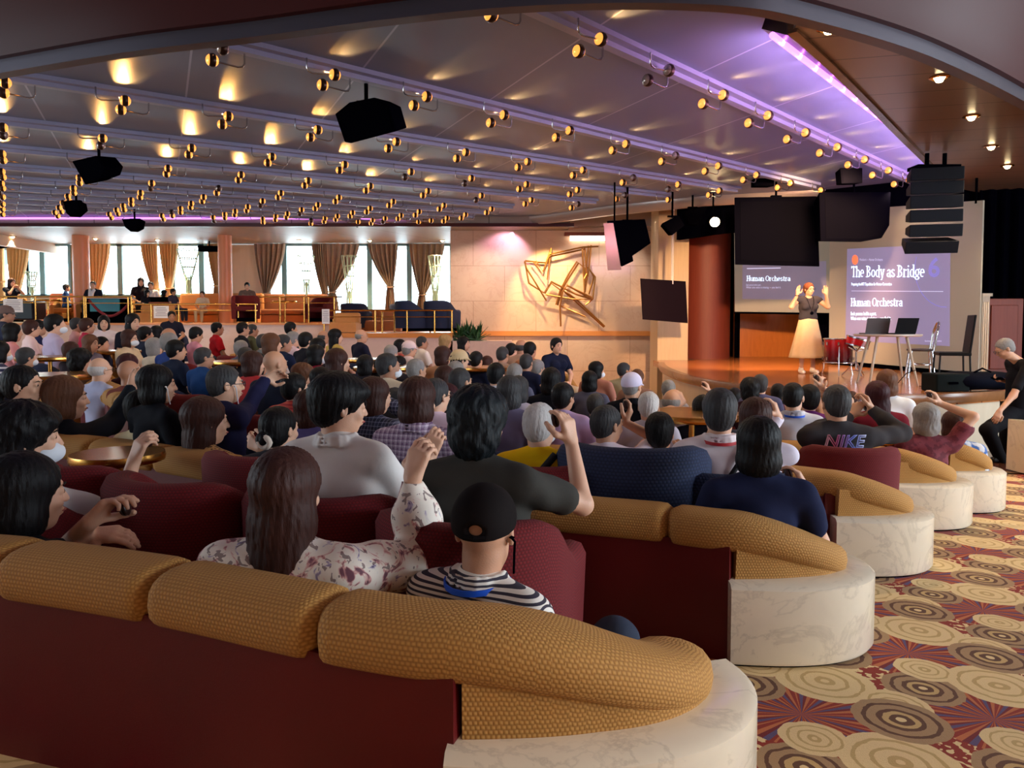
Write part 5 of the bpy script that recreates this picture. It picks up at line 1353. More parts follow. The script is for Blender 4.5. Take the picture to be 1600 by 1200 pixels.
def hair_mesh(style, low, hy=0, hp=0, hr=0, strand=1.0):
    """in head frame, then placed on the head"""
    s = Sdf(.02)
    face = lambda r=(.074, .10, .098), c=(0, .115, -.030), k=.012: s.ell(c, r, op='s', k=k)
    earcut = lambda: [s.ell((x*.094, .012, -.020), (.026, .026, .034), op='s', k=.008) for x in (-1, 1)]
    if style == 'short':
        s.ell((0, -.018, .038), (.087, .108, .094)); s.ell((0, -.045, -.012), (.075, .072, .080)); face(c=(0, .118, -.022), r=(.078, .10, .088)); earcut(); s.half((0, .15, -1), .078, k=.01)
    elif style == 'crop':
        s.ell((0, -.016, .036), (.081, .102, .089)); s.ell((0, -.042, -.01), (.070, .068, .072)); face(c=(0, .118, -.014), r=(.080, .10, .086)); earcut(); s.half((0, .2, -1), .066, k=.01)
    elif style == 'fluffy':
        s.ell((0, -.018, .046), (.098, .118, .100)); s.ell((0, -.050, -.010), (.080, .074, .078)); s.ell((0, .05, .065), (.080, .070, .045)); face(c=(0, .125, -.034), r=(.080, .10, .086)); earcut(); s.half((0, .15, -1), .080, k=.012)
    elif style == 'bushy':
        s.ell((0, -.022, .045), (.104, .122, .104)); s.ell((0, -.05, -.03), (.094, .088, .098)); s.ell((0, .04, .065), (.08, .07, .05)); face(c=(0, .128, -.035), r=(.074, .10, .092)); s.half((0, .1, -1), .115, k=.02)
    elif style == 'bob':
        s.ell((0, -.018, .040), (.092, .110, .096)); s.ell((0, -.028, -.055), (.096, .086, .092), k=.03); face(c=(0, .122, -.050), r=(.066, .110, .115)); s.half((0, .1, -1), .125, k=.012)
    elif style == 'long':
        s.ell((0, -.018, .040), (.092, .110, .096)); s.ell((0, -.035, -.07), (.098, .082, .11), k=.03); s.ell((0, -.06, -.19), (.098, .055, .11), k=.04); face(c=(0, .118, -.060), r=(.064, .110, .125)); s.half((0, 0, -1), .285, k=.02)
    elif style in ('pony', 'bun'):
        s.ell((0, -.018, .036), (.083, .104, .090)); s.ell((0, -.04, -.015), (.074, .072, .076)); face(c=(0, .118, -.018), r=(.078, .10, .090)); earcut(); s.half((0, .3, -1), .072, k=.01)
        if style == 'bun': s.ell((0, -.115, -.035), (.042, .036, .040), k=.01)
        else: s.chain([(0, -.10, -.02), (0, -.15, -.06), (0, -.14, -.16), (0, -.12, -.25)], [.026, .038, .036, .014], k=.01)
    elif style == 'fringe':
        s.ell((0, -.026, .010), (.081, .092, .070)); s.ell((0, -.014, .080), (.083, .10, .066), op='s', k=.010); face(c=(0, .10, -.01), r=(.10, .10, .10)); earcut(); s.half((0, .2, -1), .062, k=.01)
    q = strand*.0016
    def post(G, x, y, z):
        th = np.arctan2(x, y+.02+0*z); return G+q*(np.sin(th*46+3*np.sin(z*40+th*3))+.8*np.sin(th*23+z*30)) + (q*1.6*np.sin(th*11+2*np.sin(z*55)) if style in ('bushy',) else 0)
    me = s.build(low, post=post, name='hair'); M = headM(hy, hp, hr).to_4x4(); M.translation = HC; me.transform(M); return me
def placed(me, hy, hp, hr=0):
    M = headM(hy, hp, hr).to_4x4(); M.translation = HC; me.transform(M); me.update(); return me
def cap_mesh(low, kind='cap', back=False):
    s = Sdf(.012); s.ell((0, -.014, .040), (.090, .112, .098)); s.half((0, .12, -1), -.012, k=.008)
    if kind == 'cap':
        for i in range(-4, 5): s.cap((i*.016, .075-abs(i)*.003, .022), (i*.015, .145-abs(i)**1.7*.0032, .008), .008, .005, k=.008)
    if kind == 'bucket': 
        for i in range(24): a = 2*PI*i/24; s.cap((.088*math.cos(a), -.014+.11*math.sin(a), .03), (.125*math.cos(a), -.014+.148*math.sin(a), .0), .008, .006, k=.01)
    if back: s.ell((0, -.128, .030), (.030, .030, .020), op='s', k=.004)
    return s.build(low, name='hat')
def mask_mesh(low):
    s = Sdf(.01); s.ell((0, .052, -.055), (.060, .068, .046)); s.half((0, -1, 0), -.035, k=.006)
    return s.build(low, name='mask')
def glasses_mb():
    m = MB()
    for x in (-1, 1):
        m.tube([(x*.034+.024*math.cos(2*PI*i/16), .108+.0*i, .004+.018*math.sin(2*PI*i/16)) for i in range(16)], .0022, 5, True)
        m.tube([(x*.058, .106, .008), (x*.080, .04, .008), (x*.084, -.01, .002)], .0022, 5)
    m.tube([(-.010, .110, .006), (.010, .110, .006)], .002, 5); return m
def eyes_mb():
    m = MB()
    for x in (-1, 1): m.lathe([(.0072*math.sin(PI*i/8), -.004*math.cos(PI*i/8)) for i in range(9)], (x*.032, .0885, .004), 12, (x*.12, 1, 0))
    return m
def brows_mb():
    m = MB()
    for x in (-1, 1): m.tube([(x*.016, .0945, .024), (x*.033, .094, .029), (x*.050, .083, .024)], [.003, .0035, .002], 6)
    return m
def lips_mb():
    m = MB(); m.tube([(-.022, .088, -.058), (-.008, .099, -.057), (0, .1, -.058), (.008, .099, -.057), (.022, .088, -.058)], [.002, .0045, .004, .0045, .002], 6); return m
def skin(t):
    o = t.co('Object'); n = t.noise(o, 14, 3); b = tuple(t.b.inputs['Base Color'].default_value)
    t.base(t.mix(n, tuple(v*.86 for v in b[:3])+(1,), tuple(min(1, v*1.08) for v in b[:3])+(1,))); t.bump(t.noise(o, 220, 2), .0006)
    t.b.inputs['Subsurface Weight'].default_value = .06; t.b.inputs['Subsurface Radius'].default_value = (.02, .008, .004)
SK = [special('skin_light', skin, rgb=(222, 172, 142), rough=.55), special('skin_mid', skin, rgb=(205, 152, 120), rough=.55), special('skin_tan', skin, rgb=(184, 130, 100), rough=.55)]
def _hair(a, b):
    def fn(t):
        o = t.co('Object', (1, 1, .18)); n = t.noise(o, 170, 3, .7); n2 = t.noise(t.co('Object'), 12, 2)
        t.base(t.mix(t.m('MULTIPLY', t.m('ADD', n, n2), .5), lin(a), lin(b))); t.bump(n, .003, .8)
        t.b.inputs['Specular IOR Level'].default_value = .2
    return fn
HAIR = {'black': ((5, 5, 7), (20, 17, 19)), 'blueblack': ((6, 9, 12), (20, 27, 33)), 'brown': ((30, 16, 14), (78, 44, 36)), 'lbrown': ((60, 36, 26), (120, 78, 54)), 'dgray': ((26, 25, 27), (78, 76, 77)), 'gray': ((92, 88, 88), (170, 164, 160)),
        'white': ((150, 146, 144), (236, 230, 226)), 'blond': ((130, 98, 60), (196, 160, 110)), 'maroon': ((34, 10, 16), (74, 26, 34))}
HM = {k: special('hair_'+k, _hair(*v), rough=.55) for k, v in HAIR.items()}
def cloth(rgb, rough=.85, name=None):
    n = name or 'cloth_%02x%02x%02x' % tuple(rgb)
    return mat(n, rgb, rough, noise=.12, nscale=9, bump=.0004, bscale=90, spec=.12)
def _stripes(a, b, axis, per, duty):
    def fn(t):
        o = t.co('Object'); s = t.sep(o); q = t.m('FRACT', t.m('ADD', t.m('DIVIDE', s[axis], per), 100))
        t.base(t.mix(t.m('LESS_THAN', q, duty), lin(b), lin(a)))
    return fn
def _shirtstripes(t):     # vertical below the yoke, horizontal on yoke
    s = t.sep(t.co('Object')); w = t.m('MULTIPLY', t.m('SINE', t.m('MULTIPLY', s[2], 30)), .003)
    v = t.m('LESS_THAN', t.m('FRACT', t.m('ADD', t.m('DIVIDE', t.m('ADD', s[0], w), .0135), 100)), .46); h = t.m('LESS_THAN', t.m('FRACT', t.m('ADD', t.m('DIVIDE', s[2], .0135), 100)), .46)
    yk = t.m('MULTIPLY', t.m('GREATER_THAN', s[2], .925), t.m('LESS_THAN', t.m('ABSOLUTE', s[0]), .22))
    f = t.m('ADD', t.m('MULTIPLY', h, yk), t.m('MULTIPLY', v, t.m('SUBTRACT', 1, yk))); t.base(t.mix(f, lin((238, 232, 222)), lin((52, 48, 62))))
def _plaid(a, b, c, per=.03):
    def fn(t):
        s = t.sep(t.co('Object')); f = lambda i, p, d: t.m('LESS_THAN', t.m('FRACT', t.m('ADD', t.m('DIVIDE', s[i], p), 100)), d)
        c1 = t.mix(t.m('MULTIPLY', t.m('ADD', f(0, per, .45), f(2, per, .45)), .5), lin(a), lin(b)); t.base(t.mix(t.m('MULTIPLY', t.m('ADD', f(0, per*.5, .2), f(2, per*.5, .2)), .45), c1, lin(c)))
    return fn
def _floral(t):
    o = t.co('Object'); n1 = t.noise(o, 16, 3, .6, 1.2); n2 = t.noise(o, 34, 2, .5, .8); n3 = t.noise(o, 9, 2)
    c = t.ramp(n1, [(0, lin((70, 52, 60))), (.36, lin((120, 70, 84))), (.41, lin((214, 156, 150))), (.46, lin((240, 226, 212))), (.62, lin((240, 230, 216))), (.66, lin((176, 160, 186))), (.72, lin((90, 80, 110)))])
    d = t.m('MULTIPLY', t.m('GREATER_THAN', n2, .62), .75); t.base(t.mix(d, c, lin((96, 62, 66)))); t.bump(n3, .004)
def _leopard(t):
    v = t.new('ShaderNodeTexVoronoi'); v.inputs['Scale'].default_value = 55; t.l.new(t.co('Object'), v.inputs['Vector']); t.base(t.ramp(v.outputs[0], [(0, lin((120, 80, 40))), (.25, lin((30, 18, 14))), (.5, lin((196, 150, 96)))], 'LINEAR'))
def _patch(a, b, sc=14):
    def fn(t): t.base(t.ramp(t.noise(t.co('Object'), sc, 2), [(.45, lin(a)), (.55, lin(b))]))
    return fn
PAT = {'stripe': special('striped_shirt', _shirtstripes, rough=.8), 'plaid': special('plaid_shirt', _plaid((214, 196, 214), (130, 96, 130), (70, 52, 96), .026), rough=.85), 'nplaid': special('navy_plaid', _plaid((50, 52, 78), (26, 28, 46), (150, 150, 175), .05), rough=.85),
       'floral': special('floral_blouse', _floral, rough=.7), 'leopard': special('leopard_top', _leopard, rough=.8), 'orstripe': special('orange_stripe', _stripes((226, 84, 62), (190, 40, 44), 2, .028, .5), rough=.8),
       'redpat': special('red_pattern', _patch((150, 40, 40), (190, 110, 96)), rough=.85), 'maroonpat': special('maroon_pattern', _patch((92, 18, 34), (118, 40, 52), 22), rough=.85), 'bluefl': special('blue_floral', _patch((225, 228, 235), (70, 110, 180)), rough=.85),
       'navystripe': special('navy_stripe', _stripes((50, 50, 84), (225, 220, 225), 2, .05, .6), rough=.85)}
def shirtmat(c): return PAT[c] if isinstance(c, str) else cloth(c)
TROU = cloth((36, 40, 56)); SHOE = mat('shoe_dark', (24, 22, 26), .5); MASKM = mat('face_mask', (226, 232, 240), .8); EYEM = mat('eye_dark', (26, 18, 16), .15); GLM = mat('glasses_dark', (30, 24, 26), .3); LIPM2 = mat('lip', (168, 84, 78), .5); CAST = wood('castanet_wood', (40, 22, 20), (62, 36, 30), (20, 20, 20), .3)
CACHE = {}
def cached(key, fn):
    if key not in CACHE: CACHE[key] = fn()
    return CACHE[key]
def oobj(name, me, mt, parent):
    """object that carries its own material in an object-linked slot"""
    o = bpy.data.objects.new(name, me); COL.objects.link(o)
    if not me.materials: me.materials.append(None)
    o.material_slots[0].link = 'OBJECT'; o.material_slots[0].material = mt; o.parent = parent; return o
PEOPLE = []
def castanet(w, label, s=1.0, rot=0):
    root = empty('castanet', w, rot, label, 'castanet')
    for k, t in ((-1, R(-14)), (1, R(14))):
        m = MB(); m.lathe([(.0, -.003), (.022, -.004), (.029, .0), (.029, .006), (.020, .012), (0, .014)], (0, 0, 0), 20, (k*1.0, .15, math.sin(t))); m.obj('half_shell', CAST, root, smooth=50)
    root.scale = (s, s, s); return root
SPK = v3(5.3, 13.6, 0)
def person(x, y, D, hair, hc, sc, label, yaw=None, L='lap', Rr='lap', sleeve=1, hy=0, hp=0, w=1.0, fem=False, sk=0, ex='', kind='red', z=None, fixD=False, tall=None, low=None, group=None, seatgap=0):
    # settle the distance so that the seated height suits the floor there
    best = None
    for q in ([0] if fixD else [i*.02 for i in range(-9, 10)]):
        p = at(x, y, D*(1+q)); f = fz(p.x, p.y) if z is None else z; s_ = (p.z-f)/TOP; e = abs(s_-1)+abs(q)*.45
        for r_ in PEOPLE:
            dd_ = math.hypot(r_[1]-p.x, r_[2]-p.y)
            if dd_ < .66: e += (.66-dd_)*.9
        if best is None or e < best[0]: best = (e, p, f, s_)
    _, p, f, s_ = best; s0 = s_; s_ = max(.88, min(1.12 if not fixD else 1.25, s_)) if z != TL+.03 else max(.74, min(1.1, s_)); bz_ = p.z-s_*TOP
    if yaw is None: yaw = math.degrees(math.atan2(SPK.x-p.x, SPK.y-p.y))*.62
    if low is None: low = .007 if p.y < 5.2 else (.010 if p.y < 8 else .0135)
    hyb = round(hy/20)*20 if p.y > 4.8 else hy
    root = empty('person', (p.x, p.y, bz_), -R(yaw), label, 'person', group); root.scale = (s_, s_, s_)
    off = root.matrix_basis if False else None
    # keep the head top over the photo point
    c, s1 = math.cos(-R(yaw)), math.sin(-R(yaw)); root.location = (p.x+s1*.012*s_, p.y-c*.012*s_, bz_)
    kL = L if isinstance(L, str) else tuple(round(v, 3) for q in L for v in q); kR = Rr if isinstance(Rr, str) else tuple(round(v, 3) for q in Rr for v in q)
    skm = SK[sk]
    b = oobj('body', cached(('b', low, kL, kR, hyb, hp, w, fem), lambda: body_mesh(low, L, Rr, hyb, hp, w, fem, hs=HANDS.get(label))), skm, root)
    pat = isinstance(sc, str)
    oobj('shirt', cached(('s', low, kL, kR, sleeve, w, fem, 'C' in ex, 'P' in ex), lambda: shirt_mesh(max(low, .008), L, Rr, sleeve, w, fem, 'C' in ex, puff=.022 if 'P' in ex else 0)), shirtmat(sc), root)
    oobj('trousers', cached(('t', w), lambda: pants_mesh(.016, w)), TROU if 'K' not in ex else cloth((220, 205, 180)), root)
    if p.y < 9: oobj('shoes', cached('shoe', shoe_mesh), SHOE, root)
    if hair not in ('bald',):
        oobj('hair', cached(('h', hair, low, hyb, hp), lambda: hair_mesh(hair, max(low*.9, .006), hyb, hp)), HM[hc], root)
    if 'F' in ex or p.y < 6:
        fh = cached(('e', hyb, hp), lambda: placed(eyes_mb().mesh('eyes', 60), hyb, hp)); oobj('eyes', fh, EYEM, root)
        oobj('eyebrows', cached(('br', hyb, hp), lambda: placed(brows_mb().mesh('brows', 60), hyb, hp)), HM['black' if hc in ('black', 'blueblack', 'brown', 'maroon', 'lbrown') else 'gray'], root)
        if 'M' not in ex: oobj('lips', cached(('li', hyb, hp), lambda: placed(lips_mb().mesh('lips', 60), hyb, hp)), LIPM2, root)
    if 'M' in ex: oobj('face_mask', cached(('m', low, hyb, hp), lambda: placed(mask_mesh(max(.008, low)), hyb, hp)), MASKM, root)
    if 'G' in ex: oobj('glasses', cached(('g', hyb, hp), lambda: placed(glasses_mb().mesh('glasses', 60), hyb, hp)), GLM, root)
    if kind and any(math.hypot(q_[0]-p.x, q_[1]-p.y) < .5 for q_ in CHAIRS): kind = None
    if kind:
        CHAIRS.append((p.x, p.y))
        s2 = min(1.12, max(.95, s_)) if p.y > 4 else .94
        fx, fy = math.sin(R(yaw)), math.cos(R(yaw))
        chair(kind, p.x-fx*.0, p.y-fy*.0, (bz_ if p.y > 4 else fz(p.x, p.y)), yaw, CHL[kind][0], CHL[kind][1], s2)
    PEOPLE.append((label[:36], round(p.x, 2), round(p.y, 2), round(bz_-f, 2), round(s0, 2)))
    return root
CHL = {'red': ('dark red tub armchair with a seated listener in it', 'red tub armchairs with seated listeners'), 'navy': ('navy blue tub armchair with a seated listener in it', 'navy tub armchairs with seated listeners'), 'tan': ('tan tub armchair with a seated listener in it', 'tan tub armchairs with seated listeners')}
HANDS = {}; CHAIRS = []
def toloc(root, wpt):
    M = Matrix.Translation(root.location)@root.rotation_euler.to_matrix().to_4x4()@Matrix.Diagonal((*root.scale, 1)); return M.inverted()@wpt
# ================================================================== the audience
def near(x, y, D, yaw, arms, hair, hc, sc, label, hands=None, k=1.0, **kw):
    """arms: {'R': (elbow px,py,D), (wrist px,py,D)} given as sight positions, turned into the figure's own frame"""
    H = at(x, y, D); z = H.z-TOP*k; c, s1 = math.cos(-R(yaw)), math.sin(-R(yaw))
    M = Matrix.Translation((H.x+s1*.012*k, H.y-c*.012*k, z))@Matrix.Rotation(-R(yaw), 4, 'Z')@Matrix.Diagonal((k, k, k, 1)); Mi = M.inverted(); P = {}
    for k, side in (('L', -1), ('R', 1)):
        if k in arms:
            a = arms[k]
            if isinstance(a, str): P[k] = a; continue
            W_ = Mi@at(*a[1]); S = v3(side*SHX, -.025, .952); E0 = Mi@at(*a[0]); e = ik(S, W_, .28, .245, (E0-S.lerp(W_, .5))); P[k] = (e, W_)
        else: P[k] = 'lap'
    hs = [None, None]
    for i, k in enumerate(('L', 'R')):
        if hands and k in hands:
            tip, pnw, kk = hands[k]; W_ = P[k][1]; d = (Mi@at(*tip)-W_); pn = Mi.to_3x3()@Vector(pnw); hs[i] = (d, pn, kk)
    HANDS[label] = hs
    root = person(x, y, D, hair, hc, sc, label, yaw=yaw, L=P['L'], Rr=P['R'], z=z, fixD=True, **kw)
    for i, k in enumerate(('L', 'R')):
        if hands and k in hands and hands[k][2].get('grip'):
            side = -1 if i == 0 else 1; d, pn, kk = hs[i]; W_ = P[k][1]; d = d.normalized(); pn = (pn-d*pn.dot(d)).normalized(); sd = d.cross(pn)*side
            g = M@(W_+d*.098+pn*.040+sd*.022); castanet(g, 'dark wooden castanet in the raised fingers of the '+hands[k][2]['who'] if 'who' in kk else 'castanet')
    return root
def G(who, curl=.62): return {'grip': True, 'curl': curl, 'who': who}
_hand = hand
def hand(s, W_, d, pn, side, rmin=0, curl=.6, grip=False, spread=0, sc=1.0, who=None): return _hand(s, W_, d, pn, side, rmin, curl, grip, spread, sc)

n1 = near(450, 702, 2.24, 8, {'R': ((612, 900, 2.3), (644, 750, 2.44))}, 'long', 'brown', 'floral', 'woman with long brown bob in cream floral blouse raising her arm, front row', {'R': ((662, 680, 2.48), (.3, .5, .1), G('woman in the floral blouse'))}, sleeve=2, fem=True, ex='P', hy=6, low=.0055, kind=None, sk=0, k=1.08)
n2 = near(758, 760, 2.18, 34, {}, 'bald', 'white', 'stripe', 'man in black backwards-strapped cap and black-white striped shirt, front row', sleeve=2, ex='C', hy=-22, low=.0055, kind=None, sk=1, k=1.05, w=1.12)
def relimb(root, target):
    for c_ in list(root.children):
        if c_.name.startswith('trousers'): bpy.data.objects.remove(c_)
    Mi = (Matrix.Translation(root.location)@root.rotation_euler.to_matrix().to_4x4()@Matrix.Diagonal((*root.scale, 1))).inverted(); K = Mi@target
    s = Sdf(.03); s.ell((0, 0, .52), (.175, .135, .11), k=.04); s.chain([(.09, .02, .50), K, K+v3(-.06, .16, -.32)], [.09, .068, .052], k=.02); s.chain([(-.09, .02, .50), (-.115, .43, .48), (-.11, .43, .12)], [.088, .066, .052], k=.02)
    oobj('trousers', s.build(.009, noise=.003, nfreq=22, name='trousers'), cloth((52, 58, 74)), root)
relimb(n2, at(962, 1000, 2.30))
n3 = near(531, 587, 3.0, 14, {'R': ((640, 782, 3.1), (671, 715, 3.28))}, 'fluffy', 'black', (232, 226, 222), 'young man with fluffy black hair in white polo shirt, turned in profile', {'R': ((684, 672, 3.3), (.2, .6, .1), G('young man in the white polo'))}, sleeve=1, ex='CF', hy=48, hp=-4, low=.006, kind='red', sk=0, w=1.1)
n4 = near(750, 609, 2.68, 18, {'R': ((905, 790, 2.72), (893, 692, 2.86))}, 'bushy', 'blueblack', (62, 60, 56), 'man with thick blue-black hair in dark olive shirt raising his fist', {'R': ((886, 655, 2.86), (-.5, .4, .1), G('man in the dark olive shirt'))}, sleeve=1, ex='', hy=5, low=.006, kind='red', sk=0, w=1.1)
n5 = near(40, 709, 2.5, 30, {'R': ((95, 872, 2.45), (138, 818, 2.5)), 'L': ((20, 900, 2.5), (138, 836, 2.58))}, 'bob', 'black', (20, 22, 26), 'woman with sleek black bob in black top holding a castanet, front row left', {'R': ((170, 785, 2.52), (.6, .1, .3), G('woman in black at front left')), 'L': ((182, 834, 2.58), (0, .3, -.9), {'curl': .35})}, sleeve=1, fem=True, hy=12, low=.006, kind=None, sk=0, k=1.12)
n6 = near(42, 633, 3.05, 34, {'R': ((178, 800, 3.12), (208, 724, 3.28))}, 'bushy', 'black', (226, 234, 240), 'short-haired masked woman in white short-sleeved top raising a bare arm', {'R': ((224, 682, 3.3), (.4, .5, .1), G('masked woman in the white top'))}, sleeve=1, fem=True, ex='M', hy=26, low=.0065, kind='red', sk=0, k=1.1)
n7 = near(103, 588, 5.0, 36, {'R': ((165, 668, 5.1), (205, 608, 5.35))}, 'bob', 'lbrown', (22, 26, 34), 'woman with brown bob in black long sleeves stretching her arm out', {'R': ((218, 578, 5.4), (.3, -.5, .1), {'curl': .45, 'spread': .02})}, sleeve=2, fem=True, hy=18, kind='navy', k=1.2)
n8 = near(227, 607, 4.85, 34, {}, 'crop', 'black', (236, 222, 180), 'man with cropped black hair, glasses and mask in pale yellow shirt', sleeve=1, ex='MG', hy=28, kind=None, k=1.14)
n9 = near(322, 621, 4.45, 26, {}, 'long', 'brown', 'leopard', 'woman with long dark brown hair in leopard print top', fem=True, hy=30, kind=None, ex='F', k=1.18)
n10 = near(36, 570, 4.9, 40, {}, 'pony', 'black', (186, 186, 196), 'woman with long black ponytail in grey-white shirt, profile, far left', fem=True, hy=34, ex='F', kind='navy', k=1.1)
n11 = near(352, 570, 4.7, 34, {'R': ((385, 640, 4.8), (414, 594, 5.0))}, 'crop', 'dgray', (34, 34, 66), 'grey-haired man with glasses and earphones in navy top reaching forward', {'R': ((438, 583, 5.05), (.3, -.4, -.2), {'curl': .5})}, sleeve=2, ex='GF', hy=26, kind='red')
n12 = near(246, 571, 4.7, 36, {}, 'bob', 'black', (20, 22, 30), 'woman with short black hair and earphones in black lace top', fem=True, hy=24, ex='F', kind='navy')
n13 = near(437, 634, 3.9, 18, {'L': ((405, 740, 3.9), (408, 700, 4.05))}, 'bun', 'black', (40, 40, 48), 'woman with black hair in a bun tied with a cream scrunchie', fem=True, hy=10, kind='red')
n14 = near(654, 590, 3.9, 14, {}, 'bob', 'brown', 'plaid', 'woman with dark brown hair in red-white-blue checked shirt', fem=True, ex='C', hy=12, kind='navy', sleeve=2)
n15 = near(586, 590, 4.8, 30, {'R': ((625, 660, 4.8), (598, 625, 4.95))}, 'bob', 'brown', 'nplaid', 'woman resting her chin on her hand in navy plaid shirt', {'R': ((588, 612, 4.95), (-.5, .1, .2), {'curl': .5})}, sleeve=2, fem=True, hy=24, kind='tan', ex='F')
n16 = near(844, 628, 3.85, 16, {}, 'crop', 'white', (244, 198, 20), 'white-haired man in bright yellow shirt with black shoulder strap', hy=10, kind='red', ex='M', sk=0)
n17 = near(949, 632, 4.5, 20, {'R': ((1000, 700, 4.5), (976, 660, 4.65))}, 'crop', 'dgray', (232, 216, 226), 'grey-haired man in pale pink-white shirt with thin strap', {'R': ((985, 642, 4.65), (-.4, .2, .2), G('grey-haired man in the pale pink shirt'))}, hy=34, kind=None, sk=1)
n18 = near(1031, 644, 4.5, 14, {}, 'short', 'black', (206, 150, 132), 'man with thinning black crown in salmon pink shirt', hy=0, kind=None, sk=1, L='fwd', Rr='fwd') if False else person(1031, 644, 4.5, 'short', 'black', (206, 150, 132), 'man with thinning black crown in salmon pink shirt', yaw=14, fixD=True, z=at(1031, 644, 4.5).z-TOP, L='fwd', Rr='fwd', kind=None, sk=1)
n19 = near(1125, 607, 3.8, 10, {'L': ((1080, 720, 3.8), (1106, 688, 4.0))}, 'short', 'dgray', (238, 222, 224), 'dark grey-haired man in white-pink shirt with red lanyard and black strap', {'L': ((1112, 668, 4.05), (.4, .2, .2), {'curl': .5})}, ex='C', hy=4, kind='navy', w=1.08, sk=1)
n20 = near(1185, 652, 3.22, 8, {'R': ((1270, 812, 3.25), (1260, 766, 3.38))}, 'bob', 'black', (30, 36, 66), 'woman with short black bob in navy t-shirt beside the aisle end', {'R': ((1245, 735, 3.4), (-.5, .2, .1), G('woman in the navy t-shirt'))}, fem=True, hy=2, kind=None)
n21 = near(1180, 622, 4.35, 10, {'R': ((1226, 712, 4.3), (1216, 652, 4.5))}, 'bob', 'brown', (226, 220, 236), 'woman in white long sleeves with raised arm behind the navy t-shirt woman', {'R': ((1206, 618, 4.5), (-.5, .2, .1), G('woman with the raised white sleeve'))}, sleeve=2, fem=True, hy=0, kind='red')
n22 = near(1307, 600, 5.2, 6, {'R': ((1385, 672, 5.25), (1362, 640, 5.45)), 'L': ((1262, 680, 5.25), (1330, 650, 5.5))}, 'crop', 'dgray', (58, 54, 56), 'man in dark grey sweatshirt with outlined back lettering NIKE', {'R': ((1352, 618, 5.48), (-.6, .2, .1), {'curl': .7}), 'L': ((1344, 628, 5.5), (.5, .2, .1), G('man in the NIKE sweatshirt'))}, sleeve=2, hy=4, kind=None, w=1.12, sk=1, k=1.12)
n23 = near(1446, 630, 5.75, 4, {'R': ((1482, 672, 5.75), (1468, 630, 5.85))}, 'bob', 'gray', 'maroonpat', 'grey-haired woman in maroon patterned top raising her hand', {'R': ((1458, 610, 5.85), (-.5, .2, .1), G('grey-haired woman in maroon'))}, fem=True, hy=0, kind=None)
n24 = near(1490, 642, 6.2, 10, {}, 'bob', 'brown', 'bluefl', 'brown-haired woman in blue and white floral top beside the last marble end', fem=True, kind=None)
n25 = near(1240, 597, 6.0, 12, {}, 'crop', 'black', (206, 206, 218), 'cropped dark-haired man in white shirt with blue lanyard near the stage', ex='C', hy=12, kind='navy')
n26 = near(1264, 601, 6.4, 8, {'R': ((1296, 640, 6.4), (1284, 606, 6.5)), 'L': ((1262, 650, 6.4), (1276, 612, 6.5))}, 'short', 'black', (110, 50, 120), 'dark-haired person in purple and white raising both hands together', {'R': ((1281, 584, 6.5), (-.5, .2, .1), G('person in purple')), 'L': ((1279, 588, 6.5), (.5, .2, .1), {'curl': .6})}, fem=True, kind='red', sleeve=1)
n27 = near(1370, 596, 6.2, 4, {}, 'long', 'maroon', (120, 30, 44), 'woman with long dark maroon hair near the stage edge', fem=True, kind='navy')
n28 = near(1386, 578, 7.0, 20, {}, 'bob', 'lbrown', (232, 236, 244), 'woman with light brown hair in white blouse nearest the stage table', fem=True, kind='tan')
n29 = near(1050, 608, 6.6, 20, {'R': ((1076, 664, 6.5), (1068, 628, 6.6))}, 'fringe', 'gray', (200, 196, 206), 'balding man raising a bare arm before the stage front', {'R': ((1059, 606, 6.6), (-.5, .2, .1), G('balding man at the stage front'))}, kind='red', sk=1)
n30 = near(862, 575, 6.9, 24, {'R': ((862, 648, 6.8), (857, 618, 6.9))}, 'bob', 'black', (20, 22, 32), 'dark-haired person raising a bare forearm left of the lilac-top woman', {'R': ((858, 594, 6.9), (-.4, .2, .1), G('dark-haired person left of the lilac top'))}, kind='navy')
n31 = near(528, 545, 6.9, 34, {'R': ((548, 610, 6.8), (529, 588, 6.9))}, 'long', 'brown', (60, 56, 60), 'long dark-haired woman holding her open hand beside her face', {'R': ((532, 556, 6.9), (.6, -.3, .1), {'curl': .12, 'spread': .02})}, fem=True, hy=20, kind='tan')
n32 = near(1148, 606, 8.8, 10, {'R': ((1112, 640, 8.6), (1108, 612, 8.7))}, 'short', 'black', (60, 40, 50), 'hidden person whose hand shows before the stage front', {'R': ((1103, 593, 8.7), (-.5, .2, .1), G('hidden person at the stage front'))}, kind='red')

# garment details of the near figures
def child(name, mb, mt, root, **kw): o = mb.obj(name, mt, root, **kw); return o
m = cap_mesh(.006, 'cap', True); M_ = headM(-22+0, 0).to_4x4(); M_.translation = HC; 
capb = cap_mesh(.006, 'dome', True); capb.transform(M_); link('cap', capb, cloth((22, 16, 16)), n2)
mm = MB(); mm.tube([M_@v3(.03*t, -.122+abs(t)*.008, .012) for t in (-1, 0, 1)], .008, 6); mm.obj('cap_strap', cloth((16, 12, 14)), [c_ for c_ in n2.children if c_.name.startswith('cap')][0])
LAN = mat('lanyard_blue', (20, 90, 220), .6); LANR = mat('lanyard_red', (190, 30, 40), .6); STRAPB = mat('strap_black', (18, 16, 20), .7)
def lanyard(root, mt, r=.079, z=1.0):
    mb = MB(); pts = [(r*math.cos(R(a)), -.022+r*1.02*math.sin(R(a)), z+.012*math.sin(R(a))) for a in range(-200, 21, 20)]
    mb.sweep([(p[0], p[1]) for p in pts], lambda i, t: [(.0, pts[i][2]-.008), (.004, pts[i][2]-.008), (.004, pts[i][2]+.008), (0, pts[i][2]+.008)]); mb.obj('lanyard', mt, [c_ for c_ in root.children if c_.name.startswith('shirt')][0], smooth=60)
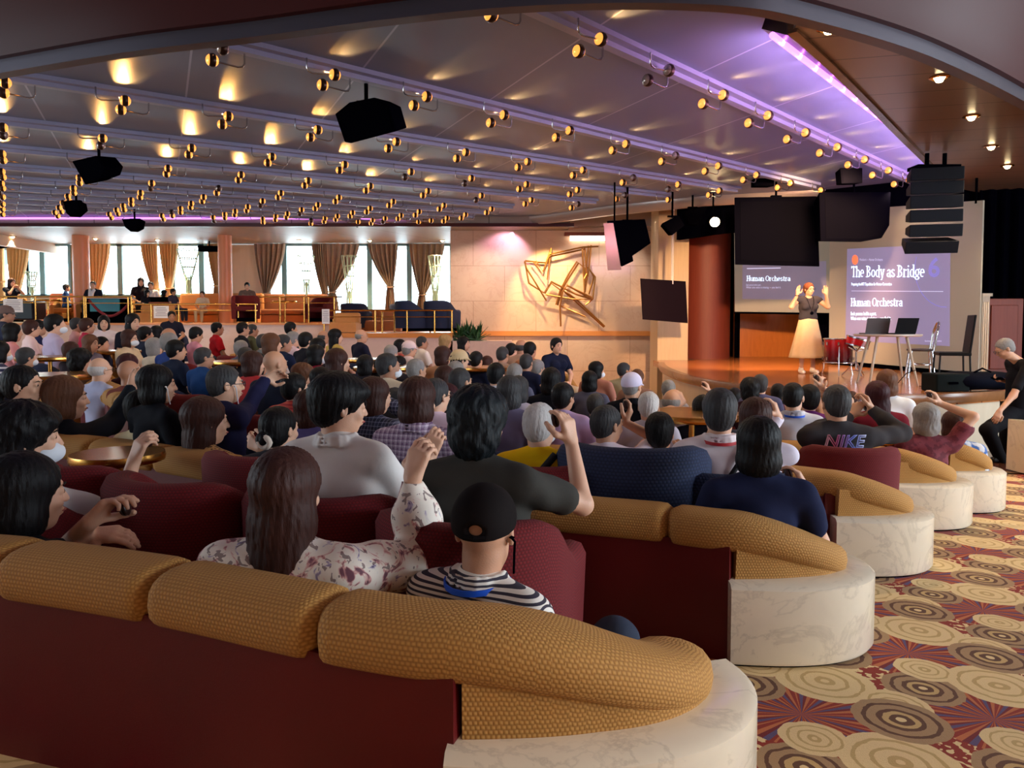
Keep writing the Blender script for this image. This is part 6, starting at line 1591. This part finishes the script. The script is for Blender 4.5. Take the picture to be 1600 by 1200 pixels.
lanyard(n2, LAN, .090, 1.022); lanyard(n25, LAN, .090, 1.018); lanyard(n19, LANR, .090, 1.018)
def strap(root, pts, w=.019):
    mb = MB(); P = cr([v3(*p) for p in pts], 5); mb.tube(P, [w]*len(P), 6)
    mb.obj('shoulder_strap', STRAPB, [c_ for c_ in root.children if c_.name.startswith('shirt')][0], smooth=60)
strap(n16, [(.10, -.075, 1.02), (.03, -.125, .93), (-.06, -.140, .82), (-.14, -.12, .70)]); strap(n19, [(.11, -.08, 1.01), (.08, -.128, .92), (.0, -.142, .80), (-.08, -.135, .68)], .014); strap(n17, [(-.12, -.075, 1.01), (-.09, -.125, .90), (-.05, -.14, .75)], .006)
mb = MB(); mb.tube([(.030*math.cos(2*PI*i/12), -.118+.004*math.sin(5*i), 1.10+.026*math.sin(2*PI*i/12)) for i in range(12)], .015, 8, True); mb.obj('scrunchie', cloth((222, 206, 190)), [c_ for c_ in n13.children if c_.name.startswith('hair')][0], smooth=60)
for rt in (n11, n12, n2):
    mb = MB(); mb.tube([(.088, .012, 1.142), (.094, .02, 1.13), (.085, .03, 1.09), (.07, .05, 1.03)], .0035, 5); mb.lathe([(0, -.006), (.009, 0), (0, .006)], (.088, .014, 1.142), 8); o = mb.obj('earphone', mat('earphone_white', (235, 235, 240), .4) if rt is not n2 else BLACK, rt)
    o.rotation_euler = (0, 0, 0)
def wristband(root, R_, mt, name='bracelet'):
    e, w_ = R_; d = (w_-e).normalized(); a = d.cross(v3(0, 0, 1)).normalized(); b = a.cross(d); c = w_-d*.02; mb = MB(); mb.tube([c+(a*math.cos(2*PI*i/14)+b*math.sin(2*PI*i/14))*.031 for i in range(14)], .006, 6, True); mb.obj(name, mt, root, smooth=60)
# lettering on the grey sweatshirt
cu = bpy.data.curves.new('t', 'FONT'); cu.body = 'NIKE'; cu.size = .104; cu.shear = .28; cu.resolution_u = 2; cu.fill_mode = 'NONE'; cu.bevel_depth = .0032; cu.space_character = 1.02; cu.align_x = 'CENTER'
to = bpy.data.objects.new('t', cu); COL.objects.link(to); bpy.context.view_layer.update(); me = bpy.data.meshes.new_from_object(to.evaluated_get(bpy.context.evaluated_depsgraph_get())); bpy.data.objects.remove(to)
for v in me.vertices:
    x, y, z = v.co; v.co = (x, -.150-z+.012*(y/.1)+(x*x)*.9, (.905+y))
def _nike(t): s = t.sep(t.co('Object')); t.base(t.ramp(t.m('ADD', t.m('MULTIPLY', s[0], 1.8), .5), [(.15, lin((236, 232, 236))), (.4, lin((190, 70, 96))), (.6, lin((110, 130, 220))), (.85, lin((236, 232, 236)))]))
link('lettering', me, special('lettering_nike', _nike, rough=.6), n22)

# ---- rows further off.  x, y(head top), distance, hair, hair colour, shirt, label, options
A = [
 (10, 478, 12, 'crop', 'dgray', (40, 44, 66), 'man in brown cap and dark jacket at the far left rear', dict(ex='FB', sk=2, kind='navy', hy=20)),
 (20, 505, 10, 'bob', 'black', (226, 150, 150), 'woman with short black hair in pink top, far left', dict(fem=True, kind='navy')),
 (50, 500, 11, 'short', 'brown', (236, 206, 206), 'brown-haired woman in pale pink-white shirt left of the lilac shirt man', dict(fem=True, ex='G', kind='navy')),
 (61, 500, 11.8, 'short', 'black', (40, 44, 80), 'dark-haired person in navy just behind the pale pink shirt woman', dict(kind='navy')),
 (87, 491, 10.5, 'short', 'black', (190, 176, 206), 'masked dark-haired man in lilac shirt, far left', dict(ex='M', hy=20, kind='navy')),
 (121, 496, 12, 'crop', 'dgray', (206, 150, 150), 'person with very short hair in faded pink top left of the red-top woman', dict(ex='F', sk=2, kind='navy', hy=0)),
 (137, 497, 12, 'short', 'brown', (176, 40, 70), 'woman in crimson top right of the very short-haired person', dict(fem=True, ex='F', sk=1)),
 (162, 493, 12.2, 'bob', 'black', (232, 220, 222), 'woman in white top with pink lanyard facing the camera below the red rope', dict(fem=True, ex='F', yaw=150)),
 (208, 490, 12, 'long', 'black', (26, 28, 40), 'woman with long black hair in black jacket looking towards the camera', dict(fem=True, ex='F', yaw=120)),
 (142, 523, 10.2, 'bob', 'lbrown', (110, 104, 120), 'woman with grey-brown bob in grey top above the glinting table', dict(fem=True, ex='F', yaw=100, kind='tan')),
 (160, 526, 10.6, 'short', 'black', (70, 64, 84), 'dark-haired person in dark purple beside the grey-brown bob', dict(yaw=90, kind='tan')),
 (203, 515, 10.4, 'bob', 'brown', (214, 190, 156), 'woman with white mask and glasses in beige top', dict(fem=True, ex='MG', yaw=95, kind='tan')),
 (228, 510, 12, 'short', 'black', (34, 40, 60), 'dark-haired man in navy right behind the white-masked woman', dict()),
 (246, 509, 12.6, 'bob', 'black', (60, 60, 70), 'woman with dark bob in grey between the navy man and the half-bald man', dict(fem=True)),
 (265, 512, 12.4, 'fringe', 'dgray', (150, 110, 90), 'half-bald person in tan clothes beside the dark bob woman', dict(sk=2)),
 (307, 511, 13, 'short', 'black', (220, 150, 170), 'dark-haired man in pink shirt with head bowed', dict(hp=-14)),
 (340, 503, 13.4, 'crop', 'black', (196, 30, 40), 'man in bright red shirt in front of the terrace edge', dict(sk=2, ex='F')),
 (380, 503, 13.2, 'crop', 'black', (30, 30, 36), 'man with glasses in black shirt right of the red shirt man', dict(ex='FG', sk=1)),
 (395, 506, 13, 'crop', 'dgray', (84, 86, 60), 'man in olive shirt beside the man in black with glasses', dict(ex='F', sk=2)),
 (242, 528, 9.4, 'bob', 'gray', (206, 190, 170), 'grey-haired woman in beige top looking right', dict(fem=True, ex='G', kind='tan')),
 (266, 520, 9.8, 'short', 'gray', (40, 60, 120), 'grey-haired person in blue just behind the beige-top woman', dict()),
 (276, 531, 9, 'short', 'black', (26, 34, 56), 'young dark-haired man in navy jacket, profile', dict(hy=20, ex='F')),
 (319, 542, 8, 'crop', 'dgray', (36, 74, 130), 'grey-black haired man in blue hooded jacket', dict(ex='GF', hy=20, sk=1)),
 (378, 532, 10, 'short', 'gray', (90, 90, 110), 'grey-haired person left of the green bag table', dict()),
 (385, 543, 9, 'bob', 'dgray', (70, 64, 70), 'dark grey-haired person directly below the grey-haired one at the green bag', dict(fem=True)),
 (112, 534, 8.8, 'short', 'brown', (60, 50, 60), 'person with dark brown hair above the round black head', dict()),
 (126, 546, 7.2, 'bushy', 'black', (92, 64, 44), 'person with round black hair in brown top behind the left tan sofa', dict(kind='tan')),
 (157, 558, 6.2, 'fringe', 'white', (186, 190, 220), 'bald man with white side hair and glasses in lavender shirt', dict(ex='G', sk=0, kind=None)),
 (203, 562, 6.4, 'bald', 'gray', (120, 60, 50), 'bald tanned man beside the raised hand at left', dict(sk=2, kind=None)),
 (201, 553, 7.2, 'bob', 'maroon', (60, 20, 36), 'person with dark maroon hair right behind the bald tanned man', dict(fem=True)),
 (42, 543, 8, 'short', 'dgray', (66, 60, 72), 'dark grey-haired masked person before the glinting tables', dict(ex='M', kind='navy')),
 (0, 533, 7.6, 'bob', 'black', 'navystripe', 'masked person in navy striped top cut by the left picture edge', dict(ex='M', kind='navy')),
 (396, 549, 6.4, 'bob', 'brown', (196, 60, 62), 'woman with dark brown hair in coral red top', dict(fem=True, hy=20)),
 # centre
 (455, 503, 13.8, 'short', 'black', (40, 44, 54), 'dark-haired man highest in the middle crowd below the terrace edge', dict()),
 (413, 522, 11, 'short', 'dgray', (120, 120, 120), 'dark grey-haired person at the left of a short row of four', dict()),
 (425, 521, 10.4, 'bob', 'lbrown', (196, 190, 186), 'woman with grey-brown bob in pale top left of the navy-shirted man', dict(fem=True, hy=20)),
 (444, 522, 10.2, 'crop', 'dgray', (30, 40, 70), 'dark grey-haired man in navy shirt leaning back', dict(ex='F', hy=20)),
 (459, 518, 11, 'short', 'gray', (226, 196, 206), 'woman in pink-white blouse right of the navy-shirted man', dict(fem=True, ex='F')),
 (479, 519, 11.2, 'short', 'black', (34, 34, 44), 'dark-haired woman in black right of the pink-white blouse', dict(fem=True, ex='F')),
 (506, 516, 12.6, 'fringe', 'dgray', (226, 200, 200), 'half-bald man in pale pink shirt left of the yellow-vest woman', dict(sk=2, ex='F')),
 (525, 514, 12.4, 'long', 'black', (206, 176, 96), 'woman with long black hair in yellow vest', dict(fem=True, hy=20, ex='F')),
 (565, 514, 12.6, 'fringe', 'gray', (30, 32, 52), 'bald old man in dark suit facing right', dict(sk=1, hy=20, ex='F')),
 (498, 528, 10.6, 'short', 'black', (50, 44, 52), 'dark-haired person behind the maroon-top woman', dict()),
 (495, 539, 8.8, 'bob', 'black', (130, 26, 52), 'black-haired masked woman in crimson maroon top', dict(fem=True, ex='M', hy=20)),
 (430, 547, 6.2, 'bald', 'gray', (30, 34, 50), 'bald man in navy top in the centre left', dict(sk=1, hy=20, ex='F')),
 (404, 552, 7.2, 'bob', 'black', (200, 150, 150), 'woman with black hair left of the bald man in navy', dict(fem=True, ex='F', hy=20)),
 (461, 583, 5.7, 'short', 'black', 'orstripe', 'woman with short black hair in orange-red striped top', dict(fem=True, hy=20, ex='F')),
 (474, 569, 7, 'bushy', 'lbrown', (90, 80, 76), 'curly light brown-haired woman behind the orange-striped top', dict(fem=True, hy=20)),
 (502, 574, 7.4, 'bob', 'black', (36, 34, 44), 'black-haired woman behind the head of the young man in white polo', dict(fem=True)),
 (484, 610, 5.2, 'bob', 'brown', (90, 80, 130), 'brown-haired woman between striped top and white polo', dict(fem=True, kind='tan')),
 (626, 530, 11.6, 'short', 'black', 'redpat', 'dark-haired person in red patterned shirt', dict(ex='F', sk=2)),
 (640, 533, 12.4, 'short', 'gray', (232, 206, 206), 'person in pale striped cap behind the red patterned shirt', dict(ex='FH', hy=20)),
 (612, 539, 10.8, 'short', 'gray', (170, 160, 120), 'grey-haired person left of the red patterned shirt', dict()),
 (660, 525, 12.8, 'crop', 'dgray', (232, 222, 218), 'man in white shirt sitting against the pale planter', dict(sk=2, hy=20, ex='F')),
 (697, 524, 13, 'bushy', 'blond', (60, 44, 60), 'blond curly-haired woman under the green plant', dict(fem=True, ex='F')),
 (725, 526, 12.8, 'bob', 'black', (28, 34, 60), 'black-haired woman in navy jacket right of the blond woman', dict(fem=True, ex='F', yaw=110)),
 (607, 551, 6.6, 'crop', 'dgray', (238, 222, 196), 'dark-grey haired man with white mask in cream shirt with strap', dict(ex='M', hy=40, sk=2)),
 (651, 560, 6.7, 'crop', 'gray', (232, 222, 226), 'grey-haired man in white collar right of the masked man', dict(hy=20, sk=1)),
 (693, 541, 8.8, 'bob', 'brown', (196, 150, 120), 'brown-haired woman in beige top, profile, above the teal top', dict(fem=True, hy=20, ex='F')),
 (719, 547, 8.6, 'short', 'black', (40, 36, 50), 'person with beige bucket hat and dark clothes', dict(ex='FU', yaw=60)),
 (713, 565, 7.8, 'bob', 'gray', (150, 150, 160), 'grey-haired woman right above the teal-top woman', dict(fem=True)),
 (720, 574, 6.6, 'crop', 'dgray', (30, 32, 40), 'cropped grey-haired man holding his chin', dict(Rr='chin', sk=1, hy=20)),
 (696, 572, 6.4, 'bob', 'brown', (24, 160, 190), 'woman with brown bob in bright teal top', dict(fem=True)),
 (572, 555, 8, 'bob', 'black', (44, 44, 56), 'round black-haired person before the glossy table in the centre', dict()),
 (786, 541, 10, 'crop', 'dgray', (170, 140, 120), 'short grey-haired man below the marble wall, left of a pair', dict(sk=2)),
 (776, 567, 7.2, 'short', 'black', (226, 220, 226), 'black-haired person in white right of the dark tables', dict()),
 (797, 588, 5.6, 'bob', 'dgray', (120, 112, 140), 'woman with dark grey curls right of the blue-black haired man', dict(fem=True)),
 (625, 556, 8.8, 'short', 'black', (50, 46, 56), 'dark-haired person partly hidden right of the white mask', dict()),
 (590, 564, 8.8, 'bob', 'black', (70, 50, 40), 'black-haired person just left of the cream shirt', dict(fem=True)),
 (745, 549, 9.6, 'short', 'black', (30, 34, 56), 'dark-haired person in navy between bucket hat and grey man', dict(kind='navy')),
 (762, 556, 9.2, 'short', 'brown', (60, 50, 64), 'brown-haired person left of the short grey-haired man', dict(kind='navy')),
 (682, 590, 5.0, 'crop', 'dgray', (236, 206, 220), 'man in pale pink behind the checked-shirt woman', dict(hy=20, ex='G')),
 (700, 600, 5.2, 'bob', 'maroon', (90, 30, 50), 'maroon-haired woman between checked shirt and blue-black hair', dict(fem=True)),
 (618, 607, 5.4, 'bob', 'dgray', (50, 50, 66), 'dark-haired woman behind the plaid elbow', dict(fem=True)),
 # right centre
 (870, 528, 12.5, 'short', 'black', (24, 30, 52), 'woman in navy jacket and tan trousers perched apart by the marble wall', dict(fem=True, ex='FK', yaw=150, kind='tan', L='lap', Rr='lap')),
 (815, 530, 11.6, 'fringe', 'dgray', (190, 150, 130), 'half-bald man in front of the marble wall, left of a pair', dict(sk=2)),
 (829, 534, 11.4, 'short', 'black', (180, 120, 90), 'black-haired man beside the half-bald one at the marble wall', dict(sk=2)),
 (800, 536, 11, 'short', 'black', (150, 120, 110), 'black-haired person left of the half-bald man', dict()),
 (823, 552, 8.6, 'crop', 'dgray', (30, 34, 60), 'dark grey-haired man with white collar below the marble wall pair', dict(sk=2)),
 (805, 568, 8.0, 'short', 'gray', (90, 90, 110), 'grey-haired person in grey left of the masked grey woman', dict()),
 (841, 562, 7.8, 'short', 'gray', (130, 124, 124), 'grey-haired masked woman in grey top', dict(fem=True, ex='M', hy=20)),
 (811, 588, 5.9, 'bob', 'dgray', (206, 196, 216), 'grey bob-haired woman above the white-haired man in yellow', dict(fem=True)),
 (933, 565, 9, 'bob', 'black', (190, 130, 110), 'black-haired masked woman before the stage', dict(fem=True, ex='M', hy=40)),
 (922, 580, 7.8, 'bob', 'black', (90, 90, 110), 'black bob-haired woman in front of the masked one', dict(fem=True)),
 (976, 566, 9, 'crop', 'dgray', (176, 164, 130), 'grey-haired man in khaki shirt, turned right', dict(hy=40, sk=2, ex='F')),
 (996, 577, 9.4, 'short', 'lbrown', (150, 110, 90), 'brown-haired person behind the white cap', dict()),
 (988, 583, 6.0, 'crop', 'gray', (20, 22, 30), 'man in white cap and black polo with yellow collar', dict(ex='AC', sk=1, hy=20, kind='tan')),
 (881, 598, 6.3, 'short', 'black', (206, 176, 220), 'woman with black hair in lilac top', dict(fem=True, hy=20, kind='navy')),
 (931, 615, 5.6, 'short', 'dgray', (60, 60, 90), 'dark grey-haired person between lilac top and grey-haired man', dict(kind='navy')),
 (1014, 611, 6.0, 'crop', 'white', (186, 178, 190), 'white-haired man in grey-lilac shirt below the white cap', dict(sk=1)),
 (1045, 593, 8.6, 'crop', 'gray', (150, 140, 140), 'grey head just before the stage edge at its left end', dict(sk=1)),
 (1172, 592, 6.6, 'bushy', 'black', (60, 30, 40), 'black curly-haired person left of a grey head before the stage', dict(fem=True)),
 (1188, 585, 7.2, 'short', 'dgray', (80, 80, 110), 'dark grey head right beside the black curly hair', dict()),
 (1216, 600, 6.9, 'bob', 'black', (90, 60, 80), 'black-haired person tucked left of the blue lanyard man', dict(fem=True)),
 (1099, 618, 5.6, 'bob', 'black', (30, 26, 34), 'black-haired person peeking from behind the red lanyard man', dict(fem=True)),
 (1330, 612, 6.2, 'short', 'brown', (70, 60, 66), 'brown-haired person partly hidden behind the raised hands of the grey sweatshirt man', dict()),
]
CH = {0: 'red', 1: 'navy', 2: 'red', 3: 'tan', 4: 'red'}
for i, (x, y, D, hr_, hc, sc_, lb, kw) in enumerate(A):
    kw = dict(kw); kw.setdefault('kind', CH[i % 5]); kw.setdefault('sk', 0 if i % 3 else 1)
    ex = kw.get('ex', ''); r = person(x, y, D, hr_, hc, sc_, lb, **kw)
    low = .010 if r.location.y < 8 else .0135; hyb = round(kw.get('hy', 0)/20)*20
    if 'A' in ex: oobj('cap', cached(('cap', low, hyb), lambda: placed(cap_mesh(low, 'cap'), hyb, 0)), cloth((214, 206, 232)), r)
    if 'B' in ex: oobj('cap', cached(('cap', low, hyb), lambda: placed(cap_mesh(low, 'cap'), hyb, 0)), cloth((110, 90, 84)), r)
    if 'H' in ex: oobj('cap', cached(('cap', low, hyb), lambda: placed(cap_mesh(low, 'cap'), hyb, 0)), cloth((226, 200, 200)), r)
    if 'U' in ex: oobj('hat', cached(('buc', low, hyb), lambda: placed(cap_mesh(low, 'bucket'), hyb, 0)), cloth((206, 180, 140)), r)
# ---- people on the terrace
tz_ = TL+.03
T = [
 (18, 435, 21.6, 'long', 'brown', (26, 30, 44), 'woman in black with hands at her chin behind the far left notice', dict(fem=True, Rr='chin', L='chin', yaw=110, ex='F')),
 (145, 439, 21.6, 'crop', 'dgray', (30, 34, 50), 'person in dark clothes with long white scarf at the desk', dict(yaw=170, ex='FS')),
 (220, 434, 22.2, 'long', 'black', (30, 24, 30), 'woman with long black hair at the second window', dict(fem=True, yaw=150, ex='F')),
 (235, 440, 22.3, 'short', 'black', (226, 222, 220), 'person in white right beside the long-haired woman on the terrace', dict(yaw=160, ex='F')),
 (230, 453, 20.9, 'bob', 'black', (26, 26, 34), 'woman with glasses in black on the tan bench', dict(fem=True, ex='FG', yaw=110)),
 (257, 453, 21.2, 'bob', 'black', (60, 40, 36), 'dark-haired figure bending towards the boy on the terrace', dict(fem=True, yaw=70)),
 (271, 451, 20.8, 'short', 'black', (60, 54, 74), 'dark-haired boy in dark shirt on the tan bench', dict(yaw=100, ex='F', sk=2)),
 (316, 455, 21.6, 'short', 'black', (236, 220, 196), 'woman in cream blouse and trousers facing the camera on the banquette', dict(fem=True, ex='FK', yaw=178)),
 (386, 441, 21.4, 'bun', 'black', (110, 92, 84), 'black-haired woman in brown reading on the banquette', dict(fem=True, ex='F', yaw=160, hp=-12)),
 (104, 444, 21.9, 'short', 'dgray', (30, 60, 110), 'person in blue half hidden by the left wooden pillar', dict(yaw=60)),
]
for x, y, D, hr_, hc, sc_, lb, kw in T:
    kw = dict(kw); kw.setdefault('sk', 0); kw['kind'] = None; r = person(x, y, D, hr_, hc, sc_, lb, z=tz_, fixD=True, **kw)
    if 'S' in kw.get('ex', ''):
        mb = MB(); mb.tube(cr([(-.06, .09, 1.0), (-.03, .15, .9), (0, .17, .7), (.02, .18, .5)], 4), .045, 8); mb.tube(cr([(.06, .09, 1.0), (.05, .15, .9), (.05, .17, .72)], 4), .04, 8); mb.obj('scarf', PAPER, r, smooth=60)
for x, Y, lb in ((18, 21.6, 'left'), (145, 21.5, 'desk'), (104, 21.9, 'pillar'), (220, 22.2, 'window'), (237, 22.3, 'window')):
    p = at(x, 480, Y); chair('tan', p.x, Y, tz_, 170, 'tan tub armchair on the terrace with a person in it', 'tan tub armchairs on the terrace')
person(268, 486, 17.6, 'short', 'black', (26, 28, 44), 'dark figure with black hair just below the railing under the third window', ex='F', yaw=150, z=at(268, 486, 17.6).z-TOP, fixD=True, kind='navy', sk=2)

# ---- the speaker on the stage
c = at(1261, 583, 13.5); c.z = STZ
root = empty('person', c, PI+R(2), 'smiling woman speaker in dark top and long cream skirt raising both hands', 'person')
k = 1.62/1.70; root.scale = (k, k, k)
HCs = v3(0, .02, 1.575)
s = Sdf(.03); Ms = headM(-14, 0)
s.ell((0, -.01, 1.24), (.155, .105, .20), k=.05); s.cap((-.13, -.02, 1.385), (.13, -.02, 1.385), .052, k=.05); s.ell((0, 0, 1.0), (.165, .12, .16), k=.05)
s.cap((0, -.015, 1.41), (0, .0, 1.50), .052, .048, k=.03)
for sd_ in (-1, 1):
    S_ = v3(sd_*.185, -.02, 1.385); e = v3(sd_*.34, .06, 1.25); w_ = v3(sd_*.27, .14, 1.47); s.cap(S_, e, .050, .042); s.cap(e, w_, .042, .026)
    _hand(s, w_, v3(-sd_*.10, .03, 1), v3(-sd_*.25, .95, 0), sd_, rmin=.0075, curl=.10, spread=.035, sc=1.05)
    s.chain([(sd_*.09, 0, .90), (sd_*.10, .01, .48), (sd_*.11, -.01, .10)], [.085, .052, .036]); s.cap((sd_*.11, -.02, .05), (sd_*.13, .12, .035), .036, .03, k=.02)
head_prims(s, HCs, Ms, .0075, True); link('body', s.build(.0075, name='body'), SK[1], root)
s = Sdf(.03); s.ell((0, -.01, 1.24), (.172, .125, .20), k=.05); s.cap((-.15, -.02, 1.385), (.15, -.02, 1.385), .066, k=.05); s.ell((0, 0, 1.04), (.172, .132, .14), k=.05)
for x in (-1, 1): s.ell((x*.08, .085, 1.25), (.078, .06, .068), k=.03); s.cap((x*.15, -.02, 1.385), (x*.215, .0, 1.37), .062, .058)
s.half((0, 0, -1), -.985, k=.01); s.ell((0, .05, 1.485), (.085, .09, .075), k=.012, op='s')
link('shirt', s.build(.009, noise=.003, nfreq=24, name='top'), cloth((50, 46, 52)), root)
m = MB(); n_ = 72; rings = []
vs = []; fs = []
for j in range(15):
    t = j/14; z = 1.03-(1.03-.30)*t; rx = .165+.165*t; ry = .13+.15*t
    for i in range(n_):
        a = 2*PI*i/n_; q = 1+.045*t*math.sin(a*9+.6*math.sin(a*2)); vs.append((rx*q*math.cos(a), ry*q*math.sin(a), z))
for j in range(14):
    for i in range(n_): fs.append((j*n_+i, (j+1)*n_+i, (j+1)*n_+(i+1) % n_, j*n_+(i+1) % n_))
m.add(vs, fs); o = m.obj('skirt', cloth((204, 172, 132)), root, smooth=80); md = o.modifiers.new('th', 'SOLIDIFY'); md.thickness = .006
hm = hair_mesh('short', .008); M2 = Ms.to_4x4(); M2.translation = HCs; M3 = headM(0, 0).to_4x4(); M3.translation = HC; hm.transform(M2@M3.inverted()); link('hair', hm, special('hair_auburn', _hair((64, 32, 20), (124, 70, 44)), rough=.5), root)
def putS(mb): me = mb.mesh('x', 60); me.transform(M2); return me
link('eyes', putS(eyes_mb()), EYEM, root); link('eyebrows', putS(brows_mb()), HM['lbrown'], root); link('lips', putS(lips_mb()), LIPM2, root); link('glasses', putS(glasses_mb()), GLM, root)
mb = MB(); mb.tube([(-.07, .05, 1.44), (-.05, .125, 1.32), (0, .155, 1.16), (.05, .125, 1.32), (.07, .05, 1.44)], .004, 5); mb.lathe([(0, -.008), (.03, -.006), (.03, .006), (0, .008)], (0, .16, 1.13), 14, (0, 1, 0)); mb.obj('necklace', BLACK, root)
mb = MB(); mb.tube([(.275+.030*math.cos(2*PI*i/12), .135+.030*math.sin(2*PI*i/12), 1.455) for i in range(12)], .008, 6, True); mb.obj('wristwatch', BLACK, root)
for sd_ in (-1, 1):
    s = Sdf(.015); s.cap((sd_*.11, -.03, .05), (sd_*.13, .14, .036), .046, .038); s.cap((sd_*.11, -.02, .06), (sd_*.11, -.015, .10), .045, .042); s.half((0, 0, -1), 0, k=.004); link('shoe', s.build(.009, name='shoe'), cloth((232, 220, 206)), root)

# ---- the man in black half seated on the stage edge, reading his phone
c = at(1568, 738, 9.0); z0 = fz(c.x, c.y)+.012; root = empty('person', (c.x, c.y, z0), 0, 'grey-haired man in black t-shirt leaning by the stage with a phone', 'person')
def W(px, py, Y): p = at(px, py, Y); return p-Vector((c.x, c.y, z0))
hip = W(1592, 640, 9.15); ch = W(1594, 590, 9.05); sh = W(1592, 568, 9.0); hd_ = W(1570, 545, 8.95)
s = Sdf(.03); Mh = headM(-78, -30)   # faces left and down
s.cap(hip, ch, .12, .13, k=.05); s.cap(sh+v3(-.02, -.16, 0), sh+v3(.02, .16, 0), .052, k=.05); s.cap(sh+v3(0, 0, .02), hd_+v3(.03, 0, -.06), .055, .052)
shN = sh+v3(-.02, -.19, -.01); shF = sh+v3(.02, .19, -.01)
eN = W(1583, 618, 8.75); wN = W(1562, 642, 8.65); s.cap(shN, eN, .048, .038); s.cap(eN, wN, .038, .026); hN = _hand(s, wN, W(1553, 662, 8.6)-wN, v3(.3, .9, -.2), 1, curl=.35)
eF = W(1590, 600, 9.3); wF = W(1566, 594, 9.2); s.cap(shF, eF, .045, .036); s.cap(eF, wF, .036, .026); hF = _hand(s, wF, v3(-1, -.1, .15), v3(0, -.5, .6), -1, curl=.5)
head_prims(s, hd_, Mh, .009, False); 
kn = W(1543, 672, 8.9); ft = W(1568, 733, 8.95); kf = W(1575, 680, 9.2); ff = W(1572, 728, 9.3)
s.chain([hip, kn, ft+v3(0, 0, .08)], [.08, .055, .035]); s.chain([hip, kf, ff+v3(0, 0, .08)], [.08, .055, .035]); link('body', s.build(.009, name='body'), SK[1], root)
s = Sdf(.03); s.cap(hip+v3(0, 0, .02), ch, .145, .15, k=.05); s.cap(sh+v3(-.02, -.15, -.01), sh+v3(.02, .15, -.01), .070, k=.05); s.cap(shN, shN.lerp(eN, .72), .062, .056); s.cap(shF, shF.lerp(eF, .6), .062, .056)
link('shirt', s.build(.010, noise=.003, nfreq=26, name='shirt'), cloth((24, 22, 26)), root)
s = Sdf(.03); s.ell(hip, (.155, .15, .12)); s.chain([hip, kn, ft+v3(0, 0, .05)], [.115, .085, .062]); s.chain([hip, kf, ff+v3(0, 0, .05)], [.115, .085, .062]); link('trousers', s.build(.010, noise=.003, nfreq=22, name='trousers'), cloth((18, 16, 20)), root)
hm = hair_mesh('crop', .008); M2 = Mh.to_4x4(); M2.translation = hd_; hm.transform(M2@M3.inverted()); link('hair', hm, HM['gray'], root)
for f in (glasses_mb, eyes_mb): me = f().mesh('x', 60); me.transform(M2); link('glasses' if f is glasses_mb else 'eyes', me, GLM, root)
for ftp in (ft, ff):
    s = Sdf(.015); s.cap(ftp+v3(.04, 0, .05-ftp.z), ftp+v3(-.14, -.02, .04-ftp.z), .046, .038); s.half((0, 0, -1), 0, k=.004); link('shoe', s.build(.010, name='shoe'), SHOE, root)
m = MB(); pp = Vector((c.x, c.y, z0))+hF; root = empty('phone', pp, 0, 'dark phone held by the man in black at the stage', 'phone'); m.box((0, 0, 0), (.14, .07, .009), rot=Matrix.Rotation(R(20), 3, 'X')); m.obj('handset', BLACK, root, bevel=.003)
# small things among the rows
def handbag(x, y, D, rgb, lb, w=.3, h=.22):
    p = at(x, y, D); root = empty('handbag', (p.x, p.y, fz(p.x, p.y)), R(20), lb, 'bag'); m = MB(); m.box((0, 0, h/2), (w, .12, h)); m.obj('bag_body', mat('bag_%d' % (x), rgb, .7), root, bevel=.03)
    m = MB(); m.tube([(-w*.3, 0, h)]+[(-w*.3*math.cos(PI*i/8), 0, h+.16*math.sin(PI*i/8)) for i in range(1, 8)]+[(w*.3, 0, h)], .01, 6); m.obj('handle', mat('bag_%d' % x), root)
p = at(325, 800, 3.15); chair('red', p.x, p.y, fz(p.x, p.y), 28, 'empty dark red tub armchair left of the woman with the long brown bob', s=.95)
p = at(170, 800, 3.45); chair('red', p.x, p.y, fz(p.x, p.y), 30, 'dark red tub armchair directly in front of the round brass table', s=.95)
p = at(1318, 740, 5.08); chair('red', p.x, p.y, fz(p.x, p.y)+.01, 10, 'dark red tub armchair below the outlined lettering of the grey sweatshirt', s=.90)
p = at(990, 760, 3.85); chair('navy', p.x, p.y, fz(p.x, p.y)+.01, 12, 'empty navy blue tub armchair behind the second sofa, right of the olive-shirt man', s=1.08)
handbag(252, 1010, 2.55, (96, 22, 34), 'dark red handbag with a curved handle beside the red chair at left', h=.30)
for q in PEOPLE:
    if abs(q[3]) > .12: GAPS = 1
# chairs that are sample sources but never used would float: none
